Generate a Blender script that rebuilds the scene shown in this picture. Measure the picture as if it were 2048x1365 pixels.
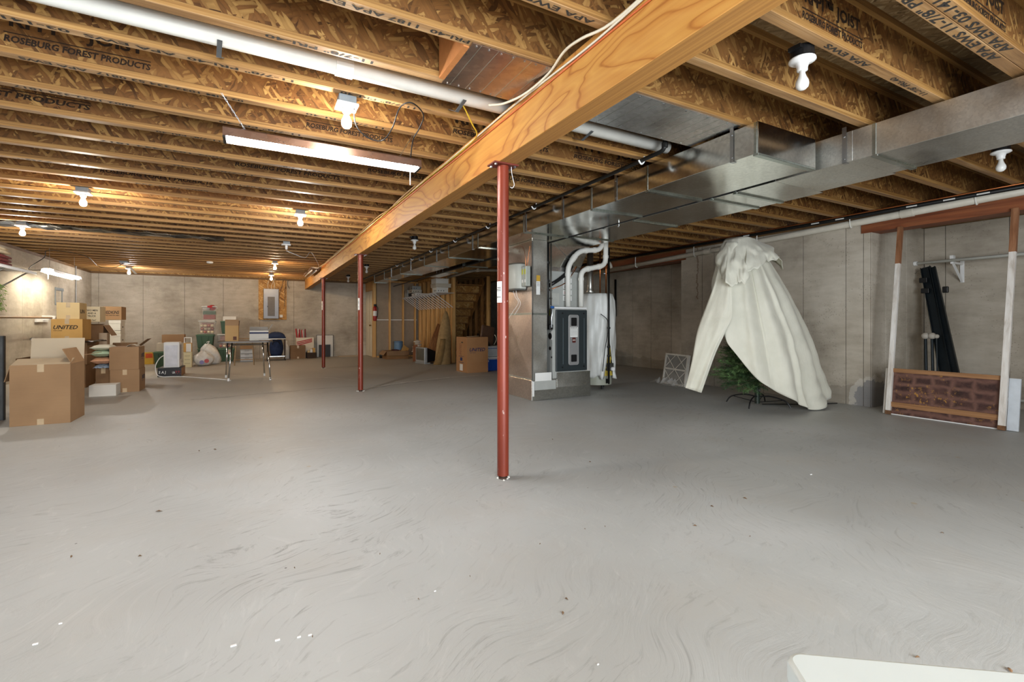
import bpy, bmesh, math, random
from mathutils import Vector, Matrix
RND = random.Random(11)
for o in list(bpy.data.objects):
    bpy.data.objects.remove(o)
SC = bpy.context.scene
COL = SC.collection

# ------------------------------------------------------------------ camera
FPX, HOR, CAMZ = 950.0, 648.0, 1.03          # focal length (px of 2048), horizon row, eye height (m)
YAW = math.atan(518.4 / 950.0)               # camera turned right of the beam direction (+Y)
SY, CY = math.sin(YAW), math.cos(YAW)
cam = bpy.data.cameras.new('camera')
cam.sensor_width = 36.0
cam.lens = FPX / 2048.0 * 36.0
cam.shift_y = -(682.5 - HOR) / 2048.0
cam.clip_start = 0.02
cam_o = bpy.data.objects.new('camera', cam)
cam_o.location = (0, 0, CAMZ)
cam_o.rotation_euler = (math.pi / 2, 0, -YAW)
COL.objects.link(cam_o)
SC.camera = cam_o

# ------------------------------------------------------------------ world, daylight, exposure
wd = bpy.data.worlds.new('world')
SC.world = wd
wd.use_nodes = True
wd.node_tree.nodes['Background'].inputs[0].default_value = (0.75, 0.86, 1.0, 1)
wd.node_tree.nodes['Background'].inputs[1].default_value = 1.0

def area_light(name, loc, rot, sx, sy, power, color):
    l = bpy.data.lights.new(name, 'AREA')
    l.shape = 'RECTANGLE'; l.size = sx; l.size_y = sy
    l.energy = power; l.color = color
    o = bpy.data.objects.new(name, l)
    o.location = loc; o.rotation_euler = rot
    COL.objects.link(o)
    return o
# daylight entering by the wide opening in the wall behind the camera and by a window in the left wall
area_light('daylight_opening', (0.6, -2.45, 1.25), (math.radians(96), 0, 0), 4.4, 2.0, 340, (0.90, 0.955, 1.0))
area_light('daylight_window', (-3.55, 0.6, 1.5), (0, math.radians(-84), 0), 1.5, 1.8, 50, (0.84, 0.91, 1.0))
BULB_E, WARM_E, TUBE_E, SMALL_TUBE_E = 820.0, 560.0, 64.0, 55.0

vs = SC.view_settings
SC.display_settings.display_device = 'sRGB'
vs.view_transform = 'Standard'
vs.look = 'None'
vs.gamma = 1.0
vs.use_curve_mapping = False
vs.exposure = 0.38
SC.cycles.use_denoising = True
SC.cycles.max_bounces = 9
SC.cycles.diffuse_bounces = 6
SC.cycles.glossy_bounces = 4
SC.cycles.transmission_bounces = 6
SC.cycles.transparent_max_bounces = 8
SC.cycles.sample_clamp_indirect = 4.0
SC.cycles.caustics_reflective = False
SC.cycles.caustics_refractive = False

# ------------------------------------------------------------------ measuring: photo pixel + a known plane -> metres
def at_d(px, py, d):
    l = (px - 1024) / FPX * d
    return Vector((d * SY + l * CY, d * CY - l * SY, CAMZ + (HOR - py) / FPX * d))
def at_z(px, py, z): return at_d(px, py, (z - CAMZ) * FPX / (HOR - py))
def at_f(px, py): return at_z(px, py, 0.0)
def at_y(px, py, Y): return at_d(px, py, Y / (CY - (px - 1024) / FPX * SY))
def at_x(px, py, X): return at_d(px, py, X / (SY + (px - 1024) / FPX * CY))

# ------------------------------------------------------------------ materials
def lin(h):
    c = [int(h[i:i + 2], 16) / 255 for i in (0, 2, 4)]
    return tuple((x / 12.92 if x <= 0.04045 else ((x + 0.055) / 1.055) ** 2.4) for x in c) + (1.0,)
MATS = {}
class NT:
    def __init__(s, name):
        s.m = bpy.data.materials.new(name); s.m.use_nodes = True
        s.t = s.m.node_tree; s.n = s.t.nodes; s.l = s.t.links
        s.b = s.n['Principled BSDF']
    def node(s, typ, **kw):
        n = s.n.new(typ)
        for k, v in kw.items():
            if k.startswith('i_'):
                n.inputs[k[2:]].default_value = v
            else: setattr(n, k, v)
        return n
    def pos(s, scale=(1, 1, 1), rot=(0, 0, 0), src=None):
        if src is None: src = s.node('ShaderNodeNewGeometry').outputs['Position']
        r = s.node('ShaderNodeMapping', vector_type='TEXTURE'); r.inputs['Rotation'].default_value = rot
        s.l.new(src, r.inputs[0])
        mp = s.node('ShaderNodeMapping'); mp.inputs['Scale'].default_value = scale
        s.l.new(r.outputs[0], mp.inputs[0])
        return mp.outputs[0]
    def noise(s, v, scale=5, detail=4, rough=0.5, dist=0.0):
        n = s.node('ShaderNodeTexNoise'); n.inputs['Scale'].default_value = scale
        n.inputs['Detail'].default_value = detail; n.inputs['Roughness'].default_value = rough
        n.inputs['Distortion'].default_value = dist
        s.l.new(v, n.inputs['Vector']); return n.outputs['Fac']
    def voro(s, v, scale=1.0):
        n = s.node('ShaderNodeTexVoronoi'); n.inputs['Scale'].default_value = scale
        s.l.new(v, n.inputs['Vector']); return n
    def ramp(s, f, stops, mode='LINEAR'):
        n = s.node('ShaderNodeValToRGB'); cr = n.color_ramp; cr.interpolation = mode
        while len(cr.elements) < len(stops): cr.elements.new(0.5)
        for e, (p, c) in zip(cr.elements, stops):
            e.position = p; e.color = c if len(c) == 4 else tuple(c) + (1,)
        s.l.new(f, n.inputs[0]); return n.outputs[0]
    def mix(s, f, a, b, mode='MIX'):
        n = s.node('ShaderNodeMix', data_type='RGBA', blend_type=mode)
        for sock, v in ((n.inputs[0], f), (n.inputs[6], a), (n.inputs[7], b)):
            if hasattr(v, 'links'): s.l.new(v, sock)
            else: sock.default_value = v
        return n.outputs[2]
    def math(s, op, a, b=0.0, clamp=False):
        n = s.node('ShaderNodeMath', operation=op, use_clamp=clamp)
        for sock, v in ((n.inputs[0], a), (n.inputs[1], b)):
            if hasattr(v, 'links'): s.l.new(v, sock)
            else: sock.default_value = v
        return n.outputs[0]
    def sep(s, v=None):
        if v is None: v = s.node('ShaderNodeNewGeometry').outputs['Position']
        n = s.node('ShaderNodeSeparateXYZ'); s.l.new(v, n.inputs[0]); return n.outputs
    def col(s, c): s.l.new(c, s.b.inputs['Base Color'])
    def bump(s, h, strength=0.3, dist=0.01):
        n = s.node('ShaderNodeBump'); n.inputs['Strength'].default_value = strength; n.inputs['Distance'].default_value = dist
        s.l.new(h, n.inputs['Height']); s.l.new(n.outputs[0], s.b.inputs['Normal'])
    def done(s, rough=0.6, metal=0.0, spec=0.5, **kw):
        s.b.inputs['Roughness'].default_value = rough; s.b.inputs['Metallic'].default_value = metal
        s.b.inputs['Specular IOR Level'].default_value = spec
        for k, v in kw.items(): s.b.inputs[k.replace('_', ' ')].default_value = v
        return s.m

def plain(name, hexc, rough=0.55, metal=0.0, var=0.10, scale=9.0, spec=0.4, bump=0.0, **kw):
    """one colour with a little wear and tone variation"""
    if name in MATS: return MATS[name]
    t = NT(name); v = t.pos()
    n = t.noise(v, scale, 5, 0.6)
    c = lin(hexc)
    lo = tuple(max(0, x * (1 - var)) for x in c[:3]) + (1,); hi = tuple(min(1, x * (1 + var)) for x in c[:3]) + (1,)
    t.col(t.ramp(n, [(0.3, lo), (0.7, hi)]))
    if bump: t.bump(t.noise(v, scale * 3, 4), bump, 0.004)
    MATS[name] = t.done(rough, metal, spec, **kw)
    return MATS[name]

def m_osb(name, dark, mid, light, rot, plane='xz', k=1.0, gray=0.0):
    t = NT(name)
    src = t.node('ShaderNodeNewGeometry').outputs['Position']
    sp = t.sep(src)
    cb = t.node('ShaderNodeCombineXYZ')
    a, b = {'xz': (0, 2), 'xy': (0, 1), 'yz': (1, 2)}[plane]
    t.l.new(sp[a], cb.inputs[0]); t.l.new(sp[b], cb.inputs[1])
    # a slice number so that neighbouring boards differ
    third = {'xz': 1, 'xy': 2, 'yz': 0}[plane]
    t.l.new(t.math('FLOOR', t.math('MULTIPLY', sp[third], 5.0)), cb.inputs[2])
    wob = t.node('ShaderNodeVectorMath', operation='ADD')
    nz = t.node('ShaderNodeTexNoise'); nz.inputs['Scale'].default_value = 14.0; t.l.new(cb.outputs[0], nz.inputs['Vector'])
    sc = t.node('ShaderNodeVectorMath', operation='SCALE'); sc.inputs['Scale'].default_value = 0.02
    t.l.new(nz.outputs['Color'], sc.inputs[0]); t.l.new(cb.outputs[0], wob.inputs[0]); t.l.new(sc.outputs[0], wob.inputs[1])
    vec = wob.outputs[0]
    col = None; hgt = None
    for i, ang in enumerate(rot):
        v = t.pos((9 * k, 46 * k, 7.3 + i), (0, 0, ang), vec)
        vo = t.voro(v, 1.0)
        s2 = t.node('ShaderNodeSeparateColor'); t.l.new(vo.outputs['Color'], s2.inputs[0])
        c = t.ramp(s2.outputs[0], [(0.0, dark), (0.25, mid), (0.6, mid), (0.95, light), (1, light)])
        fine = t.noise(t.pos((14 * k, 160 * k, 1), (0, 0, ang), vec), 1.0, 3)
        c = t.mix(0.35, c, t.ramp(fine, [(0.3, dark), (0.7, light)]), 'SOFT_LIGHT')
        edge = t.ramp(vo.outputs['Distance'], [(0.35, (1, 1, 1, 1)), (0.75, (0.55, 0.5, 0.45, 1))])
        c = t.mix(0.55, c, edge, 'MULTIPLY')
        if col is None: col, hgt = c, s2.outputs[2]
        else:
            mask = t.math('GREATER_THAN', s2.outputs[1], 0.52)
            col = t.mix(mask, col, c)
            hgt = t.mix(mask, hgt, s2.outputs[2])
    big = t.noise(t.pos((1.1, 2.2, 2.0)), 1.3, 3)
    col = t.mix(t.ramp(big, [(0.35, (0, 0, 0, 1)), (0.7, (0.55, 0.55, 0.55, 1))]), col, mid)
    col = t.mix(0.6, col, t.ramp(t.noise(t.pos((0.7, 3, 3)), 2.0, 3), [(0.3, (0.72, 0.68, 0.62, 1)), (0.7, (1, 1, 1, 1))]), 'MULTIPLY')
    t.col(col); t.bump(hgt, 0.25, 0.002)
    return t.done(0.62, 0, 0.35)

def m_grain(name, dark, mid, light, stretch, rings=1.0, rough=0.55, soot=0.0):
    """sawn wood: fine grain stretched along one axis"""
    t = NT(name)
    v = t.pos(stretch)
    n1 = t.noise(v, 1.0, 5, 0.65, 0.6)
    n2 = t.noise(v, 3.1, 3, 0.5)
    c = t.ramp(n1, [(0.28, dark), (0.5, mid), (0.72, light)])
    c = t.mix(0.35, c, t.ramp(n2, [(0.35, dark), (0.65, light)]), 'SOFT_LIGHT')
    kn = t.voro(t.pos(tuple(0.35 * x if x < 5 else 0.09 * x for x in stretch)), 1.0)
    c = t.mix(t.ramp(kn.outputs['Distance'], [(0.03, (0.75,) * 3 + (1,)), (0.11, (0, 0, 0, 1))]), c, tuple(x * 0.4 for x in dark[:3]) + (1,))
    if soot:
        c = t.mix(t.ramp(t.noise(t.pos((1, 1, 1)), 2.2, 5), [(0.45, (0, 0, 0, 1)), (0.75, (soot,) * 3 + (1,))]), c, lin('4a3c2c'))
    t.col(c); t.bump(n1, 0.15, 0.003)
    return t.done(rough, 0, 0.4)

OSB_WEB = m_osb('osb_web', lin('4a2f17'), lin('8a6236'), lin('c9a468'), (1.15, 0.35, 2.2), 'xz', 1.15)
OSB_FLOOR = m_osb('osb_subfloor', lin('6b5638'), lin('a28a66'), lin('c9b592'), (1.4, 0.9, 2.4), 'xy')
OSB_BOARD = m_osb('osb_board', lin('7a4f1e'), lin('bf9150'), lin('e0bf85'), (0.3, 1.2, 2.5), 'xz', 0.8)
OSB_SIDE = m_osb('osb_riser', lin('5b4326'), lin('8d6c43'), lin('b3915f'), (0.2, 1.2, 2.3), 'yz', 0.8)
FLANGE = m_grain('flange_wood', lin('6d4e2b'), lin('9c7846'), lin('bf9c66'), (0.7, 30, 60))
FLANGE_LOW = m_grain('stamped_flange_wood', lin('7a5b3a'), lin('aa875c'), lin('cfb088'), (0.9, 22, 60), soot=0.3)
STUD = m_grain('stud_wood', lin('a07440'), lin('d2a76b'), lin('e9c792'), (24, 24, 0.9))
DARK_STUD = m_grain('shaded_fir', lin('6d4a28'), lin('97703f'), lin('b58c56'), (24, 4, 2))  # darker copy of the stud wood, with shade put into the tone
REDFIR = m_grain('red_fir_header', lin('5a2f1b'), lin('8a5334'), lin('a87249'), (22, 0.6, 9), soot=0.2)
PLANK = m_grain('plank_wood', lin('6a4528'), lin('996b40'), lin('b98a58'), (26, 26, 1.2))

def m_beam_side():
    t = NT('plywood_beam_face')
    v = t.pos((1.0, 0.42, 2.1))
    n = t.noise(v, 1.9, 2, 0.45, 0.9)
    rings = t.math('FRACT', t.math('MULTIPLY', n, 9.0))
    c = t.ramp(rings, [(0.0, lin('9c6630')), (0.10, lin('ba8746')), (0.5, lin('c99b58')), (0.9, lin('c0904e')), (1.0, lin('9c6630'))])
    fine = t.noise(t.pos((60, 0.8, 60)), 1.0, 4)
    c = t.mix(0.35, c, t.ramp(fine, [(0.3, lin('a86c30')), (0.7, lin('f0cf96'))]), 'SOFT_LIGHT')
    big = t.noise(t.pos((1, 0.6, 2)), 1.2, 3)
    c = t.mix(t.ramp(big, [(0.4, (0, 0, 0, 1)), (0.75, (0.5,) * 3 + (1,))]), c, lin('c98a48'))
    t.col(c); t.bump(rings, 0.05, 0.003)
    return t.done(0.5, 0, 0.4)
BEAM_SIDE = m_beam_side()
def m_beam_under():
    t = NT('laminated_beam_edge')
    s = t.sep()
    k = t.math('FRACT', t.math('ADD', t.math('MULTIPLY', s[0], 250.0), t.math('MULTIPLY', t.noise(t.pos((1, 0.7, 1)), 2.0, 2), 0.9)))
    c = t.ramp(k, [(0.0, lin('5e4122')), (0.15, lin('b4885042'[:6])), (0.55, lin('b8976a')), (0.85, lin('977247')), (1.0, lin('5e4122'))])
    wide = t.noise(t.pos((90, 0.5, 1)), 1.0, 3)
    c = t.mix(0.7, c, t.ramp(wide, [(0.3, lin('8a6334')), (0.7, lin('e3c083'))]), 'SOFT_LIGHT')
    t.col(c); t.bump(k, 0.2, 0.002)
    return t.done(0.6, 0, 0.35)
BEAM_UNDER = m_beam_under()

def m_concrete_wall():
    t = NT('poured_concrete_wall')
    v = t.pos()
    n1 = t.noise(v, 1.1, 6, 0.62)
    n2 = t.noise(t.pos((1, 1, 4)), 3.5, 5, 0.6)
    c = t.ramp(n1, [(0.28, lin('968e82')), (0.5, lin('b5ada0')), (0.75, lin('cbc4b8'))])
    c = t.mix(0.45, c, t.ramp(n2, [(0.3, lin('8d8375')), (0.7, lin('d6d0c6'))]), 'SOFT_LIGHT')
    pits = t.voro(v, 34.0)
    pm = t.math('MULTIPLY', t.math('LESS_THAN', pits.outputs['Distance'], 0.2), t.math('GREATER_THAN', t.noise(v, 2.6, 3), 0.54))
    c = t.mix(t.math('MULTIPLY', pm, 0.45), c, lin('6f675c'))
    blot = t.noise(v, 5.0, 6, 0.7)
    c = t.mix(t.ramp(blot, [(0.58, (0, 0, 0, 1)), (0.72, (0.35,) * 3 + (1,))]), c, lin('8b8276'))
    s = t.sep()
    # damp line low on the right wall, repair patch at the recess corner, rust run below the drain pipe
    damp = t.math('MULTIPLY', t.math('GREATER_THAN', s[0], 6.0), t.math('LESS_THAN', t.math('ADD', s[2], t.math('MULTIPLY', n1, 0.5)), 0.47))
    c = t.mix(t.math('MULTIPLY', damp, 0.35), c, lin('6c665a'))
    d1 = t.math('POWER', t.math('MULTIPLY', t.math('SUBTRACT', s[1], 2.98), 3.4), 2.0)
    d2 = t.math('POWER', t.math('MULTIPLY', t.math('SUBTRACT', s[2], 0.08), 3.2), 2.0)
    rr = t.math('ADD', t.math('ADD', d1, d2), t.math('MULTIPLY', blot, 1.6))
    patch = t.math('MULTIPLY', t.math('LESS_THAN', rr, 1.35), t.math('GREATER_THAN', s[0], 6.6))
    c = t.mix(t.math('MULTIPLY', patch, 0.7), c, lin('85868a'))
    ring = t.math('MULTIPLY', t.math('MULTIPLY', t.math('GREATER_THAN', rr, 1.35), t.math('LESS_THAN', rr, 1.75)), t.math('GREATER_THAN', s[0], 6.6))
    c = t.mix(t.math('MULTIPLY', ring, 0.35), c, lin('d9d6cf'))
    run = t.math('MULTIPLY', t.math('LESS_THAN', t.math('ABSOLUTE', t.math('ADD', t.math('SUBTRACT', s[1], 5.62), t.math('MULTIPLY', t.math('SUBTRACT', n2, 0.5), 0.16))), 0.014),
                 t.math('MULTIPLY', t.math('GREATER_THAN', s[2], 1.45), t.math('GREATER_THAN', s[0], 6.6)))
    c = t.mix(t.math('MULTIPLY', run, 0.55), c, lin('6b4a35'))
    t.col(c); t.bump(t.mix(0.5, n2, blot), 0.2, 0.01)
    return t.done(0.85, 0, 0.25)
WALL = m_concrete_wall()
SEAM = plain('seam_concrete', '6e665c', 0.9, var=0.3)

def m_floor():
    t = NT('trowelled_concrete_floor')
    v = t.pos()
    flow = t.node('ShaderNodeTexNoise'); flow.inputs['Scale'].default_value = 0.9; flow.inputs['Detail'].default_value = 2
    t.l.new(v, flow.inputs['Vector'])
    sc = t.node('ShaderNodeVectorMath', operation='SCALE'); sc.inputs['Scale'].default_value = 1.25; t.l.new(flow.outputs['Color'], sc.inputs[0])
    ad = t.node('ShaderNodeVectorMath', operation='ADD'); t.l.new(v, ad.inputs[0]); t.l.new(sc.outputs[0], ad.inputs[1])
    sw = ad.outputs[0]
    st = t.noise(t.pos((1.8, 11, 1), (0, 0, 0.6), sw), 3.6, 7, 0.7, 0.6)
    st2 = t.noise(t.pos((10, 2.4, 1), (0, 0, -0.3), sw), 2.6, 6, 0.66, 0.5)
    big = t.noise(v, 0.5, 4, 0.55)
    c = t.ramp(big, [(0.3, lin('a8a9a6')), (0.55, lin('babcba')), (0.75, lin('c8c9c8'))])
    where = t.ramp(t.noise(v, 0.8, 3), [(0.36, (0.12,) * 3 + (1,)), (0.62, (0.85,) * 3 + (1,))])
    sq = t.sep(); gx_ = t.math('MULTIPLY', t.math('SUBTRACT', sq[0], 0.3), 1.5); gy_ = t.math('MULTIPLY', t.math('SUBTRACT', sq[1], 2.65), 1.1)
    near = t.math('SUBTRACT', 1.0, t.math('ADD', t.math('MULTIPLY', gx_, gx_), t.math('MULTIPLY', gy_, gy_)), True)
    where = t.mix(t.math('MULTIPLY', near, 0.9), where, (1.3, 1.3, 1.3, 1))
    darkst = t.ramp(st, [(0.34, (1, 1, 1, 1)), (0.45, (0, 0, 0, 1))])
    lightst = t.ramp(st2, [(0.56, (0, 0, 0, 1)), (0.74, (1, 1, 1, 1))])
    c = t.mix(t.math('MULTIPLY', t.math('MULTIPLY', darkst, where), 0.62), c, lin('83827f'))
    c = t.mix(t.math('MULTIPLY', lightst, 0.26), c, lin('d8d7d4'))
    # warm bulb light on the far slab, painted in as a tan tint
    s = t.sep()
    far = t.math('MULTIPLY', t.math('SUBTRACT', t.math('ADD', s[1], t.math('MULTIPLY', big, 4.0)), 8.2), 0.35, True)
    c = t.mix(t.math('MULTIPLY', far, 0.5), c, lin('a89a86'))
    dust = t.ramp(t.noise(v, 1.3, 5, 0.6), [(0.5, (0, 0, 0, 1)), (0.75, (0.4,) * 3 + (1,))])
    c = t.mix(dust, c, lin('b3ada3'))
    sp = t.voro(v, 7.0)
    s3 = t.node('ShaderNodeSeparateColor'); t.l.new(sp.outputs['Color'], s3.inputs[0])
    speck = t.math('MULTIPLY', t.math('LESS_THAN', sp.outputs['Distance'], 0.035), t.math('GREATER_THAN', s3.outputs[0], 0.72))
    c = t.mix(t.math('MULTIPLY', speck, 0.8), c, lin('4c443a'))
    yel = t.math('MULTIPLY', t.math('LESS_THAN', t.math('ADD', sp.outputs['Distance'], t.math('MULTIPLY', st, 0.1)), 0.16), t.math('GREATER_THAN', s3.outputs[1], 0.95))
    c = t.mix(t.math('MULTIPLY', yel, 0.4), c, lin('a98c4c'))
    t.col(c); t.bump(t.mix(0.5, st, st2), 0.2, 0.012)
    t.l.new(t.ramp(big, [(0.3, (0.42,) * 3 + (1,)), (0.7, (0.6,) * 3 + (1,))]), t.b.inputs['Roughness'])
    t.b.inputs['Specular IOR Level'].default_value = 0.35
    return t.m
FLOOR = m_floor()

def m_galv(name, base, spang, rough, sheen=0.5, warm='8f8a80'):
    t = NT(name)
    v = t.pos()
    vo = t.voro(v, spang)
    s = t.node('ShaderNodeSeparateColor'); t.l.new(vo.outputs['Color'], s.inputs[0])
    c = t.ramp(s.outputs[0], [(0, tuple(x * 0.82 for x in lin(base)[:3]) + (1,)), (1, lin(base))])
    big = t.noise(v, 1.6, 4)
    c = t.mix(t.ramp(big, [(0.4, (0, 0, 0, 1)), (0.7, (sheen,) * 3 + (1,))]), c, lin(warm))
    t.col(c)
    t.l.new(t.ramp(t.noise(v, 3.0, 4), [(0.3, (rough * 0.75,) * 3 + (1,)), (0.7, (rough * 1.35,) * 3 + (1,))]), t.b.inputs['Roughness'])
    t.bump(t.noise(v, 1.7, 2), 0.3, 0.02)
    t.b.inputs['Metallic'].default_value = 1.0
    return t.m
GALV = m_galv('galvanised_sheet', 'eef0ec', 60, 0.16, 0.4, 'c4c2b8')
GALV_DULL = m_galv('spangled_galvanised_sheet', 'e6e6e0', 90, 0.34, 0.4, 'bdb8ab')
SEAMMET = m_galv('drive_cleat_metal', 'c2ccc6', 60, 0.3)
FOIL = m_galv('foil_board', 'f2f3f3', 40, 0.3, 0.2, 'd0d0cc')

def m_paint_red():
    t = NT('red_primer_steel')
    v = t.pos()
    c = t.ramp(t.noise(t.pos((1, 1, 0.25)), 6.0, 4), [(0.3, lin('6c2716')), (0.7, lin('853621'))])
    fl = t.noise(t.pos((1, 1, 0.5)), 42.0, 3, 0.6)
    c = t.mix(t.ramp(fl, [(0.68, (0, 0, 0, 1)), (0.74, (0.8,) * 3 + (1,))]), c, lin('c9b8ae'))
    t.col(c)
    return t.done(0.36, 0.15, 0.5)
RED = m_paint_red()

def m_card(name, c0, c1):
    t = NT(name); v = t.pos()
    n = t.noise(v, 3.0, 4)
    fl = t.noise(t.pos((1, 1, 40)), 5.0, 2)
    c = t.ramp(n, [(0.3, lin(c0)), (0.7, lin(c1))])
    c = t.mix(0.2, c, t.ramp(fl, [(0.3, lin(c0)), (0.7, lin(c1))]))
    t.col(c); t.bump(fl, 0.06, 0.003)
    return t.done(0.78, 0, 0.2)
CARD = m_card('cardboard', '977859', 'a78664')
CARD_DARK = m_card('dark_cardboard', '7d6046', '8f7152')
CARD_PALE = m_card('pale_cardboard', 'c5bba8', 'd2c9b8')
CARD_OCHRE = m_card('ochre_cardboard', 'c49756', 'd2a866')
CARD_BUFF = m_card('buff_cardboard', 'd5b985', 'e0c795')
CARD_WHITE = m_card('white_cardboard', 'd9d6cd', 'e6e3da')
INK = plain('black_print', '17171a', 0.7, var=0.05)
INK_OLD = plain('faded_print', '35312c', 0.8, var=0.35, scale=60)
INK_WEB = plain('stamped_print', '2a1c10', 0.8, var=0.4, scale=50)
INK_NAVY = plain('navy_print', '1d2a55', 0.7)
INK_RED = plain('red_print', 'b3262b', 0.6)
WHITE = plain('white_plastic', 'e4e4e2', 0.38, var=0.03)
PVC = plain('white_pvc', 'e3e2da', 0.33, var=0.05)
OLDPVC = plain('ivory_pvc', 'd2ccbd', 0.42, var=0.08)
BLACK = plain('black_plastic', '141415', 0.42, var=0.2)
BLACKPIPE = plain('black_iron', '1d1d1c', 0.45, 0.3, var=0.25)
GREY = plain('grey_enamel', 'a9aba6', 0.42, var=0.05)
GREYBOX = plain('grey_pvc_box', '7f878c', 0.5)
STEEL = plain('zinc_steel', 'b4b7b8', 0.3, 1.0, var=0.12)
CHROME = plain('chrome_tube', 'c8c9c8', 0.16, 1.0, var=0.05)
PORC = plain('white_porcelain', 'ececea', 0.22, var=0.02)
GREEN = plain('green_tote_plastic', '3d5842', 0.45, var=0.08)
GREEN_LID = plain('green_tote_lid', '57775c', 0.45, var=0.08)
FURN = plain('slate_blue_enamel', '2b3234', 0.42, var=0.04)
DOORM = plain('cream_door_paint', 'd8cdb6', 0.5, var=0.04)
DRYWALL = plain('drywall_paper', '9a8a76', 0.85, var=0.08)
WRAP = plain('white_vinyl_wrap', 'dedfda', 0.4, var=0.06, bump=0.5, scale=5)
YELLOW = plain('fibreglass_yellow', 'c9b14a', 0.9, var=0.25, bump=0.6)
LABELW = plain('paper_label', 'e3e3df', 0.6, var=0.04)
TAPE = plain('clear_tape', 'c8b190', 0.18, var=0.1)
COPPER = plain('copper_pipe', 'b06a3e', 0.3, 1.0, var=0.15)
SHEETM = None

# ------------------------------------------------------------------ mesh helpers
class MB:
    def __init__(s): s.v = []; s.f = []
    def add(s, vs, fs):
        b = len(s.v); s.v += [tuple(x) for x in vs]; s.f += [tuple(i + b for i in f) for f in fs]; return s
    def box(s, x0, x1, y0, y1, z0, z1, M=None):
        vs = [Vector((x, y, z)) for z in (z0, z1) for y in (y0, y1) for x in (x0, x1)]
        if M is not None: vs = [M @ p for p in vs]
        return s.add(vs, [(0, 2, 3, 1), (4, 5, 7, 6), (0, 1, 5, 4), (2, 6, 7, 3), (0, 4, 6, 2), (1, 3, 7, 5)])
    def beam(s, a, b, w, h, up=(0, 0, 1)):
        """a bar from a to b, w wide, h deep"""
        a, b = Vector(a), Vector(b); d = (b - a); L = d.length; d.normalize()
        u = Vector(up); r = d.cross(u)
        if r.length < 1e-5: r = d.cross(Vector((1, 0, 0)))
        r.normalize(); u = r.cross(d)
        vs = [p + r * sx * w / 2 + u * sz * h / 2 for p in (a, b) for sz in (-1, 1) for sx in (-1, 1)]
        return s.add(vs, [(0, 1, 3, 2), (4, 6, 7, 5), (0, 4, 5, 1), (2, 3, 7, 6), (0, 2, 6, 4), (1, 5, 7, 3)])
    def tube(s, pts, r, n=8, cap=True):
        pts = [Vector(p) for p in pts]; m = len(pts)
        rs = r if isinstance(r, (list, tuple)) else [r] * m
        prev = None; rings = []
        for i, p in enumerate(pts):
            d = (pts[min(i + 1, m - 1)] - pts[max(i - 1, 0)]).normalized()
            if prev is None:
                u = Vector((0, 0, 1)) if abs(d.z) < 0.9 else Vector((1, 0, 0))
            else: u = prev
            a = d.cross(u)
            if a.length < 1e-6: a = d.cross(Vector((0.3, 1, 0.2)))
            a.normalize(); u = a.cross(d).normalized(); prev = u
            rings.append([p + (a * math.cos(t) + u * math.sin(t)) * rs[i] for t in (2 * math.pi * k / n for k in range(n))])
        vs = [q for g in rings for q in g]
        fs = [(i * n + k, i * n + (k + 1) % n, (i + 1) * n + (k + 1) % n, (i + 1) * n + k) for i in range(m - 1) for k in range(n)]
        if cap: fs += [tuple(range(n))[::-1], tuple((m - 1) * n + k for k in range(n))]
        return s.add(vs, fs)
    def lathe(s, prof, c, n=20, axis='z', cap=True):
        c = Vector(c); vs = []
        for r, h in prof:
            for k in range(n):
                t = 2 * math.pi * k / n; a, b = r * math.cos(t), r * math.sin(t)
                vs.append(c + {'z': Vector((a, b, h)), 'y': Vector((a, h, b)), 'x': Vector((h, a, b))}[axis])
        m = len(prof)
        fs = [(i * n + k, i * n + (k + 1) % n, (i + 1) * n + (k + 1) % n, (i + 1) * n + k) for i in range(m - 1) for k in range(n)]
        if cap: fs += [tuple(range(n))[::-1], tuple((m - 1) * n + k for k in range(n))]
        return s.add(vs, fs)
    def grid(s, rows, close=False):
        m, n = len(rows), len(rows[0]); vs = [p for r in rows for p in r]
        fs = [(i * n + k, i * n + (k + 1) % n, (i + 1) * n + (k + 1) % n, (i + 1) * n + k) for i in range(m - 1) for k in range(n if close else n - 1)]
        return s.add(vs, fs)
    def prism(s, poly, h, M):
        n = len(poly)
        vs = [M @ Vector((x, y, 0)) for x, y in poly] + [M @ Vector((x, y, h)) for x, y in poly]
        return s.add(vs, [tuple(range(n))[::-1], tuple(range(n, 2 * n))] + [(i, (i + 1) % n, n + (i + 1) % n, n + i) for i in range(n)])
    def build(s, name, mat, parent=None, smooth=False, bevel=0.0, seg=2, solid=0.0, sub=0):
        me = bpy.data.meshes.new(name); me.from_pydata(s.v, [], s.f); me.update()
        bm = bmesh.new(); bm.from_mesh(me); bmesh.ops.recalc_face_normals(bm, faces=bm.faces); bm.to_mesh(me); bm.free()
        me.materials.append(mat)
        if smooth:
            me.polygons.foreach_set('use_smooth', [True] * len(me.polygons))
        o = bpy.data.objects.new(name, me); COL.objects.link(o)
        if parent is not None: adopt(o, parent)
        if solid:
            md = o.modifiers.new('thickness', 'SOLIDIFY'); md.thickness = solid; md.offset = 0
        if sub:
            md = o.modifiers.new('smooth', 'SUBSURF'); md.levels = sub; md.render_levels = sub
        if bevel:
            md = o.modifiers.new('bevel', 'BEVEL'); md.width = bevel; md.segments = seg; md.limit_method = 'ANGLE'
        return o
OFF = {}
def adopt(o, parent):
    """parent keeping the world position (roots are only ever translated while building)"""
    o.parent = parent
    o.matrix_parent_inverse = Matrix.Translation(-OFF.get(parent.name, Vector((0, 0, 0))))
def thing(name, label, cat, loc=(0, 0, 0), group=None):
    o = bpy.data.objects.new(name, None); COL.objects.link(o)
    o.location = loc; OFF[o.name] = Vector(loc); o.empty_display_size = 0.1
    o['label'] = label; o['category'] = cat
    if group: o['group'] = group
    return o
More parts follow.
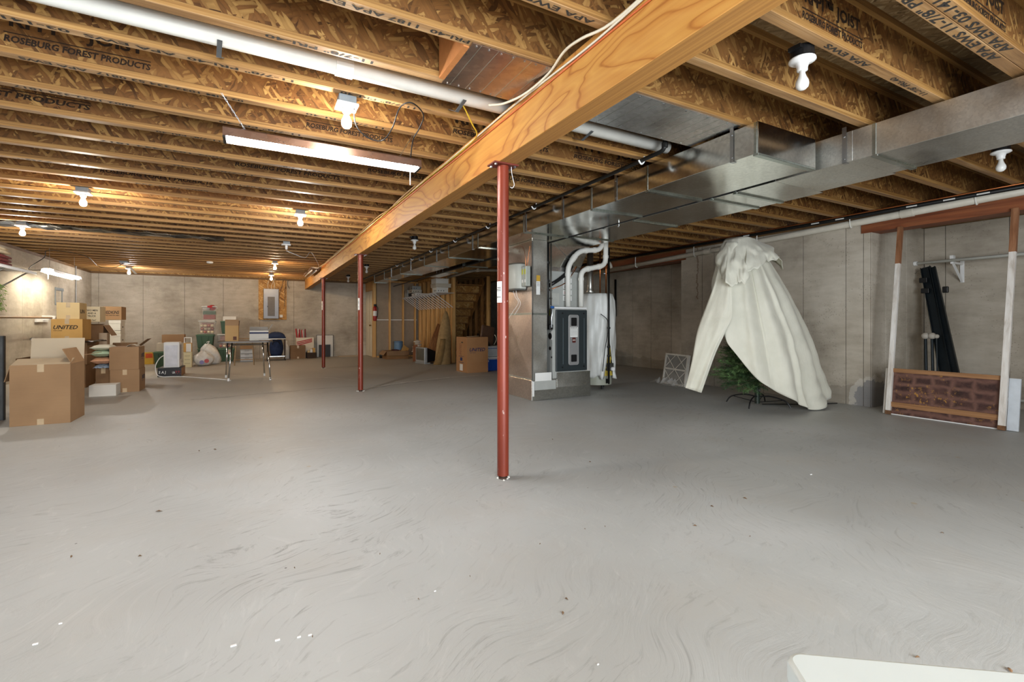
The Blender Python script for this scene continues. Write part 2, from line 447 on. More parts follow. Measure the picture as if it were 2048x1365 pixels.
def tag(o, label, cat, group=None):
    o['label'] = label; o['category'] = cat
    if group: o['group'] = group
    return o
def struct(o):
    o['kind'] = 'structure'; return o
def stuff(o):
    o['kind'] = 'stuff'; return o
def box(name, mat, x0, x1, y0, y1, z0, z1, parent=None, bevel=0.0):
    return MB().box(x0, x1, y0, y1, z0, z1).build(name, mat, parent, bevel=bevel)
def smooth_path(pts, n=8):
    pts = [Vector(p) for p in pts]; out = []
    for i in range(len(pts) - 1):
        p0, p1, p2, p3 = pts[max(i - 1, 0)], pts[i], pts[i + 1], pts[min(i + 2, len(pts) - 1)]
        for k in range(n):
            t = k / n
            out.append(0.5 * ((2 * p1) + (p2 - p0) * t + (2 * p0 - 5 * p1 + 4 * p2 - p3) * t * t + (3 * p1 - p0 - 3 * p2 + p3) * t ** 3))
    out.append(pts[-1]); return out
def bend_path(pts, rad, n=5):
    """a pipe run with rounded elbows"""
    pts = [Vector(p) for p in pts]; out = [pts[0]]
    for i in range(1, len(pts) - 1):
        a = (pts[i - 1] - pts[i]); b = (pts[i + 1] - pts[i])
        r = min(rad, a.length * 0.49, b.length * 0.49)
        s, e = pts[i] + a.normalized() * r, pts[i] + b.normalized() * r
        for k in range(n + 1):
            t = k / n
            out.append((1 - t) ** 2 * s + 2 * t * (1 - t) * pts[i] + t * t * e)
    out.append(pts[-1]); return out

_FONT = {}
def _glyphs(s, shear, bold):
    key = (s, shear, bold)
    if key not in _FONT:
        cu = bpy.data.curves.new('lettering', 'FONT'); cu.body = s; cu.size = 1.0; cu.shear = shear; cu.offset = bold
        cu.resolution_u = 2
        ob = bpy.data.objects.new('lettering', cu); COL.objects.link(ob)
        dg = bpy.context.evaluated_depsgraph_get()
        me = bpy.data.meshes.new_from_object(ob.evaluated_get(dg))
        vs = [v.co.copy() for v in me.vertices]; fs = [tuple(p.vertices) for p in me.polygons]
        bpy.data.objects.remove(ob); bpy.data.meshes.remove(me); bpy.data.curves.remove(cu)
        xs = [v.x for v in vs]; ys = [v.y for v in vs]
        _FONT[key] = (vs, fs, min(xs), max(xs), min(ys), max(ys))
    return _FONT[key]
def letter_mb(mb, s, origin, right, up, w, h, shear=0.0, bold=0.0):
    vs, fs, x0, x1, y0, y1 = _glyphs(s, shear, bold)
    o, r, u = Vector(origin), Vector(right).normalized(), Vector(up).normalized()
    mb.add([o + r * ((v.x - x0) / (x1 - x0) * w) + u * ((v.y - y0) / (y1 - y0) * h) for v in vs], fs)
    return mb
def letters(s, origin, right, up, w, h, mat, parent, shear=0.0, bold=0.0, name='lettering'):
    mb = MB(); letter_mb(mb, s, origin, right, up, w, h, shear, bold)
    return mb.build(name, mat, parent)

# ------------------------------------------------------------------ the setting
XL, XR, YN, YF = -3.65, 6.68, -2.6, 15.9     # inner faces of the room
JZ = 2.39                                     # underside of the joists
WT = 2.335                                    # top of the poured walls
REC = 8.1                                     # back of the two recesses in the right wall
floor = struct(box('floor', FLOOR, XL - 0.25, REC + 0.3, YN - 0.3, YF + 0.3, -0.12, 0.0))
# hairline cracks with white lime bloom
def crack(pts, w, mat, name='floor_crack'):
    L = smooth_path([at_f(*p) for p in pts], 6); mb = MB(); rows = []
    for i, p in enumerate(L):
        d = (L[min(i + 1, len(L) - 1)] - L[max(i - 1, 0)]); n = Vector((-d.y, d.x, 0)).normalized()
        ww = w * (0.35 + 0.9 * RND.random())
        j = RND.uniform(-0.02, 0.02)
        rows.append([p + n * (j - ww) + Vector((0, 0, 0.0012)), p + n * (j + ww) + Vector((0, 0, 0.0012))])
    return mb.grid(rows).build(name, mat, floor)
LIME = plain('lime_bloom', 'd9d6ce', 0.9, var=0.25, scale=20)
CRK = plain('crack_grey', '6d6a64', 0.9, var=0.3)  # grey of the dark crack lines and beam joints
crack([(742, 775), (790, 768), (840, 762), (895, 756), (950, 752), (1000, 750)], 0.022, LIME)
crack([(745, 777), (790, 770), (840, 764), (895, 758)], 0.012, CRK)
crack([(380, 800), (430, 797), (500, 790), (560, 785), (640, 778), (715, 773)], 0.010, CRK)
crack([(430, 748), (520, 756), (575, 759), (640, 755), (720, 762)], 0.012, LIME)

def wall(name, x0, x1, y0, y1, z0, z1, axis, face, cuts, mat=WALL):
    """poured wall: a backing slab with one raised panel for each form, thin joints between"""
    w = struct(MB().box(x0, x1, y0, y1, z0, z1).build(name, SEAM))
    for a, b in zip(cuts[:-1], cuts[1:]):
        g = 0.0035
        if axis == 'y':   # runs along Y, visible face at x = face
            s = 1 if face > (x0 + x1) / 2 else -1
            MB().box(min(face, face + s * 0.008), max(face, face + s * 0.008), a + g, b - g, z0, z1).build('form_panel', mat, w, bevel=0.002, seg=1)
        else:
            s = 1 if face > (y0 + y1) / 2 else -1
            MB().box(a + g, b - g, min(face, face + s * 0.008), max(face, face + s * 0.008), z0, z1).build('form_panel', mat, w, bevel=0.002, seg=1)
    return w
def steps(a, b, d, ph):
    r = [a]; k = math.floor((a - ph) / d) * d + ph
    while k < b - 0.08:
        if k > a + 0.08: r.append(k)
        k += d
    return r + [b]
wall_left = wall('wall_left', XL - 0.22, XL - 0.008, -0.5, YF + 0.2, 0, WT, 'y', XL - 0.008, steps(-0.5, YF + 0.008, 0.92, 11.75))
struct(box('wall_left.001', WALL, XL - 0.22, XL, YN, -0.5, 0, WT))
wall_far = wall('wall_far', XL - 0.01, REC, YF + 0.008, YF + 0.22, 0, WT, 'x', YF + 0.008, steps(XL, 6.7, 0.92, -0.74))
# right wall: recess (y<2.95), pier, recess behind the furnace, then the wall again
wall_right = wall('wall_right', XR + 0.008, XR + 0.24, 3.02, 5.97, 0, WT, 'y', XR + 0.008, [3.02, 3.10, 3.30, 3.84, 4.42, 4.86, 5.28, 5.52, 5.97])
wall('wall_right.001', XR + 0.24, REC + 0.2, 3.028, 3.2, 0, WT, 'x', 3.028, [XR + 0.24, 7.05, 7.6, REC])
MB().box(XR, XR + 0.237, 3.010, 3.0195, 0, WT).build('form_panel', WALL, bpy.data.objects['wall_right'], bevel=0.002, seg=1)
wall('wall_right.002', REC + 0.008, REC + 0.2, -1.2, 3.028, 0, WT, 'y', REC + 0.008, steps(-1.2, 3.02, 0.61, 2.18))
wall('wall_right.003', REC + 0.008, REC + 0.2, 5.97, 9.7, 0, WT, 'y', REC + 0.008, steps(5.97, 9.7, 0.61, 6.9))
wall('wall_right.004', XR + 0.008, XR + 0.24, 9.7, YF, 0, WT, 'y', XR + 0.008, steps(9.7, YF, 0.61, 9.9))
struct(box('wall_right.005', WALL, XR + 0.24, REC, 9.7, 9.9, 0, WT))
struct(box('wall_right.006', WALL, XR + 0.24, REC, 5.77, 5.97, 0, WT))
struct(box('wall_right.007', WALL, XR, REC, -1.4, -1.2, 0, WT))
struct(box('wall_right.008', WALL, XR, XR + 0.2, YN, -1.4, 0, WT))
# wall behind the camera with its wide opening
wn = MB().box(XL, -1.7, YN - 0.2, YN, 0, WT).box(2.9, XR, YN - 0.2, YN, 0, WT).box(-1.7, 2.9, YN - 0.2, YN, 2.25, WT)
struct(wn.build('wall_near', WALL))
# sill plates on the walls
SILL = plain('sill_wood', '6f5334', 0.7, var=0.2)
struct(box('trim_1', SILL, XL - 0.2, XL + 0.0, YN, YF, WT, JZ))
struct(box('trim_2', SILL, XL, REC, YF + 0.001, YF + 0.2, WT, JZ))
struct(box('trim_5', OSB_BOARD, XL - 0.2, REC + 0.2, YF + 0.02, YF + 0.06, JZ, JZ + 0.302))
struct(box('trim_6', OSB_SIDE, XL - 0.25, XL - 0.2, YN, YF + 0.1, JZ, JZ + 0.302))
struct(box('trim_7', OSB_SIDE, REC + 0.15, REC + 0.2, YN, YF + 0.1, JZ, JZ + 0.302))
struct(box('trim_3', SILL, XR + 0.01, XR + 0.16, YN, YF, WT + 0.001, JZ))
struct(box('trim_4', SILL, REC, REC + 0.15, -1.2, 9.7, WT + 0.001, JZ))
FOAM = plain('black_sill_foam', '1c1c1b', 0.8, var=0.2)

# ceiling: subfloor sheets over I-joists
ceiling = struct(MB().box(XL - 0.22, REC + 0.2, YN - 0.2, YF + 0.2, JZ + 0.302, JZ + 0.33).build('ceiling', OSB_FLOOR))
def joist_mesh(y):
    pass
JX0, JX1 = XL - 0.2, REC + 0.15
web_me = None
JOISTS = {}
for k in range(-8, 31):
    JOISTS[k] = 3.36 - 0.029 + 0.4064 * k
JOISTS[-60] = JOISTS[-6] + 0.060
proto = None
for k in sorted(JOISTS, key=lambda q: JOISTS[q]):
    y = JOISTS[k]
    if proto is None:
        w = MB().box(JX0, JX1, -0.005, 0.005, 0.035, 0.267).build('floor_joist', OSB_WEB)
        b = MB().box(JX0, JX1, -0.029, 0.029, 0.0, 0.035).build('bottom_flange', FLANGE, bevel=0.002, seg=1)
        b.data.materials.append(FLANGE_LOW)
        for p in b.data.polygons:
            if p.normal.z < -0.5: p.material_index = 1
        t = MB().box(JX0, JX1, -0.029, 0.029, 0.267, 0.302).build('top_flange', FLANGE)
        proto = (w, b, t)
        ws = w, b, t
    else:
        ws = tuple(o.copy() for o in proto)
        for o in ws: COL.objects.link(o)
    w, b, t = ws
    w.location = (0, y, JZ)
    w.parent = ceiling; w.matrix_parent_inverse = Matrix()
    OFF[w.name] = Vector((0, y, JZ))
    for o in (b, t):
        o.parent = w; o.matrix_parent_inverse = Matrix(); o.location = (0, 0, 0)
    JOISTS[k] = (y, w)
def jchild(mb, k, mat, name='lettering'):
    y, w = JOISTS[k]
    o = mb.build(name, mat)
    o.parent = w; o.matrix_parent_inverse = Matrix.Translation(-Vector((0, y, JZ)))
    return o
def web_stamp(k, x, big='RFPI\u2122 JOIST', w=0.92):
    y, _ = JOISTS[k]; yy = y - 0.0062
    mb = MB()
    letter_mb(mb, big, (x + 0.02, yy, JZ + 0.128), (1, 0, 0), (0, 0, 1), w * 0.92, 0.085, 0.0, 0.03)
    mb.box(x, x + w, yy - 0.0005, yy + 0.0005, JZ + 0.112, JZ + 0.117)
    letter_mb(mb, 'ROSEBURG FOREST PRODUCTS', (x, yy, JZ + 0.066), (1, 0, 0), (0, 0, 1), w, 0.036, 0.15, 0.035)
    jchild(mb, k, INK_WEB)
def kx(px, py, k):   # x on the web of joist k under a pixel
    return at_y(px, py, JOISTS[k][0]).x
web_stamp(0, kx(8, 60, 0), w=kx(302, 120, 0) - kx(8, 60, 0))
web_stamp(2, kx(182, 205, 2) - 1.0, w=1.0)
web_stamp(0, kx(905, 265, 0), w=0.85)
web_stamp(1, kx(612, 248, 1), w=kx(785, 280, 1) - kx(612, 248, 1))
web_stamp(3, kx(735, 325, 3), w=0.9)
web_stamp(0, kx(1147, 350, 0), w=0.9)
web_stamp(2, kx(985, 380, 2), w=0.85)
web_stamp(-5, kx(1602, 45, -5), w=kx(1722, 105, -5) - kx(1602, 45, -5))
web_stamp(-6, kx(1917, 20, -6), w=kx(2008, 85, -6) - kx(1917, 20, -6))
web_stamp(4, kx(470, 330, 4), w=0.9); web_stamp(6, kx(200, 295, 6), w=0.9)
web_stamp(-3, kx(1490, 200, -3) + 1.6, w=0.9)
web_stamp(0, 4.6, w=0.9); web_stamp(2, 5.0, w=0.9)
def flange_stamp(k, x, s, w, h=0.03, flip=True, dy=0.0):
    y, _ = JOISTS[k]; z = JZ - 0.0012
    if flip: mb = letter_mb(MB(), s, (x + w, y - h / 2 + dy, z), (-1, 0, 0), (0, 1, 0), w, h, 0, 0.025)
    else: mb = letter_mb(MB(), s, (x, y + h / 2 + dy, z), (1, 0, 0), (0, -1, 0), w, h, 0, 0.025)
    jchild(mb, k, INK_OLD)
for k, x, s, w in ((-3, 0.2, '11-7/8" PRI-40  1187 APA EWS', 0.95), (-2, 0.05, '11-7/8" PRI-40', 0.5), (-1, -1.1, '11-7/8" PRI-40  APA EWS  03-141 02', 1.3),
                   (-1, 0.45, '11-7/8" PRI-40', 0.45), (-3, -0.9, '02 03-141  APA EWS', 0.8), (-4, 0.75, 'APA EWS 03-141', 0.6),
                   (0, -1.05, '02 KIM 1032-334 53 0817  APA EWS', 1.0), (0, 0.3, '11-7/8" PRI-40', 0.5), (1, -1.2, '5002 1032-334 1817', 0.55), (1, -0.2, '11-7/8" PRI-40', 0.5), (2, -0.6, 'APA EWS 11-7/8" PRI-40', 0.7),
                   (3, -1.0, '5002 1032-334 1817', 0.8), (3, 0.2, 'APA EWS 11-7/8"', 0.6), (4, -0.6, '11-7/8" PRI-40', 0.6), (5, -0.2, 'APA EWS 03-141', 0.6), (5, -1.7, '11-7/8"', 0.4),
                   (6, -1.0, '5002 1032-334', 0.6), (7, 0.1, 'APA EWS', 0.5), (-5, 2.45, 'APA EWS', 0.4), (-5, 3.1, '11-7/8" PRI-40', 0.4)):
    flange_stamp(k, x, s, w)
flange_stamp(-6, 1.9, 'APA EWS 03-141 02 KIM 0817', 1.4, 0.045)
flange_stamp(-60, 1.95, 'APA EWS 11-7/8" PRI-40 1032', 1.4, 0.045)

# ------------------------------------------------------------------ beam and posts
BX0, BX1, BZ0, BZ1 = 1.409, 1.540, 2.09, 2.389
t = thing('support_beam', 'long laminated timber beam carried on the red steel posts under the joists', 'beam', ((BX0 + BX1) / 2, 7.9, BZ0))
bo = MB().box(BX0, BX1, -1.5, 15.9, BZ0, BZ1).build('beam', BEAM_SIDE, t, bevel=0.003, seg=1)
bo.data.materials.append(BEAM_UNDER)
for p in bo.data.polygons:
    if p.normal.z < -0.5: p.material_index = 1
for y in (6.9, 8.85, 12.4): box('butt_joint', CRK, BX0 - 0.0008, BX0 + 0.002, y, y + 0.006, BZ0 + 0.002, BZ1, t)
def post(label, x, y, strip, r=0.0385):
    t = thing('steel_post', label, 'post', (x, y, 0), 'red steel posts under the beam')
    MB().lathe([(r, 0.022), (r, BZ0 - 0.012)], (x, y, 0), 28).build('tube', RED, t, smooth=True).modifiers.new('e', 'EDGE_SPLIT')
    MB().box(x - 0.09, x + 0.09, y - 0.055, y + 0.055, BZ0 - 0.010, BZ0 - 0.001).build('top_plate', plain('dark_red_plate', '6b2c20', 0.45, var=0.2), t)
    MB().lathe([(0.03, 0.0), (0.03, 0.012), (0.02, 0.012), (0.02, 0.03)], (x, y, 0), 16).build('screw_base', plain('rusty_steel', '4d3a30', 0.7, 0.4, var=0.4), t)
    mb = MB()
    R3 = random.Random(int(y * 10))
    for i in range(9):
        a = R3.uniform(0, 6.28); q = R3.uniform(0.03, 0.055); s = R3.uniform(0.006, 0.013)
        mb.lathe([(s, 0), (s * 0.6, s * 0.8)], (x + q * math.cos(a), y + q * math.sin(a), 0), 6)
    stuff(mb.build('mortar_crumbs', LIME, t))
    for sx in (-1, 1):
        for sy in (-1, 1):
            MB().lathe([(0.009, -0.012), (0.009, 0), (0.004, 0)], (x + sx * 0.07, y + sy * 0.035, BZ0 - 0.008), 6).build('bolt', STEEL, t)
    if strip:   # paper label wrapped on the side of the tube
        z0, z1, a0, a1 = strip
        rows = [[Vector((x + (r + 0.0012) * math.cos(a), y + (r + 0.0012) * math.sin(a), z)) for a in [math.radians(a0 + (a1 - a0) * i / 8) for i in range(9)]] for z in (z0, z1)]
        o = MB().grid(rows).build('paper_label', LABELW, t, smooth=True)
        for f in (0.25, 0.55, 0.62, 0.7):
            zz = z0 + (z1 - z0) * f
            rr = [[Vector((x + (r + 0.0018) * math.cos(a), y + (r + 0.0018) * math.sin(a), q)) for a in [math.radians(a0 + (a1 - a0) * i / 8) for i in range(2, 8)]] for q in (zz, zz + 0.004)]
            MB().grid(rr).build('print', INK_OLD, o)
    return t
post('nearest red steel post, in the middle of the floor', 1.464, 2.808, (1.17, 1.31, 152, 232))
MB().tube(smooth_path([(1.512, 2.78, 2.075), (1.516, 2.78, 2.03), (1.523, 2.775, 1.99), (1.528, 2.77, 1.955), (1.517, 2.775, 1.935), (1.503, 2.78, 1.94)], 5), 0.0022, 6).build('tie_wire', PORC, bpy.data.objects['steel_post'])
post('red steel post second from the camera with scuffed paint', 1.443, 7.47, (1.24, 1.42, 168, 240))
post('farthest red steel post near the back wall', 1.436, 11.74, (1.35, 1.55, 168, 235))
# wires stapled along the top of the beam
def wire(name, label, pts, r, mat, n=6):
    return tag(MB().tube(smooth_path(pts, 5), r, n).build(name, mat, smooth=True), label, 'cable')
def beam_run(y0, y1, dz, sag, dx=0.0, seed=1, step=0.45):
    R3 = random.Random(seed); pts = []; y = y0
    while y < y1:
        pts.append((BX0 - 0.007 - dx + R3.uniform(-0.003, 0.0), y, BZ1 - dz - abs(R3.gauss(0, sag)))); y += step
    pts.append((BX0 - 0.008 - dx, y1, BZ1 - dz)); return pts
ORANGE_W = plain('orange_cable', 'c9693a', 0.5); CREAM_W = plain('cream_cable', 'dcd3bd', 0.45, var=0.05); YELLOW_W = plain('yellow_cable', 'c9a832', 0.5); TAN_W = plain('tan_cable', 'b48f5c', 0.5)
wire('electric_cable', 'cream cable stapled along the top edge of the timber beam', beam_run(-0.5, 15.2, 0.022, 0.006, 0, 3), 0.006, CREAM_W)
wire('electric_cable', 'orange cable running below the cream one on the timber beam', beam_run(-0.5, 13.0, 0.055, 0.004, -0.002, 5, 0.8), 0.005, ORANGE_W)
wire('electric_cable', 'yellow cable drooping off the joists onto the beam past the first post', [(1.12, 2.74, JZ + 0.05), (1.28, 2.9, JZ - 0.03), (1.36, 3.0, JZ - 0.05)] + beam_run(3.2, 10.5, 0.034, 0.008, 0.004, 7), 0.005, YELLOW_W)
wire('electric_cable', 'tan cable looping loosely along the far half of the beam', beam_run(4.5, 14.8, 0.010, 0.012, 0.014, 9, 0.5), 0.006, TAN_W)
wire('electric_cable', 'white cable looping off the beam beside the nearest joists', [(1.27, 2.62, JZ - 0.02), (1.31, 2.5, JZ - 0.05), (1.37, 2.35, JZ - 0.04), (1.395, 2.15, JZ - 0.015), (1.36, 1.95, JZ - 0.004), (1.355, 1.8, JZ - 0.02), (1.393, 1.62, JZ - 0.03), (1.395, 1.2, JZ - 0.015), (1.395, 0.4, JZ - 0.01)], 0.007, CREAM_W)
# foil-faced boards closing joist bays as return ducts
def bay_board(label, x0, x1, k, mat, ribs):
    y0 = JOISTS[k][0] + 0.0; y1 = JOISTS[k + 1][0] + 0.0
    t = thing('bay_panel', label, 'foil panel', ((x0 + x1) / 2, (y0 + y1) / 2, JZ))
    box('panel', mat, x0, x1, y0 - 0.012, y1 + 0.012, JZ - 0.008, JZ - 0.001, t)
    for i in range(ribs):
        x = x0 + (x1 - x0) * (i + 0.5) / ribs
        MB().box(x - 0.0012, x + 0.0012, y0 - 0.01, y1 + 0.01, JZ - 0.0095, JZ - 0.0079).build('crease', SEAMMET, t)
    for i in range(7):
        for yy in (y0 + 0.004, y1 - 0.004):
            MB().lathe([(0.006, -0.004), (0.006, 0)], (x0 + (x1 - x0) * (i + 0.4) / 7, yy, JZ - 0.008), 6).build('staple', STEEL, t)
    return t
bay_board('silver foil panel under the joists between the beam and the duct', 1.545, 2.925, -3, FOIL, 16)
t = bay_board('small foil panel under the joists on the left of the beam', 0.93, 1.405, -3, m_galv('wood_reflection_foil', 'b9a598', 30, 0.3, 0.4, 'a48c7c'), 5)  # brown of the reflected wood is painted into this foil
box('end_block', plain('orange_block_wood', 'b97a45', 0.6, var=0.2), 0.90, 0.93, JOISTS[-3][0] + 0.03, JOISTS[-2][0] - 0.03, JZ - 0.008, JZ + 0.26, t)

# ------------------------------------------------------------------ air ducts
def duct_run(name, label, segs, cleats, straps, mat, side=-1):
    """segs: (x0,x1,y0,y1,z0,z1); cleats: y of raised joints; straps: y of hanger straps on the left face"""
    s0 = segs[0]
    t = thing(name, label, 'duct', ((s0[0] + s0[1]) / 2, (s0[2] + s0[3]) / 2, s0[4]))
    for s in segs:
        MB().box(*s).build('duct_section', s[6] if len(s) > 6 else mat, t, bevel=0.002, seg=1) if len(s) == 6 else MB().box(*s[:6]).build('duct_section', s[6], t, bevel=0.002, seg=1)
    def at(y):
        for s in segs:
            if s[2] - 1e-3 <= y <= s[3] + 1e-3: return s
        return segs[-1]
    for y in cleats:
        s = at(y)
        MB().box(s[0] - 0.004, s[0] + 0.001, y - 0.012, y + 0.012, s[4], s[5]).box(s[0], s[1], y - 0.02, y + 0.02, s[4] - 0.012, s[4] + 0.001).build('drive_cleat', SEAMMET, t, bevel=0.002, seg=1)
    for y in straps:
        s = at(y)
        o = MB().box(s[0] - 0.006, s[0] - 0.003, y - 0.014, y + 0.014, s[4] - 0.002, JZ + 0.012).box(s[0] - 0.006, s[0] + 0.03, y - 0.014, y + 0.014, s[4] - 0.006, s[4] - 0.003).build('hanger_strap', STEEL, t)
        for z in (s[4] + 0.025, s[5] - 0.03):
            MB().lathe([(0.006, -0.006), (0.006, 0.0)], (s[0] - 0.004, y, z), 6, 'x').build('screw', STEEL, o)
    return t
D1X0, D1X1, D2X0, D2X1, DZ0, DZ1 = 2.918, 3.575, 3.63, 4.235, 2.155, 2.365
duct_run('supply_duct', 'left galvanised trunk duct with a square closed end facing the camera', [
    (D1X0, D1X1, 1.965, 7.6, DZ0, DZ1), (D1X0, D1X1 - 0.15, 7.6, 10.6, DZ0, DZ1), (D1X0, D1X1 - 0.32, 10.6, 13.3, DZ0, DZ1)],
    [1.985, 2.97, 3.72, 5.05, 6.4, 7.6, 8.9, 10.6, 12.1, 13.2], [2.16, 3.36, 4.21, 5.0, 6.6, 8.2, 9.8, 11.4], GALV)
duct_run('return_duct', 'right galvanised trunk duct that runs out over the camera side', [
    (D2X0, D2X1 - 0.05, -0.6, 1.75, DZ0, DZ1, GALV_DULL), (D2X0, D2X1, 1.75, 2.3, DZ0, DZ1, GALV_DULL), (D2X0, D2X1 + 0.06, 2.3, 5.9, DZ0, DZ1), (D2X0, D2X1 - 0.1, 5.9, 8.6, DZ0, DZ1), (D2X0, D2X1 - 0.25, 8.6, 11.0, DZ0, DZ1)],
    [1.62, 2.66, 2.9, 3.9, 5.0, 6.2, 7.4, 8.6, 9.8], [1.80, 3.3, 4.4, 7.9], GALV)

# ------------------------------------------------------------------ return drop with base plenum
FY = 5.42
t = thing('return_air_drop', 'tall galvanised return drop standing on the floor left of the furnace', 'duct', (3.38, 5.75, 0))
DXL, DXR, DYB = 3.262, 3.50, 6.10
def cross_break(x, y0, y1, z0, z1, mat):   # side sheet with an X crease pressed outwards
    c = Vector((x - 0.016, (y0 + y1) / 2, (z0 + z1) / 2))
    q = [Vector((x, y0, z0)), Vector((x, y1, z0)), Vector((x, y1, z1)), Vector((x, y0, z1))]
    mb = MB(); mb.add(q + [c], [(0, 1, 4), (1, 2, 4), (2, 3, 4), (3, 0, 4)]); return mb.build('cross_broken_sheet', mat, t)
WARMGALV = m_galv('warm_galvanised_sheet', 'd8cac0', 70, 0.36, 0.4, 'b09a8c')
box('drop_body', GALV_DULL, DXL + 0.002, DXR, FY, DYB, 0.27, DZ0 - 0.001, t, bevel=0.003)
cross_break(DXL, FY + 0.012, DYB - 0.01, 1.18, DZ0 - 0.02, WARMGALV)
cross_break(DXL, FY + 0.012, DYB - 0.01, 0.30, 1.15, WARMGALV)
box('joint', SEAMMET, DXL - 0.006, DXL + 0.004, FY, DYB, 1.155, 1.175, t)
box('joint', SEAMMET, DXL, DXR, FY - 0.006, FY + 0.004, 1.15, 1.175, t)
box('corner_seam', STEEL, DXL - 0.006, DXL + 0.014, FY - 0.006, FY + 0.004, 0.27, DZ0 - 0.02, t)
bp = box('base_plenum', GALV, DXL, 4.235, FY, DYB, 0.0, 0.275, t, bevel=0.004)
box('side_sheet', WARMGALV, DXL - 0.003, DXL, FY + 0.01, DYB - 0.01, 0.01, 0.268, t)
box('access_cover', GALV_DULL, 3.66, 4.225, FY - 0.004, FY, 0.16, 0.36, t)
box('filter_cover', GREY, 3.30, 3.64, FY - 0.005, FY, 0.14, 0.262, t)
box('instruction_card', LABELW, 3.30, 3.56, FY - 0.016, FY - 0.011, 0.262, 0.372, t)
box('edge_tape', LABELW, 3.268, 3.292, FY - 0.007, FY - 0.002, 0.06, 0.26, t)
o = box('paper_tag', LABELW, 3.325, 3.385, FY - 0.004, FY - 0.001, 1.42, 1.60, t)
for i in range(5): box('print', INK_OLD, 3.331, 3.378, FY - 0.0046, FY - 0.004, 1.585 - i * 0.012, 1.588 - i * 0.012, o)
box('ochre_sticker', plain('ochre_paper', 'c39a35', 0.6), 3.33, 3.385, FY - 0.0045, FY - 0.001, 1.60, 1.68, t)
# humidifier on the side of the drop
h = thing('humidifier', 'rounded grey humidifier housing hung on the side of the return drop', 'humidifier', (DXL - 0.1, 5.75, 1.5))
rows = []
for z, s in ((1.50, 0.96), (1.51, 1.0), (1.65, 1.03), (1.78, 1.0), (1.84, 0.9), (1.87, 0.55)):
    rows.append([Vector((DXL - 0.017 - (0.17 * s) * math.sin(a) ** 0.6 if 0 < a < math.pi else DXL - 0.017, 5.80 + 0.25 * s * math.cos(a), z)) for a in [math.pi * i / 14 for i in range(15)]])
mb = MB().grid(rows); n = len(mb.v); mb.f += [tuple(range(15)), tuple(range(n - 15, n))[::-1]]
mb.build('housing', plain('humidifier_grey', 'b3b4ab', 0.4, var=0.05), h, smooth=True).modifiers.new('e', 'EDGE_SPLIT')
box('base_rim', plain('dark_grey_plastic', '5b5b56', 0.5), DXL - 0.19, DXL - 0.017, 5.56, 6.04, 1.485, 1.503, h)
for i, y in enumerate((5.52, 5.455)):
    v = box('water_valve', plain('valve_grey', 'a8aca3', 0.4), DXL - 0.09, DXL - 0.018, y - 0.026, y + 0.026, 1.53, 1.80, h, bevel=0.008)
    box('valve_label', plain('lime_sticker', 'bfc14a', 0.6), DXL - 0.0915, DXL - 0.09, y - 0.018, y + 0.018, 1.69, 1.76, v)
    box('rating_label', LABELW, DXL - 0.0915, DXL - 0.09, y - 0.017, y + 0.017, 1.58, 1.62, v)
MB().tube(smooth_path([(DXL - 0.05, 5.5, 1.80), (DXL - 0.06, 5.5, 1.95), (DXL - 0.05, 5.6, 2.08), (DXL - 0.03, 5.9, 2.1)], 6), 0.003, 6).build('copper_tube', COPPER, h)
MB().tube(smooth_path([(DXL - 0.05, 5.46, 1.80), (DXL - 0.05, 5.44, 1.9), (DXL - 0.03, 5.43, 2.06)], 6), 0.003, 6).build('copper_tube', COPPER, h)
MB().tube(smooth_path([(DXL - 0.09, 5.78, 1.49), (DXL - 0.08, 5.74, 1.4), (DXL - 0.04, 5.72, 1.32), (DXL - 0.03, 5.9, 1.2), (DXL - 0.02, 6.05, 1.1)], 6), 0.004, 6).build('drain_tube', PORC, h)
MB().tube(smooth_path([(DXL - 0.09, 5.70, 1.49), (DXL - 0.08, 5.68, 1.4), (DXL - 0.03, 5.68, 1.30), (DXL - 0.03, 5.85, 1.16)], 6), 0.004, 6).build('drain_tube', PORC, h)

# ------------------------------------------------------------------ furnace
FX0, FX1, FZ0, FZ1 = 3.60, 4.172, 0.372, 1.235
t = thing('furnace', 'dark slate gas furnace with a silver centre strip on the metal base', 'furnace', (3.9, 5.75, 0.372))
cab = box('cabinet', GREY, FX0, FX1, FY + 0.02, 6.05, 0.277, FZ1, t, bevel=0.004)
for y, z, r in ((5.50, 0.86, 0.045), (5.50, 0.69, 0.026), (5.46, 0.57, 0.014), (5.47, 1.02, 0.012)):
    MB().lathe([(r, -0.002), (r, 0.001)], (FX0, y, z), 18, 'x').build('knockout', BLACK, cab)
box('wiring_label', LABELW, FX0 - 0.001, FX0, 5.445, 5.475, 0.81, 0.93, cab)
box('side_sticker', plain('lime_sticker', 'bfc14a', 0.6), FX0 - 0.001, FX0, 5.45, 5.52, 1.14, 1.22, cab)
fp = box('front_panel', FURN, 3.645, FX1 - 0.002, FY - 0.008, FY + 0.021, FZ0, FZ1 - 0.012, t, bevel=0.008)
for x in (3.755, 4.115): box('pressed_rib', plain('rib_grey', '5b676c', 0.4), x - 0.003, x + 0.003, FY - 0.011, FY - 0.007, 0.47, 1.11, fp)
for x in (3.745, 4.11):
    for z in (0.43, 1.175):
        MB().lathe([(0.011, -0.006), (0.011, 0.004)], (x, FY - 0.008, z), 10, 'y').build('screw', BLACK, fp)
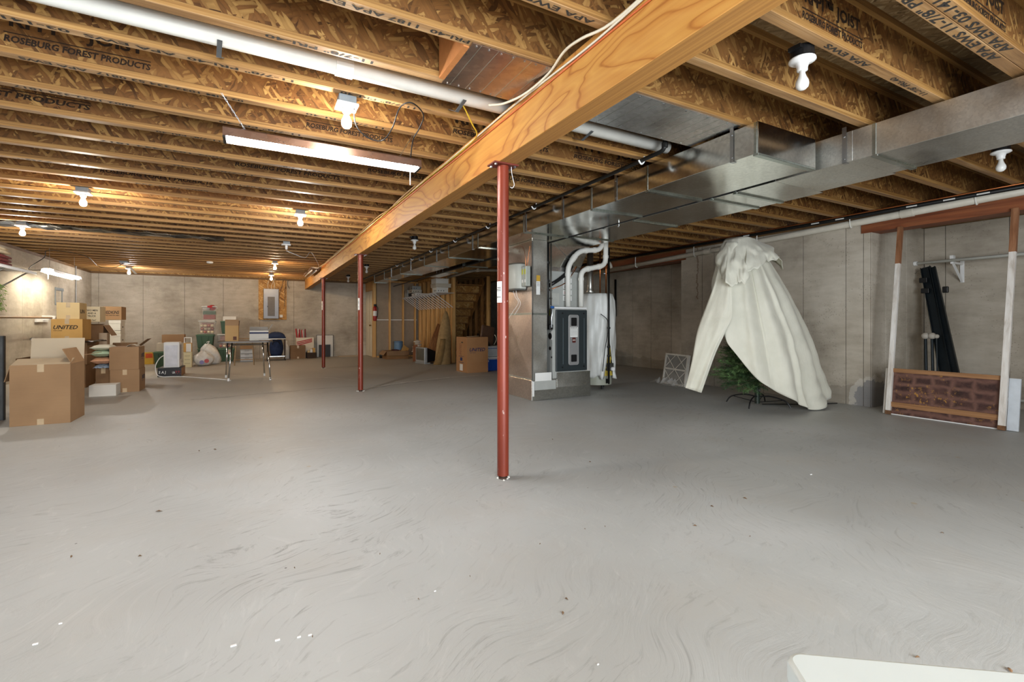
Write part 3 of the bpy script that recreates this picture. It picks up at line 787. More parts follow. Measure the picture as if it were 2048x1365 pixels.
# silver strip with rounded ends
def rrect(x0, x1, z0, z1, r, n=5, bow=0.0):
    pts = []
    for cx, cz, a0 in ((x1 - r, z1 - r, 0), (x0 + r, z1 - r, 90), (x0 + r, z0 + r, 180), (x1 - r, z0 + r, 270)):
        for i in range(n + 1):
            a = math.radians(a0 + 90 * i / n); pts.append((cx + r * math.cos(a), cz + r * math.sin(a)))
    return pts
XZ = lambda y: Matrix(((1, 0, 0, 0), (0, 0, -1, y), (0, 1, 0, 0), (0, 0, 0, 1)))
strip = MB().prism(rrect(3.845, 4.020, 0.455, 1.155, 0.03), 0.008, XZ(FY - 0.006)).build('centre_strip', plain('silver_plastic', 'a3a3a2', 0.35, 0.3, var=0.05), t, bevel=0.002)
MB().prism(rrect(3.862, 4.003, 0.462, 1.148, 0.02), 0.003, XZ(FY - 0.014)).build('strip_face', plain('satin_grey', '8e8e8d', 0.4, 0.2, var=0.05), strip)
for z0, z1 in ((1.00, 1.115), (0.50, 0.60)):
    MB().prism(rrect(3.885, 3.98, z0, z1, 0.012), 0.004, XZ(FY - 0.0165)).build('window_slot', BLACK, strip)
box('instruction_label', LABELW, 3.868, 3.997, FY - 0.0185, FY - 0.017, 0.845, 0.985, strip)
mb = MB()
for i in range(5): mb.box(3.875, 3.99, FY - 0.0192, FY - 0.0184, 0.945 - i * 0.018, 0.949 - i * 0.018)
for i in range(5): mb.box(3.880 + i * 0.022, 3.892 + i * 0.022, FY - 0.0192, FY - 0.0184, 0.964, 0.978)
mb.build('print', INK_OLD, strip)
lg = MB().prism(rrect(3.902, 3.962, 0.765, 0.838, 0.012), 0.004, XZ(FY - 0.0165)).build('maker_badge', plain('maroon_badge', '5a2f2a', 0.4), strip)
MB().lathe([(0.008, -0.001), (0.008, 0.0)], (3.918, FY - 0.0206, 0.802), 10, 'y').box(3.930, 3.955, FY - 0.0212, FY - 0.0206, 0.798, 0.807).build('badge_mark', LABELW, lg)
# cooling coil cabinet, transition, refrigerant lines
box('coil_cabinet', GREY, FX0 + 0.01, FX1 - 0.01, FY + 0.16, 6.02, FZ1 + 0.001, 1.80, t, bevel=0.004)
box('drain_pan', WHITE, FX0 + 0.02, FX1, FY + 0.0, FY + 0.03, 1.237, 1.262, t, bevel=0.005)
box('coil_door', plain('pale_grey_enamel', 'b6b7b0', 0.45), 3.66, 3.80, FY + 0.153, FY + 0.16, 1.30, 1.46, t)
for i in range(4):
    o = box('warning_label', LABELW, 3.87, 4.02, FY + 0.156, FY + 0.1595, 1.36 + i * 0.085, 1.425 + i * 0.085, t)
    MB().box(3.88, 4.0, FY + 0.1555, FY + 0.1561, 1.375 + i * 0.085, 1.38 + i * 0.085).box(3.88, 4.0, FY + 0.1555, FY + 0.1561, 1.395 + i * 0.085, 1.40 + i * 0.085).build('print', INK_OLD if i != 1 else INK_RED, o)
# flared transition up to the ducts
a, b = (FX0 + 0.01, FX1 - 0.01, FY + 0.16, 6.02, 1.81), (3.62, 4.33, FY + 0.135, 6.3, DZ0)
q = [Vector((s[x], s[y], s[4])) for s in (a, b) for x, y in ((0, 2), (1, 2), (1, 3), (0, 3))]
mid = (q[0] + q[1] + q[4] + q[5]) / 4 + Vector((0, -0.03, 0))
MB().add(q, [(0, 1, 5, 4), (1, 2, 6, 5), (2, 3, 7, 6), (3, 0, 4, 7)]).build('duct_transition', GALV, t)
MB().beam(q[1], q[4] + Vector((0.08, 0, 0)), 0.006, 0.006).build('transition_crease', SEAMMET, t)
box('foil_tape', FOIL, FX0 + 0.005, FX1 - 0.005, FY + 0.152, FY + 0.16, 1.77, 1.83, t)
MB().tube(bend_path([(3.62, FY + 0.14, 1.56), (3.80, FY + 0.13, 1.66), (4.0, FY + 0.13, 1.82), (4.25, 5.9, 2.10)], 0.1), 0.026, 10).build('insulated_suction_line', BLACK, t, smooth=True)
MB().tube(bend_path([(3.62, FY + 0.14, 1.50), (3.90, FY + 0.13, 1.60), (4.1, FY + 0.13, 1.85), (4.3, 5.9, 2.12)], 0.1), 0.006, 8).build('liquid_line', COPPER, t, smooth=True)
for z in (1.50, 1.385): MB().lathe([(0.018, -0.01), (0.018, 0.004)], (3.66, FY + 0.155, z), 12, 'y').build('port_plug', BLACK, t)
# black channel with conduits between the drop and the furnace
t2 = thing('gas_pipe', 'black iron gas pipe and conduit rising between return drop and furnace', 'pipe', (3.55, FY, 0.5))
MB().tube(bend_path([(3.535, FY + 0.04, 0.95), (3.535, FY + 0.04, 2.13)], 0.05), 0.022, 10).build('iron_pipe', BLACKPIPE, t2, smooth=True)
MB().tube([(3.575, FY + 0.02, 1.0), (3.575, FY + 0.02, 2.13)], 0.012, 8).build('conduit', plain('dull_conduit', '57554f', 0.45, 0.6), t2, smooth=True)
MB().box(3.53, 3.585, FY - 0.02, FY + 0.05, 0.95, 1.02).build('service_switch', BLACK, t2, bevel=0.006)
MB().tube(smooth_path([(3.555, FY, 1.28), (3.565, FY - 0.03, 1.2), (3.55, FY - 0.03, 1.1), (3.56, FY - 0.02, 0.98)], 6), 0.006, 6).build('control_wire', STEEL, t2)
MB().lathe([(0.022, 0), (0.03, 0.015), (0.022, 0.03)], (3.57, FY - 0.02, 1.24), 12).build('blue_valve', plain('blue_plastic', '2f62a8', 0.45), t2)
for z in (1.6, 1.85): MB().lathe([(0.028, 0), (0.028, 0.03)], (3.535, FY + 0.04, z), 10).build('coupling', BLACKPIPE, t2)

# white vent pipes from the furnace top
VY = FY + 0.085
def vent(label, px_pts, r):
    pts = [at_y(px, py, VY - 0.0) for px, py in px_pts]
    t = thing('vent_pipe', label, 'pipe', pts[0])
    MB().tube(bend_path(pts, 0.11, 7), r, 16).build('pipe', PVC, t, smooth=True)
    for i in range(1, len(pts) - 1):
        for q in (pts[i - 1], pts[i + 1]):
            d = (q - pts[i]).normalized(); c = pts[i] + d * min(0.115, (q - pts[i]).length * 0.48)
            MB().tube([c - d * 0.008, c + d * 0.03], r + 0.006, 16).build('coupling', PVC, t, smooth=False)
    return t
vent('left white vent pipe bending right above the furnace', [(1136, 614), (1136, 532), (1158, 502), (1203, 500), (1206, 470)], 0.037)
VY = FY + 0.075
vent('right white vent pipe with the lower bend above the furnace', [(1162, 614), (1162, 541), (1211, 531), (1212, 462)], 0.037)

# ------------------------------------------------------------------ water heater in its white blanket
HX, HY, HR = 4.86, 6.05, 0.275
t = thing('water_heater', 'water heater wrapped in a torn white insulation blanket behind the furnace', 'water heater', (HX, HY, 0))
MB().lathe([(HR - 0.045, 0.07), (HR - 0.04, 0.4), (HR - 0.04, 1.4)], (HX, HY, 0), 32).build('tank', plain('tank_enamel', 'a9ab9c', 0.4, var=0.05), t, smooth=True).modifiers.new('e', 'EDGE_SPLIT')
for a in (0.3, 2.4, 4.5): MB().lathe([(0.018, 0), (0.018, 0.08)], (HX + 0.17 * math.cos(a), HY + 0.17 * math.sin(a), 0), 8).build('foot', BLACKPIPE, t)
rows = []
nA = 64
gap = math.radians(272)      # tear faces the camera, right of centre
for i in range(26):
    f = i / 25; row = []
    for k in range(nA + 1):
        a = gap + 2 * math.pi * k / nA
        e = min(k, nA - k) / nA
        z0 = 0.19 + 0.025 * math.sin(5 * a) + 0.015 * math.sin(11 * a)
        z = z0 + (1.50 - z0) * f
        w = 0.0
        if f < 0.48: w = (0.48 - f) / 0.48 * 0.34 * max(0, 1 - e * 9)
        r = HR + 0.010 * math.sin(3 * a + 7 * f) + 0.008 * math.sin(9 * a - 11 * f) + 0.006 * math.sin(17 * a + 5 * f) - 0.03 * max(0, f - 0.93) / 0.07 + (0.02 * (1 - f) if e < 0.1 else 0)
        if f < 0.15: r += 0.018 * math.sin(13 * a) * (0.15 - f) / 0.15
        aa = a + (w if k < nA / 2 else -w)
        row.append(Vector((HX + r * math.cos(aa), HY + r * math.sin(aa), z)))
    rows.append(row)
mb = MB().grid(rows); mb.v.append((HX, HY, 1.51)); c = len(mb.v) - 1; n = nA + 1
mb.f += [(25 * n + k, 25 * n + k + 1, c) for k in range(nA)]
mb.build('insulation_blanket', WRAP, t, smooth=True, solid=0.012)
rows = []
for i in range(14):
    f = i / 13; z = 0.22 + 0.56 * f; wd_ = 0.30 * (1 - f) + 0.05
    rows.append([Vector((HX + (HR - 0.008 + 0.012 * math.sin(k * 2.1 + i)) * math.cos(gap + wd_ * u), HY + (HR - 0.008 + 0.012 * math.sin(k * 1.3 + i * 2)) * math.sin(gap + wd_ * u), z)) for k, u in enumerate([-1 + 2 * j / 6 for j in range(7)])])
MB().grid(rows).build('torn_fibreglass', YELLOW, t, smooth=True)
gp = Vector((HX + (HR + 0.03) * math.cos(gap), HY + (HR + 0.03) * math.sin(gap), 0.34))
MB().box(gp.x - 0.05, gp.x + 0.05, gp.y - 0.03, gp.y + 0.05, 0.30, 0.42).build('gas_valve', plain('valve_dark', '4a4a46', 0.5, 0.3), t, bevel=0.008)
MB().lathe([(0.028, -0.03), (0.032, -0.01), (0.032, 0)], (gp.x + 0.02, gp.y - 0.03, 0.33), 14, 'y').build('control_knob', PORC, t)
box('burner_door', BLACK, gp.x - 0.03, gp.x + 0.04, HY - HR + 0.028, HY - HR + 0.034, 0.10, 0.17, t)
gx = HX - 0.06; gy = HY - HR - 0.06
MB().tube(bend_path([(gp.x, gp.y, 0.36), (gx + 0.02, gy, 0.36), (gx + 0.02, gy, 0.10)], 0.02), 0.013, 8).build('gas_feed', BLACKPIPE, t, smooth=True)
MB().tube([(gx + 0.02, gy, 0.12), (gx + 0.02, gy, 2.2)], 0.015, 10).build('gas_riser', BLACKPIPE, t, smooth=True)
for z in (0.52, 0.66, 0.95): MB().lathe([(0.022, 0), (0.026, 0.015), (0.022, 0.03)], (gx + 0.02, gy, z), 10).build('gas_union', BLACKPIPE, t)
MB().tube(smooth_path([(gx - 0.14, gy, 1.18), (gx - 0.04, gy - 0.04, 1.08), (gx - 0.02, gy - 0.02, 0.9), (gx - 0.08, gy - 0.02, 0.6), (gx - 0.1, gy, 0.3)], 6), 0.006, 6).build('flex_line', BLACK, t)
MB().lathe([(0.075, 1.52), (0.06, 1.56), (0.05, 1.62), (0.05, 2.2)], (HX - 0.14, HY, 0), 18).build('flue_pipe', GALV_DULL, t, smooth=True)
for x, mat in ((HX - 0.02, COPPER), (HX + 0.10, COPPER)): MB().tube([(x, HY - 0.1, 1.5), (x, HY - 0.1, 2.3)], 0.011, 8).build('water_pipe', mat, t, smooth=True)

# ------------------------------------------------------------------ ceiling and wall pipes
t = thing('drain_pipe', 'wide white plastic drain pipe hung in the joist bay across the beam', 'pipe', (0.5, 2.735, 2.44))
MB().tube([(-3.6, 2.735, 2.45), (2.9, 2.735, 2.435)], 0.046, 20).build('pipe', PVC, t, smooth=True)
for x in (0.44, -2.2): MB().tube([(x - 0.045, 2.735, 2.441), (x + 0.045, 2.735, 2.441)], 0.053, 20).build('coupling', PVC, t)
for x, sw in ((-0.14, 0.0), (1.14, -0.10), (2.12, -0.10), (-1.6, 0.0)):
    MB().beam((x, 2.69, 2.40), (x - 0.01, 2.80, 2.37), 0.022, 0.004).beam((x - 0.01, 2.80, 2.37), (x + sw * 0.2, 2.92, 2.43), 0.022, 0.004).build('pipe_hook', plain('dark_zinc', '7d8286', 0.4, 0.8), t)
t = thing('gas_or_gap_line', 'long black gas pipe clipped under the joists beside the left duct', 'pipe', (2.78, 6, 2.34))
MB().tube(bend_path([(2.735, 2.60, 2.46), (2.735, 2.60, 2.345), (2.76, 3.2, 2.345), (2.80, 6.0, 2.345), (2.86, 14.6, 2.345)], 0.05), 0.0165, 10).build('pipe', BLACKPIPE, t, smooth=True)
MB().tube([(2.735, 2.60, 2.40), (2.735, 2.60, 2.365)], 0.024, 10).build('elbow', BLACKPIPE, t)
for y in (2.86, 4.56, 5.78, 7.0, 8.2, 9.4, 10.6):
    x = 2.745 + (y - 2.6) * 0.012
    MB().tube(smooth_path([(x + 0.03, y, 2.385), (x + 0.03, y, 2.345), (x, y, 2.318), (x - 0.03, y, 2.345)], 5), 0.007, 8).build('pipe_clip', PORC, t)
t = thing('gas_or_gap_line', 'black pipe slung in the gap between the two ducts', 'pipe', (3.6, 7, 2.14))
MB().tube([(3.602, 2.6, 2.17), (3.602, 13.8, 2.12)], 0.014, 8).build('pipe', BLACKPIPE, t, smooth=True)  # shade in the gap between the ducts, imitated by an added black tube
for y in (4.1, 5.6, 7.1, 8.6, 10.1): MB().tube(smooth_path([(3.602, y, 2.3), (3.602, y, 2.13), (3.585, y, 2.125)], 4), 0.004, 6).build('gap_hanger', STEEL, t)
t = thing('wall_drain', 'ivory plastic drain pipe sloping along the top of the right wall', 'pipe', (6.6, 4.5, 2.28))
WP = lambda y: 2.36 - (y - 1.67) * 0.0268 - 0.03
MB().tube([(6.615, -1.0, WP(-1.0)), (6.615, 9.2, WP(9.2))], 0.042, 18).build('pipe', OLDPVC, t, smooth=True)
for y in (2.62, 5.35): MB().tube([(6.615, y - 0.06, WP(y - 0.06)), (6.615, y + 0.06, WP(y + 0.06))], 0.049, 18).build('coupling', OLDPVC, t)
for y in (2.02, 3.2, 4.45, 5.6, 7.0): MB().tube(smooth_path([(6.575, y, JZ), (6.57, y, WP(y)), (6.60, y, WP(y) - 0.05), (6.64, y, WP(y) - 0.03)], 5), 0.007, 6).build('pipe_hook', PVC, t)
MB().tube(bend_path([(6.615, 7.75, WP(7.75)), (6.58, 7.75, WP(7.75) + 0.12), (6.5, 7.75, WP(7.75) + 0.16)], 0.05), 0.03, 12).build('branch_tee', OLDPVC, t, smooth=True)
t = thing('supply_pipe', 'black pipe with silver markings above the ivory drain on the right wall', 'pipe', (6.53, 4, 2.37))
MB().tube([(6.56, -1.0, 2.365), (6.56, 9.3, 2.355)], 0.022, 12).build('pipe', BLACKPIPE, t, smooth=True)
for y in (1.95, 2.22, 2.55, 3.3, 3.6, 4.6): box('silver_marking', LABELW, 6.535, 6.5378, y - 0.05, y + 0.05, 2.352, 2.366, t)
tag(MB().tube([(6.50, -1.0, 2.384), (6.50, 9.3, 2.376)], 0.008, 8).build('copper_line', COPPER, smooth=True), 'thin copper line running along the right wall beside the black pipe', 'pipe')
t = thing('drain_line', 'grey sagging plastic pipe crossing high in front of the stairs', 'pipe', (4.8, 9, 2.1))
pts = [at_x(880, 560, 4.9), at_y(925, 547, 10.4), at_y(955, 541, 10.0), at_y(1000, 541, 9.6), at_y(1040, 541, 9.3)]
MB().tube(smooth_path(pts, 6), 0.034, 12).build('pipe', plain('grey_pvc', 'a39b8d', 0.45), t, smooth=True)
MB().tube([pts[2] - Vector((0, 0.05, 0)), pts[2] + Vector((0, 0.05, 0))], 0.041, 12).build('coupling', OLDPVC, t)
# timber headers over the two recesses
for nm, y0, y1, lab in (('timber_header', -1.2, 3.12, 'red-brown timber header over the recess at the right edge'), ('timber_header', 5.86, 9.75, 'red-brown timber header over the recess behind the water heater')):
    tag(box(nm, REDFIR, XR - 0.012, XR + 0.22, y0, y1, 2.155, 2.335, bevel=0.003), lab, 'beam')
WPY = at_x(1231, 600, 8.05).y
tag(MB().tube(bend_path([(8.05, WPY, 2.15), (8.05, WPY, 1.22), (8.05, WPY + 0.55, 1.22)], 0.03), 0.026, 10).build('wall_pipe', BLACKPIPE, smooth=True), 'black pipe turning an elbow on the recess wall behind the heater', 'pipe')
tag(MB().tube([(8.07, WPY + 0.75, 2.15), (8.07, WPY + 0.75, 0.3)], 0.008, 8).build('wall_conduit', plain('brown_conduit', '6d4a35', 0.5), smooth=True), 'thin brown conduit down the recess wall behind the heater', 'pipe')

# ------------------------------------------------------------------ lamps
def emis(name, color, strength):
    m = bpy.data.materials.new(name); m.use_nodes = True
    b = m.node_tree.nodes['Principled BSDF']
    b.inputs['Base Color'].default_value = (0.9, 0.9, 0.9, 1)
    b.inputs['Emission Color'].default_value = tuple(color) + (1,)
    b.inputs['Emission Strength'].default_value = strength
    return m
E_NEUT = emis('lit_bulb_neutral', (1.0, 0.90, 0.76), BULB_E)
E_NEAR = emis('lit_bulb_near', (1.0, 0.90, 0.78), BULB_E * 0.58)
E_WHITE = emis('lit_bulb_white', (1.0, 0.95, 0.89), BULB_E)
E_WARM = emis('lit_bulb_warm', (1.0, 0.72, 0.44), WARM_E)
E_TUBE = emis('lit_tube', (0.95, 0.98, 1.0), TUBE_E)
E_TUBE2 = emis('lit_small_tube', (1.0, 0.90, 0.72), SMALL_TUBE_E)
OFFBULB = plain('unlit_bulb', 'e6e5e0', 0.25, var=0.02)
def bulb_lamp(label, x, y, style, mat, dz=0.0):
    z = JZ + dz
    t = thing('ceiling_bulb', label, 'lamp', (x, y, z), 'bare bulb lamps under the joists')
    if style == 'box':
        MB().box(x - 0.05, x + 0.05, y - 0.05, y + 0.05, z - 0.045, z - 0.001).build('junction_box', GREYBOX, t, bevel=0.004)
        MB().box(x - 0.062, x + 0.062, y - 0.062, y + 0.062, z - 0.060, z - 0.046).build('cover_plate', WHITE, t, bevel=0.004)
        zb = z - 0.06
        MB().lathe([(0.026, 0), (0.024, -0.03), (0.017, -0.032)], (x, y, zb), 16).build('socket', PORC, t, smooth=True)
        zb -= 0.028
    else:
        MB().lathe([(0.052, 0.0), (0.055, -0.045), (0.0552, -0.05)], (x, y, z + 0.015), 20).box(x - 0.07, x - 0.045, y - 0.03, y + 0.03, z - 0.01, z + 0.008).build('junction_box', BLACK, t, smooth=False)
        MB().lathe([(0.045, 0), (0.060, -0.006), (0.061, -0.014), (0.05, -0.02), (0.03, -0.026), (0.024, -0.05), (0.024, -0.062), (0.018, -0.064)], (x, y, z - 0.036), 24).build('porcelain_base', PORC, t, smooth=True)
        zb = z - 0.098
    prof = [(0.013, 0.0), (0.0145, -0.018), (0.020, -0.034), (0.0285, -0.052), (0.0305, -0.066), (0.027, -0.082), (0.016, -0.093), (0.004, -0.097)]
    MB().lathe(prof, (x, y, zb), 14).build('bulb', mat, t, smooth=True)
    return t
bulb_lamp('lit bulb nearest the camera, beside the long strip light', 0.495, 2.985, 'box', E_NEAR)
bulb_lamp('lit bulb under the joists in the left half, second row', -1.49, 6.23, 'box', E_NEUT)
bulb_lamp('lit bulb under the joists just left of the beam, second row', 0.50, 6.22, 'box', E_WHITE)
bulb_lamp('lit bulb at the left edge near the wire shelf', -2.70, 8.70, 'box', E_WHITE)
bulb_lamp('warm lit bulb in front of the electrical panel, nearer one', 0.42, 11.5, 'box', E_WARM)
bulb_lamp('warm lit bulb right above the electrical panel', 0.44, 14.35, 'box', E_WARM)
bl = bulb_lamp('lit bulb near the far left corner with a tag hanging beside it', -2.58, 14.25, 'box', E_WHITE)
MB().beam((-2.50, 13.95, 2.34), (-2.44, 14.2, 2.22), 0.05, 0.01).build('hanging_tag', WHITE, bl)
bulb_lamp('unlit bulb on a black box close overhead right of the beam', 2.405, 1.386, 'round', OFFBULB)
bulb_lamp('unlit bulb on a black box by the right wall pipes', 5.03, 1.40, 'round', OFFBULB)
bulb_lamp('unlit bulb right of the beam above the gas line', 2.235, 7.3, 'round', OFFBULB)
bulb_lamp('unlit bulb far away right of the last post', 2.35, 13.9, 'round', OFFBULB)
bulb_lamp('unlit bulb half hidden behind the second post', 2.30, 11.2, 'round', OFFBULB)

# long strip light on chains
LY, LZ, LX0, LX1 = 3.30, 2.135, -0.155, 1.04
t = thing('strip_light', 'long fluorescent strip light with a patterned hood hung on chains', 'lamp', ((LX0 + LX1) / 2, LY, LZ))
hood_m = m_galv('patterned_hood', 'c9b0a4', 26, 0.28, 0.3, 'a87f6c')
prof = [(-0.07, -0.005), (-0.062, 0.045), (-0.03, 0.062), (0.03, 0.062), (0.062, 0.045), (0.07, -0.005)]
MB().grid([[Vector((x, LY + a, LZ + b)) for a, b in prof] for x in (LX0, LX1)]).build('hood', hood_m, t, solid=0.002)
for x in (LX0 + 0.008, LX1 - 0.008): MB().box(x - 0.008, x + 0.008, LY - 0.062, LY + 0.062, LZ - 0.012, LZ + 0.045).build('lamp_holder', BLACK, t)
for dy in (-0.035, 0.035): MB().tube([(LX0 + 0.02, LY + dy, LZ + 0.004), (LX1 - 0.02, LY + dy, LZ + 0.004)], 0.0165, 12).build('tube', E_TUBE, t, smooth=True)
def chain(a, b, parent, n=None, r=0.006, mat=STEEL):
    a, b = Vector(a), Vector(b); L = (b - a).length; n = n or int(L / 0.016); mb = MB()
    d = (b - a) / n
    for i in range(n):
        s = a + d * i; o = Vector((0, r * 0.6, 0)) if i % 2 else Vector((r * 0.6, 0, 0))
        mb.tube([s + o, s + d * 1.15 + o], 0.0012, 4); mb.tube([s - o, s + d * 1.15 - o], 0.0012, 4)
    return mb.build('chain', mat, parent)
ca, cb = at_z(443, 186, JZ), at_z(826, 270, JZ)
chain(ca, (LX0 + 0.12, LY, LZ + 0.062), t); chain(cb, (LX1 - 0.14, LY, LZ + 0.062), t)
MB().tube([(LX1 - 0.07, LY - 0.03, LZ - 0.01), (LX1 - 0.07, LY - 0.03, LZ - 0.13)], 0.003, 6).build('pull_cord', PORC, t)
cp = [at_z(708, 215, 2.335), at_z(712, 250, 2.26), at_z(735, 275, 2.22), at_z(765, 281, 2.22), at_z(785, 255, 2.27), at_z(800, 215, 2.37), at_z(824, 206, 2.385), at_z(847, 230, 2.37), at_z(838, 258, 2.31), at_z(826, 280, 2.25)] + [at_y(821, 320, LY)]
MB().tube(smooth_path(cp, 6), 0.0045, 6).build('power_cord', BLACK, t, smooth=True)

# small fluorescent over the left shelf
t = thing('strip_light', 'small lit fluorescent fixture hanging by the left concrete wall', 'lamp', (-3.2, 12.1, 1.95))
y0, y1, X0, Z0 = 11.35, 12.9, -3.2, 1.955
MB().grid([[Vector((X0 + a * 1.3, y, Z0 + b)) for a, b in prof] for y in (y0, y1)]).build('hood', plain('white_hood', 'd9d4c6', 0.4), t, solid=0.002)
for dx in (-0.045, 0.045): MB().tube([(X0 + dx, y0 + 0.03, Z0 - 0.004), (X0 + dx, y1 - 0.03, Z0 - 0.004)], 0.018, 10).build('tube', E_TUBE2, t, smooth=True)
for y in (y0 + 0.1, y1 - 0.1): chain((X0, y, JZ), (X0, y, Z0 + 0.06), t, 16)
MB().tube([(X0 - 0.02, y0 + 0.1, Z0), (X0 - 0.02, y0 + 0.1, Z0 - 0.13)], 0.008, 6).build('pull_cord', PORC, t)
MB().tube(smooth_path([(X0, y0, Z0 + 0.03), (X0 - 0.2, y0 - 0.15, Z0 + 0.02), (X0 - 0.05, y0 + 0.02, Z0 + 0.25), (X0, y0 + 0.1, JZ - 0.04), (X0 + 0.3, y0 + 0.9, JZ - 0.02), (X0 + 0.35, y0 + 1.6, JZ - 0.15), (X0 + 0.55, 13.2, JZ - 0.14), (X0 + 0.75, 13.1, JZ - 0.03)], 6), 0.006, 6).build('power_cord', BLACK, t)
box('outlet_box', GREYBOX, X0 + 0.68, X0 + 0.82, 13.02, 13.18, JZ - 0.045, JZ - 0.001, t)
# hood of a third fixture hung at the far end of the beam
t = thing('strip_light', 'unlit shiny fixture hanging against the far end of the beam', 'lamp', (1.2, 13.2, 2.3))
MB().grid([[Vector((1.26 + a * 1.5, y, 2.285 + b)) for a, b in prof] for y in (11.9, 13.6)]).build('hood', hood_m, t, solid=0.002)
for dx in (-0.05, 0.05): MB().tube([(1.26 + dx, 11.95, 2.28), (1.26 + dx, 13.55, 2.28)], 0.016, 10).build('tube', OFFBULB, t, smooth=True)
for y in (12.1, 13.4): MB().tube([(1.26, y, JZ), (1.26, y, 2.34)], 0.003, 5).build('hanger_wire', STEEL, t)
pl = at_z(573, 490, 2.34)
t = thing('ceiling_outlet', 'white ceiling outlet with a plug and looping white cord', 'outlet', (pl.x, pl.y, JZ))
box('junction_box', GREYBOX, pl.x - 0.05, pl.x + 0.05, pl.y - 0.05, pl.y + 0.05, JZ - 0.045, JZ - 0.001, t)
box('cover_plate', WHITE, pl.x - 0.075, pl.x + 0.06, pl.y - 0.06, pl.y + 0.06, JZ - 0.06, JZ - 0.046, t)
MB().lathe([(0.02, 0), (0.02, -0.05), (0.012, -0.07)], (pl.x, pl.y, JZ - 0.06), 10).build('plug', PORC, t)
cpts = [pl + Vector((0, 0, -0.1)), pl + Vector((0.12, 0.1, -0.13)), pl + Vector((0.32, 0.4, -0.14)), pl + Vector((0.45, 0.9, 0.03)), pl + Vector((0.56, 1.2, -0.02)), pl + Vector((0.75, 2.2, -0.1)), Vector((1.2, 12.0, 2.35))]
MB().tube(smooth_path(cpts, 6), 0.006, 6).build('cord', PORC, t)
sd = at_z(421, 528, 2.36); sd.y = min((v[0] for v in JOISTS.values()), key=lambda q: abs(q - sd.y))
t = thing('smoke_detector', 'small white detector under the joists near the electrical panel', 'detector', (sd.x, sd.y, JZ))
MB().lathe([(0.06, 0), (0.065, -0.02), (0.05, -0.04), (0.02, -0.045)], (sd.x, sd.y, JZ), 16).build('housing', PORC, t, smooth=True)

# ------------------------------------------------------------------ electrical panel on the far wall
WY = YF - 0.002
t = thing('electrical_panel', 'grey breaker panel mounted on an oriented strand board', 'electrical panel', (0.5, WY, 1.6))
box('backboard', OSB_BOARD, 0.148, 0.896, WY - 0.02, WY, 1.15, 2.335, t)
pb = box('enclosure', plain('panel_grey', '7b7d82', 0.4, 0.3, var=0.05), 0.275, 0.682, WY - 0.12, WY - 0.021, 1.18, 2.07, t, bevel=0.01)
box('cover_door', plain('panel_door_grey', '5a534c', 0.45, 0.1), 0.385, 0.575, WY - 0.126, WY - 0.12, 1.26, 1.83, t, bevel=0.004)
box('latch', BLACK, 0.375, 0.39, WY - 0.13, WY - 0.125, 1.52, 1.56, t)
box('junction_cover', LABELW, 0.71, 0.79, WY - 0.05, WY - 0.02, 1.22, 1.30, t, bevel=0.004)
for i in range(7):
    x = 0.36 + 0.04 * i
    MB().tube(smooth_path([(x, WY - 0.06, 2.07), (x + RND.uniform(-0.03, 0.03), WY - 0.07, 2.2), (x + RND.uniform(-0.12, 0.12), WY - 0.05, 2.38)], 5), 0.007, 6).build('cable', CREAM_W if i % 2 else TAN_W, t)
for x0_, x1_, z_ in ((0.78, 0.70, 1.9), (0.86, 0.84, 1.55), (0.92, 0.97, 2.1)):
    MB().tube(smooth_path([(x0_ + 0.02, WY - 0.03, 2.36), (x0_, WY - 0.06, 2.2), (x1_, WY - 0.04, z_)], 5), 0.006, 6).build('loose_cable', plain('grey_cable', '5d584f', 0.6), t)

# ------------------------------------------------------------------ partition, door, stair
PX = 3.24
d = struct(box('door_1', DOORM, PX, PX + 0.035, 14.99, 15.88, 0.01, 2.06))
for z0, z1 in ((0.14, 0.95), (1.05, 1.95)):
    for y0, y1 in ((15.09, 15.39), (15.48, 15.78)):
        box('door_panel', DOORM, PX - 0.008, PX + 0.001, y0, y1, z0, z1, d, bevel=0.006)
        box('panel_field', DOORM, PX - 0.013, PX - 0.007, y0 + 0.05, y1 - 0.05, z0 + 0.05, z1 - 0.05, d, bevel=0.004)
MB().lathe([(0.012, 0.0), (0.012, -0.03), (0.028, -0.04), (0.028, -0.06), (0.01, -0.07)], (PX - 0.004, 15.06, 0.98), 12, 'x').build('door_handle', plain('brass', '8f7440', 0.35, 0.9), d)
pt = struct(box('wall_partition', STUD, PX + 0.0, PX + 0.10, 14.87, 14.965, 0.0, 2.35))
MB().box(PX - 0.01, PX + 0.10, 14.965, 15.9, 2.07, 2.35).build('door_header', STUD, pt)
MB().box(3.34, 4.70, 14.78, 14.80, 0, 2.35).build('drywall_sheet', DRYWALL, pt)
MB().box(3.34, 4.60, 14.774, 14.781, 1.14, 1.165).build('joint_tape', LABELW, pt)
MB().box(3.34, 4.60, 14.66, 14.78, 0, 0.04).box(3.34, 4.60, 14.66, 14.78, 2.31, 2.35).build('plate', STUD, pt)
for x in (3.70, 4.115, 4.50): MB().box(x, x + 0.04, 14.665, 14.775, 0.04, 2.31).build('stud', STUD, pt)
MB().box(4.60, 4.69, 11.72, 14.64, 0, 0.04).box(4.60, 4.69, 11.72, 14.64, 2.31, 2.385).build('plate', STUD, pt)
for y in (11.72, 11.775, 12.13, 12.53, 12.94, 13.34, 13.75, 14.16, 14.56): MB().box(4.60, 4.69, y, y + 0.04, 0.04, 2.31).build('stud', STUD, pt, bevel=0.002, seg=1)
MB().box(4.692, 4.705, 11.72, 14.64, 0.0, 2.35).build('osb_sheet', plain('stud_back_board', 'a98a5c', 0.8, var=0.15), pt)
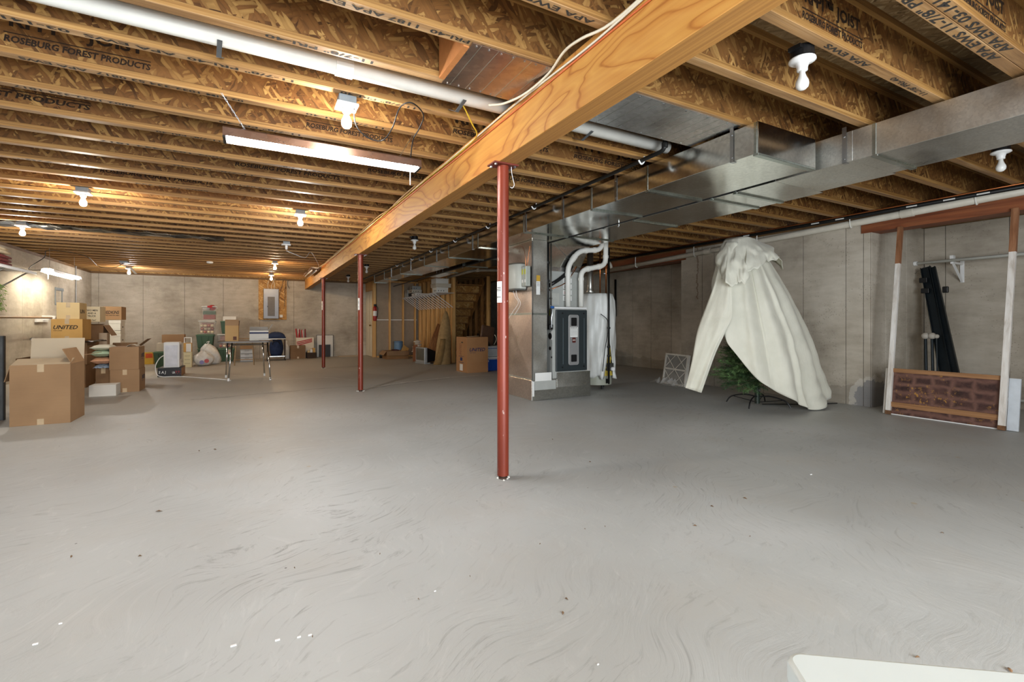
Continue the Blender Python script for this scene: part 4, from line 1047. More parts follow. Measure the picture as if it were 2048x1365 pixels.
# rear stud wall past the stair
pw = struct(box('wall_stair', m_osb('osb_stair_back', lin('5b4326'), lin('8d6c43'), lin('b3915f'), (0.2, 1.2, 2.3), 'yz', 0.6), 5.80, 5.82, 11.9, 15.2, 0, 2.35))
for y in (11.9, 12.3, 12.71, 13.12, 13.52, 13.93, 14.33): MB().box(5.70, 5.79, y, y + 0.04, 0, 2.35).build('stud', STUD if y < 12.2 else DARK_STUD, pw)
MB().box(5.685, 5.699, 12.45, 12.52, 0.55, 0.75).build('paint_mark', INK, pw)
t = thing('staircase', 'open wooden staircase seen from below behind the stud wall', 'stairs', (5.2, 12.9, 0))
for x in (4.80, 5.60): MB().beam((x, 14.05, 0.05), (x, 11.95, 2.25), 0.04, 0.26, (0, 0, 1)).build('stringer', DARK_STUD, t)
for i in range(10):
    y = 13.85 - i * 0.198; z = 0.20 + i * 0.209
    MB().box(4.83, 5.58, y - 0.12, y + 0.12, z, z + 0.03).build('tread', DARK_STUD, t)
    MB().box(4.83, 5.58, y + 0.09, y + 0.105, z - 0.18, z).build('riser', OSB_BOARD, t)

# fire extinguisher
t = thing('fire_extinguisher', 'red fire extinguisher hung on the wooden post by the door', 'extinguisher', (3.29, 14.79, 1.2))
ex, ey = 3.285, 14.79
MB().lathe([(0.05, 1.12), (0.058, 1.15), (0.058, 1.50), (0.04, 1.55), (0.022, 1.57)], (ex, ey, 0), 18).build('cylinder', plain('extinguisher_red', '9e2a26', 0.35), t, smooth=True)
MB().lathe([(0.0588, 1.27), (0.0588, 1.42)], (ex, ey, 0), 18, cap=False).build('label', LABELW, t, smooth=True)
MB().box(ex - 0.03, ex + 0.03, ey - 0.05, ey + 0.02, 1.57, 1.63).box(ex - 0.02, ex + 0.02, ey - 0.12, ey, 1.61, 1.63).build('valve_handle', BLACK, t)
MB().tube(smooth_path([(ex, ey - 0.05, 1.59), (ex + 0.07, ey - 0.06, 1.52), (ex + 0.07, ey - 0.04, 1.35), (ex + 0.062, ey - 0.03, 1.22)], 5), 0.01, 6).build('hose', BLACK, t)
box('bracket', BLACK, ex - 0.02, ex + 0.02, ey + 0.055, 14.87, 1.3, 1.34, t)

# wire shelf by the stairs
t = thing('wire_shelf', 'white wire shelf on diagonal braces along the stud wall', 'shelf', (4.35, 13.0, 1.8))
SZ, SX0, SX1, SYA, SYB = 1.83, 4.10, 4.595, 11.55, 14.62
mb = MB()
for i in range(11): mb.tube([(SX0 + 0.0 + i * (SX1 - SX0) / 10, SYA, SZ), (SX0 + i * (SX1 - SX0) / 10, SYB, SZ)], 0.004, 5)
for i in range(62): mb.tube([(SX0, SYA + i * 0.05, SZ + 0.005), (SX1, SYA + i * 0.05, SZ + 0.005), ], 0.0025, 4)
stuff(mb.build('wire_deck', WHITE, t))
mb = MB().tube([(SX0, SYA, SZ - 0.03), (SX0, SYB, SZ - 0.03)], 0.005, 5)
for i in range(62): mb.tube([(SX0, SYA + i * 0.05, SZ + 0.005), (SX0, SYA + i * 0.05, SZ - 0.03)], 0.003, 4)
mb.tube([(SX0, SYA, SZ), (SX0, SYB, SZ)], 0.006, 5)
mb.build('front_lip', WHITE, t)
for i in range(13): MB().tube([(SX0 + 0.005, 11.65 + i * 0.235, SZ - 0.03), (SX1 - 0.002, 11.65 + i * 0.235, SZ - 0.37)], 0.010, 6).build('brace', WHITE, t)

# left wall wire shelf
t = thing('wire_shelf', 'white wire shelf with two braces high on the left concrete wall', 'shelf', (-3.47, 10.3, 1.9))
LS0, LS1, LYA, LYB, LSZ = -3.645, -3.3, 8.6, 11.22, 1.925
mb = MB()
for i in range(8): mb.tube([(LS0 + i * (LS1 - LS0) / 7, LYA, LSZ), (LS0 + i * (LS1 - LS0) / 7, LYB, LSZ)], 0.004, 5)
for i in range(105): mb.tube([(LS0, LYA + i * 0.025, LSZ + 0.004), (LS1, LYA + i * 0.025, LSZ + 0.004)], 0.002, 4)
stuff(mb.build('wire_deck', WHITE, t))
mb = MB().tube([(LS1, LYA, LSZ - 0.045), (LS1, LYB, LSZ - 0.045)], 0.006, 6).tube([(LS1, LYA, LSZ), (LS1, LYB, LSZ)], 0.006, 6)
for i in range(105): mb.tube([(LS1, LYA + i * 0.025, LSZ), (LS1, LYA + i * 0.025, LSZ - 0.045)], 0.0045, 4)
mb.build('front_lip', WHITE, t)
for y in (10.65, 9.85, 9.0): MB().tube([(LS1, y + 0.15, LSZ - 0.045), (LS0, y - 0.15, LSZ - 0.42)], 0.012, 8).build('brace', STEEL, t)
def folded(name, label, x0, x1, y0, y1, z0, n, h, mats, cat='blanket', group=None, seed=1):
    t = thing(name, label, cat, ((x0 + x1) / 2, (y0 + y1) / 2, z0), group)
    R3 = random.Random(seed); z = z0
    for i in range(n):
        a, b, c, d_ = [R3.uniform(0, 0.03) for _ in range(4)]
        rows = []
        for j in range(7):
            u = j / 6; rows.append([Vector((x0 + a + (x1 - b - x0 - a) * u, y0 + c + (y1 - d_ - y0 - c) * v, z + h * (0.9 - 0.25 * (2 * u - 1) ** 4 - 0.2 * (2 * v - 1) ** 4) + R3.uniform(-0.004, 0.004))) for v in [q / 6 for q in range(7)]])
        mb = MB().grid(rows); n0 = len(mb.v)
        edge = [k for k in range(7)] + [7 * k + 6 for k in range(1, 7)] + [42 + k for k in range(5, -1, -1)] + [7 * k for k in range(5, 0, -1)]
        for k in edge: p = mb.v[k]; mb.v.append((p[0], p[1], z))
        m_ = len(edge)
        mb.f += [(edge[k], edge[(k + 1) % m_], n0 + (k + 1) % m_, n0 + k) for k in range(m_)] + [tuple(n0 + k for k in range(m_))]
        mb.build('fold', mats[i % len(mats)], t, smooth=True, bevel=0.0)
        z += h * 0.92
    return t
RUG = plain('red_blanket', '7a3230', 0.9, var=0.35, scale=30, bump=0.4); CREAM = plain('cream_fabric', 'ddd0b2', 0.9, var=0.08, bump=0.3)
folded('folded_blanket', 'folded red blankets stacked on the left wire shelf', -3.62, -3.31, 9.5, 10.35, LSZ + 0.008, 3, 0.06, [RUG], seed=3)
folded('folded_blanket', 'folded cream blanket on top of the red ones on the shelf', -3.61, -3.32, 9.45, 10.28, LSZ + 0.184, 2, 0.06, [CREAM], seed=4)
t = thing('closet_rod', 'wooden closet rod along the left wall ending in a white bracket', 'rod', (-3.5, 11, 1.14))
MB().tube([(-3.5, 8.6, 1.125), (-3.5, 12.85, 1.15)], 0.02, 10).build('pole', plain('pole_wood', '8a6b48', 0.5, var=0.15), t, smooth=True)
MB().box(-3.65, -3.62, 12.3, 12.9, 1.06, 1.14).box(-3.645, -3.46, 12.62, 12.70, 1.10, 1.19).build('bracket', PORC, t, bevel=0.004)
t = thing('wall_bracket', 'grey metal bracket fixed high on the left concrete wall', 'bracket', (-3.64, 13.6, 1.65))
MB().box(-3.65, -3.638, 13.35, 13.85, 1.74, 1.80).box(-3.65, -3.640, 13.35, 13.39, 1.45, 1.74).box(-3.65, -3.640, 13.75, 13.79, 1.45, 1.74).box(-3.65, -3.638, 13.35, 13.85, 1.43, 1.46).build('frame', GREYBOX, t)
t = thing('conduit', 'thin vertical conduit running down the left wall near the corner', 'pipe', (-3.63, 14.65, 1.5))
MB().tube([(-3.632, 14.65, 0.6), (-3.632, 14.65, 2.38)], 0.012, 8).build('pipe', STEEL, t)
t = thing('garland', 'green garland hanging under the left wire shelf', 'decoration', (-3.35, 9.9, 1.6))
R3 = random.Random(5); mb = MB()
for i in range(420):
    p = Vector((-3.33 + R3.gauss(0, 0.035), 9.86 + R3.gauss(0, 0.06), R3.uniform(1.22, 1.62))); q = p + Vector((R3.uniform(-1, 1), R3.uniform(-1, 1), R3.uniform(-0.8, 0.5))) * 0.05
    s = Vector((R3.uniform(-1, 1), R3.uniform(-1, 1), R3.uniform(-1, 1))) * 0.008
    mb.add([p - s, p + s, q], [(0, 1, 2)])
stuff(mb.build('foliage', plain('garland_green', '6c8b3f', 0.7, var=0.3, scale=40), t))
MB().tube([(-3.33, 9.86, LSZ - 0.045), (-3.33, 9.86, 1.3)], 0.004, 6).build('wire', BLACK, t)

yb_ = at_z(0, 440, JZ).y
kb = min((k for k in JOISTS if k > -9), key=lambda q: abs(JOISTS[q][0] + 0.2 - yb_))
t = thing('vapour_sheet', 'shiny black plastic film tucked between far joists over the left side', 'sheet', (-2.4, JOISTS[kb][0] + 0.2, JZ))
R3 = random.Random(17)
MB().grid([[Vector((-3.6 + 3.2 * i / 30, JOISTS[kb][0] + 0.03 + 0.345 * j / 4, JZ - 0.006 - 0.035 * R3.random())) for i in range(31)] for j in range(5)]).build('film', plain('black_film_overhead', '1d1e1e', 0.18, var=0.3), t, solid=0.002)

# ------------------------------------------------------------------ cartons
def carton(label, x0, x1, y0, y1, z0, z1, mat=CARD, group=None, top='closed', tape='front', prints=(), name='carton', open_h=0.0, cat='box'):
    t = thing(name, label, cat, ((x0 + x1) / 2, (y0 + y1) / 2, z0), group)
    th = 0.005
    body = MB()
    body.box(x0, x1, y0, y0 + th, z0, z1).box(x0, x1, y1 - th, y1, z0, z1).box(x0, x0 + th, y0 + th, y1 - th, z0, z1).box(x1 - th, x1, y0 + th, y1 - th, z0, z1).box(x0 + th, x1 - th, y0 + th, y1 - th, z0, z0 + th)
    body.build('body', mat, t)
    ym = (y0 + y1) / 2; w = x1 - x0
    if top == 'closed':
        box('flap', mat, x0 + 0.001, x1 - 0.001, y0 + 0.001, ym - 0.0015, z1 - 0.001, z1 + 0.004, t)
        box('flap', mat, x0 + 0.001, x1 - 0.001, ym + 0.0015, y1 - 0.001, z1 - 0.001, z1 + 0.004, t)
        if tape: box('tape', TAPE, x0 + w * 0.5 - 0.028, x0 + w * 0.5 + 0.028, y0 - 0.0006, y1 + 0.0006, z1 + 0.0035, z1 + 0.005, t)
    elif top == 'lid':
        MB().box(x0 - 0.006, x1 + 0.006, y0 - 0.006, y1 + 0.006, z1 - 0.06, z1 + 0.006).build('lid', mat, t, bevel=0.003)
    if tape:
        xm = x0 + w * 0.5
        box('tape', TAPE, xm - 0.026, xm + 0.026, y0 - 0.0012, y0 - 0.0004, z1 - 0.075, z1 + 0.004, t)
        box('tape', TAPE, xm - 0.026, xm + 0.026, y0 - 0.0012, y0 - 0.0004, z0, z0 + 0.06, t)
    for s, face, u, v, pw, ph, m, sh in prints:   # u, v: fractions of the face (left, bottom)
        if face == 'f': letters(s, (x0 + u * w, y0 - 0.0012, z0 + v * (z1 - z0)), (1, 0, 0), (0, 0, 1), pw * w, ph * (z1 - z0), m, t, sh, 0.02, 'print')
        elif face == 'r': letters(s, (x1 + 0.0012, y0 + u * (y1 - y0), z0 + v * (z1 - z0)), (0, 1, 0), (0, 0, 1), pw * (y1 - y0), ph * (z1 - z0), m, t, sh, 0.02, 'print')
        elif face == 'l': letters(s, (x0 - 0.0012, y1 - u * (y1 - y0), z0 + v * (z1 - z0)), (0, -1, 0), (0, 0, 1), pw * (y1 - y0), ph * (z1 - z0), m, t, sh, 0.02, 'print')
        elif face == 'lv': letters(s, (x0 - 0.0012, y0 + u * (y1 - y0), z0 + v * (z1 - z0)), (0, 0, 1), (0, 1, 0), pw * (z1 - z0), ph * (y1 - y0), m, t, sh, 0.02, 'print')
    return t
def flap(t, a, b, out, ang, L, mat, name='flap'):
    """a flap hinged on edge a-b, leaning 'out' by ang degrees from upright"""
    a, b, o = Vector(a), Vector(b), Vector(out)
    d = Vector((0, 0, 1)) * math.cos(math.radians(ang)) + o * math.sin(math.radians(ang))
    n = (b - a).cross(d).normalized() * 0.0025
    q = [a, b, b + d * L, a + d * L]
    return MB().add([p - n for p in q] + [p + n for p in q], [(0, 1, 2, 3), (7, 6, 5, 4), (0, 4, 5, 1), (1, 5, 6, 2), (2, 6, 7, 3), (3, 7, 4, 0)]).build(name, mat, t)
def FR(l, r, t_, b, Y):    # front rectangle of a box standing on plane y = Y
    p, q = at_y(l, b, Y), at_y(r, t_, Y)
    return p.x, q.x, (at_y(l, b, Y).z + at_y(r, b, Y).z) / 2, (at_y(l, t_, Y).z + q.z) / 2
UN = lambda m=INK: ('UNITED', 'f', 0.06, 0.47, 0.80, 0.20, m, 0.3)

# big open carton in front
X0, X1, Y0, Y1, Z1 = -2.127, -1.668, 6.545, 7.02, 0.613
t = carton('big open brown carton at the front of the left pile, flaps raised', X0, X1, Y0, Y1, 0.001, Z1, CARD, top='open')
flap(t, (X0 + 0.01, Y1, Z1), (X1 - 0.005, Y1, Z1), (0, 1, 0), 8, 0.26, m_card('flap_pale', 'b5a68f', 'c2b49d'))
flap(t, (X0 + 0.01, Y0, Z1), (X1 - 0.005, Y0, Z1), (0, 1, 0), 72, 0.17, m_card('flap_pale2', 'a9977c', 'b7a58a'))
f2 = flap(t, (X1, Y0 + 0.03, Z1), (X1, Y1, Z1), (-1, 0, 0), 25, 0.17, CARD)
flap(t, (X0, Y0 + 0.02, Z1), (X0, Y1, Z1), (-1, 0, 0), 165, 0.17, CARD)
letters('HANDLE WITH CARE', (X1 - 0.028, Y0 + 0.22, Z1 + 0.06), (0, 1, 0), (-0.42, 0, 0.9), 0.2, 0.022, INK_OLD, t, 0.0, 0.01, 'print')
# carton with binders behind it
x1 = -2.06
t = carton('brown carton holding binders, behind the big open carton', x1 - 0.50, x1, 8.05, 8.66, 0.001, 0.60, CARD_DARK, top='open', tape=None)
flap(t, (x1, 8.07, 0.60), (x1, 8.64, 0.60), (1, 0, 0), 80, 0.2, CARD)
bcol = ['2b2f36', '2a3a63', '23345c', 'e2e2de', 'dcdcd6', '3d5a86', '26282c']
for i, c in enumerate(bcol):
    xx = x1 - 0.35 + i * 0.045
    b = thing('binder', '%s binder standing in the brown carton, %s from the right' % (dict(zip(bcol, ('black', 'navy', 'dark blue', 'white', 'off-white', 'steel blue', 'charcoal')))[c], ('seventh', 'sixth', 'fifth', 'fourth', 'third', 'second', 'first')[i]), 'binder', (xx, 8.3, 0.4), 'binders in the brown carton')
    m = plain('binder_' + c, c, 0.4)
    box('cover', m, xx - 0.018, xx - 0.014, 8.12, 8.36, 0.40, 0.72, b); box('cover', m, xx + 0.014, xx + 0.018, 8.12, 8.36, 0.40, 0.72, b)
    box('spine', m, xx - 0.018, xx + 0.018, 8.115, 8.12, 0.40, 0.72, b); box('pages', LABELW, xx - 0.013, xx + 0.013, 8.125, 8.34, 0.41, 0.70, b)
carton('long low white carton on the floor beside the stacked cartons', -2.02, -1.722, 8.70, 8.96, 0.001, 0.155, CARD_WHITE, tape=None)
PU = (('UNITED', 'r', 0.42, 0.50, 0.50, 0.19, INK_NAVY, 0.3), ('VAN LINES', 'r', 0.42, 0.42, 0.30, 0.04, INK_NAVY, 0.2))
t = carton('brown moving carton on the floor, lower of the pair on the right', -1.865, -1.515, 9.06, 9.50, 0.001, 0.335, CARD, prints=PU)
t = carton('brown moving carton on top of the right-hand pair of cartons', -1.872, -1.522, 9.06, 9.50, 0.341, 0.675, CARD, prints=PU, tape=None)
MB().grid([[Vector((-1.70 + 0.14 * u, 9.2 + 0.2 * v, 0.682 + 0.03 * math.sin(3.1 * u))) for u in (0, .25, .5, .75, 1)] for v in (0, 1)]).build('lifted_flap', CARD_PALE, t, solid=0.004)
# pillow stack
def cushion(name, label, cat, c, sx, sy, sz, mat, seed=1, seamc=None):
    R3 = random.Random(seed); rows = []
    t = thing(name, label, cat, (c[0], c[1], c[2] - sz))
    for s in (-1, 1):
        rows = []
        for j in range(13):
            v = -1 + 2 * j / 12; row = []
            for i in range(13):
                u = -1 + 2 * i / 12
                h = (max(0, 1 - u ** 4) * max(0, 1 - v ** 4)) ** 0.55
                row.append(Vector((c[0] + u * sx * (1 - 0.06 * (1 - v * v)), c[1] + v * sy * (1 - 0.06 * (1 - u * u)), c[2] + s * sz * h * (1 + 0.06 * math.sin(7 * u + seed) * math.cos(6 * v)))))
            rows.append(row)
        MB().grid(rows).build('face', mat, t, smooth=True)
    pts = []
    for u, v in [(-1 + k / 4, -1) for k in range(9)] + [(1, -1 + k / 4) for k in range(1, 9)] + [(1 - k / 4, 1) for k in range(1, 9)] + [(-1, 1 - k / 4) for k in range(1, 9)]:
        pts.append((c[0] + u * sx * (1 - 0.06 * (1 - v * v)), c[1] + v * sy * (1 - 0.06 * (1 - u * u)), c[2]))
    MB().tube(pts, 0.006, 5).build('seam', mat, t)
    return t
cx, cy = -1.985, 9.32
carton('brown carton with wide tape under the pillows', cx - 0.07, cx + 0.108, cy - 0.14, cy + 0.2, 0.001, 0.36, CARD_DARK)
t = thing('plastic_bag', 'blue-white plastic bag squeezed between carton and pillows', 'bag', (cx, cy, 0.36))
R3 = random.Random(8)
MB().grid([[Vector((cx + 0.005 + u * 0.10, cy + v * 0.18, 0.366 + 0.05 * (1 - u ** 4) * (1 - v ** 4) + R3.uniform(0, 0.012))) for u in [-1 + k / 5 for k in range(11)]] for v in [-1 + k / 5 for k in range(11)]]).build('film', plain('blue_film', '8fa3b8', 0.2, var=0.3, scale=30), t, solid=0.003)
cushion('pillow', 'peach pillow in the middle of the left pile', 'pillow', (cx, cy, 0.475), 0.115, 0.19, 0.052, plain('peach_fabric', 'cf9c7a', 0.9, var=0.15, scale=25, bump=0.3), 2)
cushion('pillow', 'mint green pillow under the cream one', 'pillow', (cx - 0.005, cy, 0.582), 0.115, 0.19, 0.050, plain('mint_fabric', 'a9bfa2', 0.9, var=0.12, scale=20, bump=0.3), 3)
cushion('pillow', 'cream pillow topping the pillow stack', 'pillow', (cx - 0.005, cy + 0.01, 0.672), 0.12, 0.19, 0.040, plain('cream_pillow', 'd8d4c0', 0.9, var=0.06, scale=20, bump=0.3), 5)
# the rear stacks by the left wall
YB = 10.0
ux0, ux1, uz0, uz1 = FR(102, 165, 639, 681, YB)
carton('brown carton on the floor at the bottom of the back stack', ux0 - 0.06, ux0 + 0.42, YB - 0.02, YB + 0.5, 0.001, 0.37, CARD_DARK)
carton('brown carton under the ochre moving carton', ux0 - 0.08, ux0 + 0.44, YB - 0.03, YB + 0.5, 0.377, 0.725, CARD_DARK, tape=None)
t = thing('plastic_sheet', 'crumpled black plastic sheet lying under the ochre carton', 'sheet', (ux0 + 0.1, YB, 0.73))
R3 = random.Random(3)
MB().grid([[Vector((ux0 - 0.20 + 0.78 * i / 16, YB - 0.16 + 0.66 * j / 8, 0.734 + (0.028 * R3.random() if j < 2 or i < 3 or i > 13 else 0.002) + (0.06 if (i == 0 and j < 3) else 0))) for i in range(17)] for j in range(9)]).build('film', plain('black_film', '262826', 0.25, var=0.4, scale=20), t, solid=0.003)
zz = 0.772
carton('ochre moving carton in the back stack, lower of two', ux0, ux1, YB, YB + 0.46, zz, uz1, CARD_OCHRE, prints=(('UNITED', 'f', 0.07, 0.52, 0.78, 0.19, INK, 0.3), ('VAN LINES', 'f', 0.07, 0.435, 0.28, 0.04, INK, 0.2)))
a0, a1, b0, b1 = FR(113, 159, 606, 639, YB + 0.04)
carton('buff plain carton topping the ochre moving carton', a0, a1, YB + 0.04, YB + 0.42, uz1 + 0.006, b1, CARD_BUFF, prints=(('UN', 'r', 0.1, 0.35, 0.6, 0.25, INK, 0.2),))
YT = 11.0
a0, a1, b0, b1 = FR(166, 200, 614, 644, YT)
t = carton('tall dark brown carton with open top under the cream carton', a0 - 0.02, a1 + 0.05, YT - 0.02, YT + 0.42, 0.001, b0 - 0.06, CARD_DARK, top='open', tape=None)
flap(t, (a0 + 0.02, YT - 0.02, b0 - 0.06), (a1 + 0.03, YT - 0.02, b0 - 0.06), (0, 1, 0), 85, 0.2, CARD_DARK)
flap(t, (a1 + 0.05, YT, b0 - 0.06), (a1 + 0.05, YT + 0.4, b0 - 0.06), (1, 0, 0), 150, 0.22, CARD)
t = carton('cream carton printed with mover lettering in the back stack', a0, a1, YT, YT + 0.36, b0, b1, CARD_BUFF if False else m_card('cream_cardboard', 'd8c8a4', 'e2d4b4'), tape=None,
       prints=(('TWO MEN', 'f', 0.13, 0.70, 0.74, 0.12, INK, 0.0), ('AND A', 'f', 0.27, 0.51, 0.5, 0.12, INK, 0.0), ('TRUCK', 'f', 0.26, 0.32, 0.5, 0.12, INK, 0.0), ('"Who Care"', 'f', 0.22, 0.06, 0.55, 0.11, INK, 0.1)))
a0, a1, b0, b1 = FR(198, 214, 667, 693, 10.7)
carton('narrow upright grey-brown carton between stack and pillows', a0, a1, 10.7, 10.82, 0.001, b1, m_card('greybrown_cardboard', 'a5937c', 'b3a18a'), tape=None)
YE = 12.6
a0, a1, b0, b1 = FR(206, 243, 614, 640, YE)
c0, c1, d0, d1 = FR(218, 241, 640, 681, YE)
h = (b0 - 0.006 - 0.56) / 2
carton('brown carton on the floor below the white file boxes', c0 - 0.08, c1 + 0.01, YE - 0.02, YE + 0.42, 0.001, 0.55, CARD_DARK)
for k, lab in enumerate(('white lidded file box, lower of two by the far left corner', 'white lidded file box, upper of two under the brown carton')):
    tt = carton(lab, c0, c1, YE, YE + 0.38, 0.562 + k * h, 0.562 + (k + 1) * h - 0.012, CARD_WHITE, group='white file boxes', top='lid', tape=None, name='file_box')
    box('hand_hole', BLACK, c1 + 0.0002, c1 + 0.0012, YE + 0.15, YE + 0.24, 0.562 + k * h + 0.11, 0.562 + k * h + 0.14, tt)
    box('label_slot', INK_OLD, c0 + 0.09, c0 + 0.2, YE - 0.0012, YE - 0.0002, 0.562 + k * h + 0.05, 0.562 + k * h + 0.056, tt)
carton('brown moving carton on top of the white file boxes', a0, a1, YE - 0.01, YE + 0.4, b0, b1, CARD, tape=None, prints=(('WATKINS', 'f', 0.04, 0.45, 0.84, 0.24, INK, 0.2), ('SINCE 1868', 'f', 0.2, 0.30, 0.6, 0.07, INK, 0.1)) if False else (('HEDKINS', 'f', 0.04, 0.45, 0.84, 0.24, INK, 0.2), ('THE CARRYING MEN', 'f', 0.12, 0.30, 0.76, 0.08, INK, 0.1)))
t = carton('open dark carton with raised flap behind the right-hand pair', -2.30, -1.93, 10.9, 11.3, 0.001, 0.55, CARD_DARK, top='open', tape=None)
flap(t, (-1.93, 10.9, 0.55), (-1.93, 11.3, 0.55), (1, 0, 0), 48, 0.3, CARD_DARK)
flap(t, (-2.30, 11.3, 0.55), (-1.93, 11.3, 0.55), (0, 1, 0), 35, 0.15, CARD_DARK)
t = thing('dark_board', 'dark scuffed board standing on edge at the left picture edge', 'board', (-2.7, 7.06, 0))
box('board', plain('scuffed_dark_board', '4a4d4f', 0.6, var=0.4, scale=6), -3.1, -2.338, 7.045, 7.075, 0.001, 0.90, t, bevel=0.002)
box('edge_strip', BLACK, -2.338, -2.328, 7.04, 7.08, 0.001, 0.90, t)

# ------------------------------------------------------------------ middle group: appliance, totes, bags
YA = 11.29
t = carton('flat black printed carton under the white appliance', -1.611, -1.232, YA, YA + 0.62, 0.001, 0.165, plain('black_carton', '1c1a1b', 0.45, var=0.15), tape=None, prints=(('S A J', 'f', 0.05, 0.3, 0.30, 0.4, LABELW, 0.1), ('USA', 'f', 0.62, 0.35, 0.12, 0.25, LABELW, 0.0), ('+ : + :', 'f', 0.76, 0.25, 0.2, 0.5, INK_RED, 0.0)))
box('side_panel', m_card('tan_print', '9c7a60', 'a98668'), -1.2318, -1.2308, YA + 0.01, YA + 0.61, 0.01, 0.16, t)
x0, x1, z0, z1 = FR(327, 359, 685, 740, YA + 0.03)
t = thing('dehumidifier', 'white dehumidifier standing on the flat black carton', 'appliance', ((x0 + x1) / 2, YA + 0.2, 0.172))
box('housing', WHITE, x0, x1, YA + 0.03, YA + 0.33, 0.172, z1, t, bevel=0.014)
box('front_panel', plain('appliance_front', 'd5d6dc', 0.35), x0 + 0.025, x1 - 0.03, YA + 0.022, YA + 0.031, 0.20, z1 - 0.06, t, bevel=0.006)
for i in range(9): box('grille_slat', plain('grille_grey', '8a8580', 0.5), x1 - 0.001, x1 + 0.004, YA + 0.07 + i * 0.024, YA + 0.082 + i * 0.024, 0.33, z1 - 0.05, t)
MB().tube(smooth_path([(x0 + 0.01, YA + 0.2, 0.42), (x0 - 0.07, YA + 0.12, 0.36), (x0 - 0.12, YA + 0.0, 0.22), (x0 - 0.09, YA - 0.06, 0.06), (x0 + 0.0, YA - 0.1, 0.012), (x0 + 0.15, YA - 0.1, 0.009), (-1.2, 11.1, 0.008), (-0.95, 10.8, 0.008), (-0.5, 10.2, 0.008), (-0.35, 9.95, 0.008)], 6), 0.008, 8).build('power_cord', PORC, t, smooth=True)
def tote(label, x0, x1, y0, y1, z0, z1, mat, lid, cat='bin', group='storage totes', contents=None, name='storage_tote'):
    t = thing(name, label, cat, ((x0 + x1) / 2, (y0 + y1) / 2, z0), group)
    k = 0.045; hz = z1 - 0.03
    q = []
    for z, e in ((z0, k), (hz, 0.012)):
        q += [(x0 + e, y0 + e, z), (x1 - e, y0 + e, z), (x1 - e, y1 - e, z), (x0 + e, y1 - e, z)]
    MB().add(q, [(0, 1, 5, 4), (1, 2, 6, 5), (2, 3, 7, 6), (3, 0, 4, 7), (0, 3, 2, 1)]).build('body', mat, t, bevel=0.012)
    MB().box(x0, x1, y0, y1, hz, z1 - 0.01).box(x0 + 0.02, x1 - 0.02, y0 + 0.02, y1 - 0.02, z1 - 0.011, z1).build('lid', lid, t, bevel=0.006)
    xm = (x0 + x1) / 2; w = (x1 - x0)
    if mat is GREEN:
        for s in (-1, 1): MB().beam((xm + s * w * 0.20, y0 + 0.014, hz - 0.03), (xm + s * w * 0.12 , y0 + 0.034, z0 + 0.06), 0.012, 0.012).build('rib', mat, t)
    MB().box(x1 - 0.02, x1 + 0.012, (y0 + y1) / 2 - 0.07, (y0 + y1) / 2 + 0.07, hz - 0.03, hz - 0.005).build('handle', lid, t, bevel=0.004)
    if contents: contents(t)
    return t
def m_clear():
    t = NT('clear_tote_plastic'); t.b.inputs['Base Color'].default_value = (0.92, 0.93, 0.93, 1)
    return t.done(0.12, 0, 0.5, Transmission_Weight=0.0, Alpha=0.13)
CLEAR = m_clear()
x0, x1, z0, z1 = FR(305, 331, 704, 737, 13.64)
tote('green tote on the floor behind the white appliance', x0, x1 + 0.12, 13.64, 14.2, 0.002, z1, GREEN, GREEN_LID)
a0, a1, b0, b1 = FR(325, 369, 670, 700, 14.0)
carton('brown carton sitting on the green tote by the far wall', a0, a1, 13.9, 14.25, z1 + 0.20, b1, CARD, tape=None)
carton('pale boxes stacked under the brown carton on the green tote', x0 + 0.06, x1 + 0.1, 13.75, 14.15, z1 + 0.003, z1 + 0.19, CARD_PALE, tape=None)
x0, x1, z0, z1 = FR(291, 306, 706, 729, 15.0)
t = carton('yellow carton with an orange front near the far wall', x0 - 0.05, x1, 15.0, 15.25, 0.001, z1, plain('yellow_carton', 'c9a238', 0.6), tape=None)
box('front_print', plain('orange_print', 'cf5a2c', 0.6), x0, x1 - 0.01, 14.9975, 14.9992, 0.16, z1 - 0.02, t)
for i in range(4):
    MB().beam((x0 + 0.02 + i * 0.04, 14.9965, 0.18), (x0 + 0.09 + i * 0.04, 14.9965, z1 - 0.05), 0.012, 0.001).build('cross_print', INK_RED, t)
x0, x1, z0, z1 = FR(367, 381, 705, 735, 13.5)
t = carton('pale yellow carton standing right of the white appliance', x0, x1 + 0.02, 13.5, 13.7, 0.001, z1, m_card('pale_yellow', 'd5cba4', 'ded5b2'), tape=None)
for i in range(4): box('print', INK_OLD, x0 + 0.02, x1 - 0.01, 13.4985, 13.4995, 0.09 + i * 0.09, 0.095 + i * 0.09, t)
a0, a1, b0, b1 = FR(367, 383, 675, 704, 13.52)
t = carton('white and tan carton with a handle on the pale yellow one', a0, a1, 13.52, 13.68, z1 + 0.006, b1 - 0.14, CARD_OCHRE, tape=None)
box('front_print', LABELW, a0 + 0.05, a0 + 0.15, 13.518, 13.519, z1 + 0.01, b1 - 0.15, t)
MB().tube([(a0 + 0.01, 13.6, b1 - 0.14), (a0 + 0.01, 13.6, b1 - 0.01), (a1 - 0.01, 13.6, b1 - 0.01), (a1 - 0.01, 13.6, b1 - 0.14)], 0.014, 6).build('handle', PORC, t)
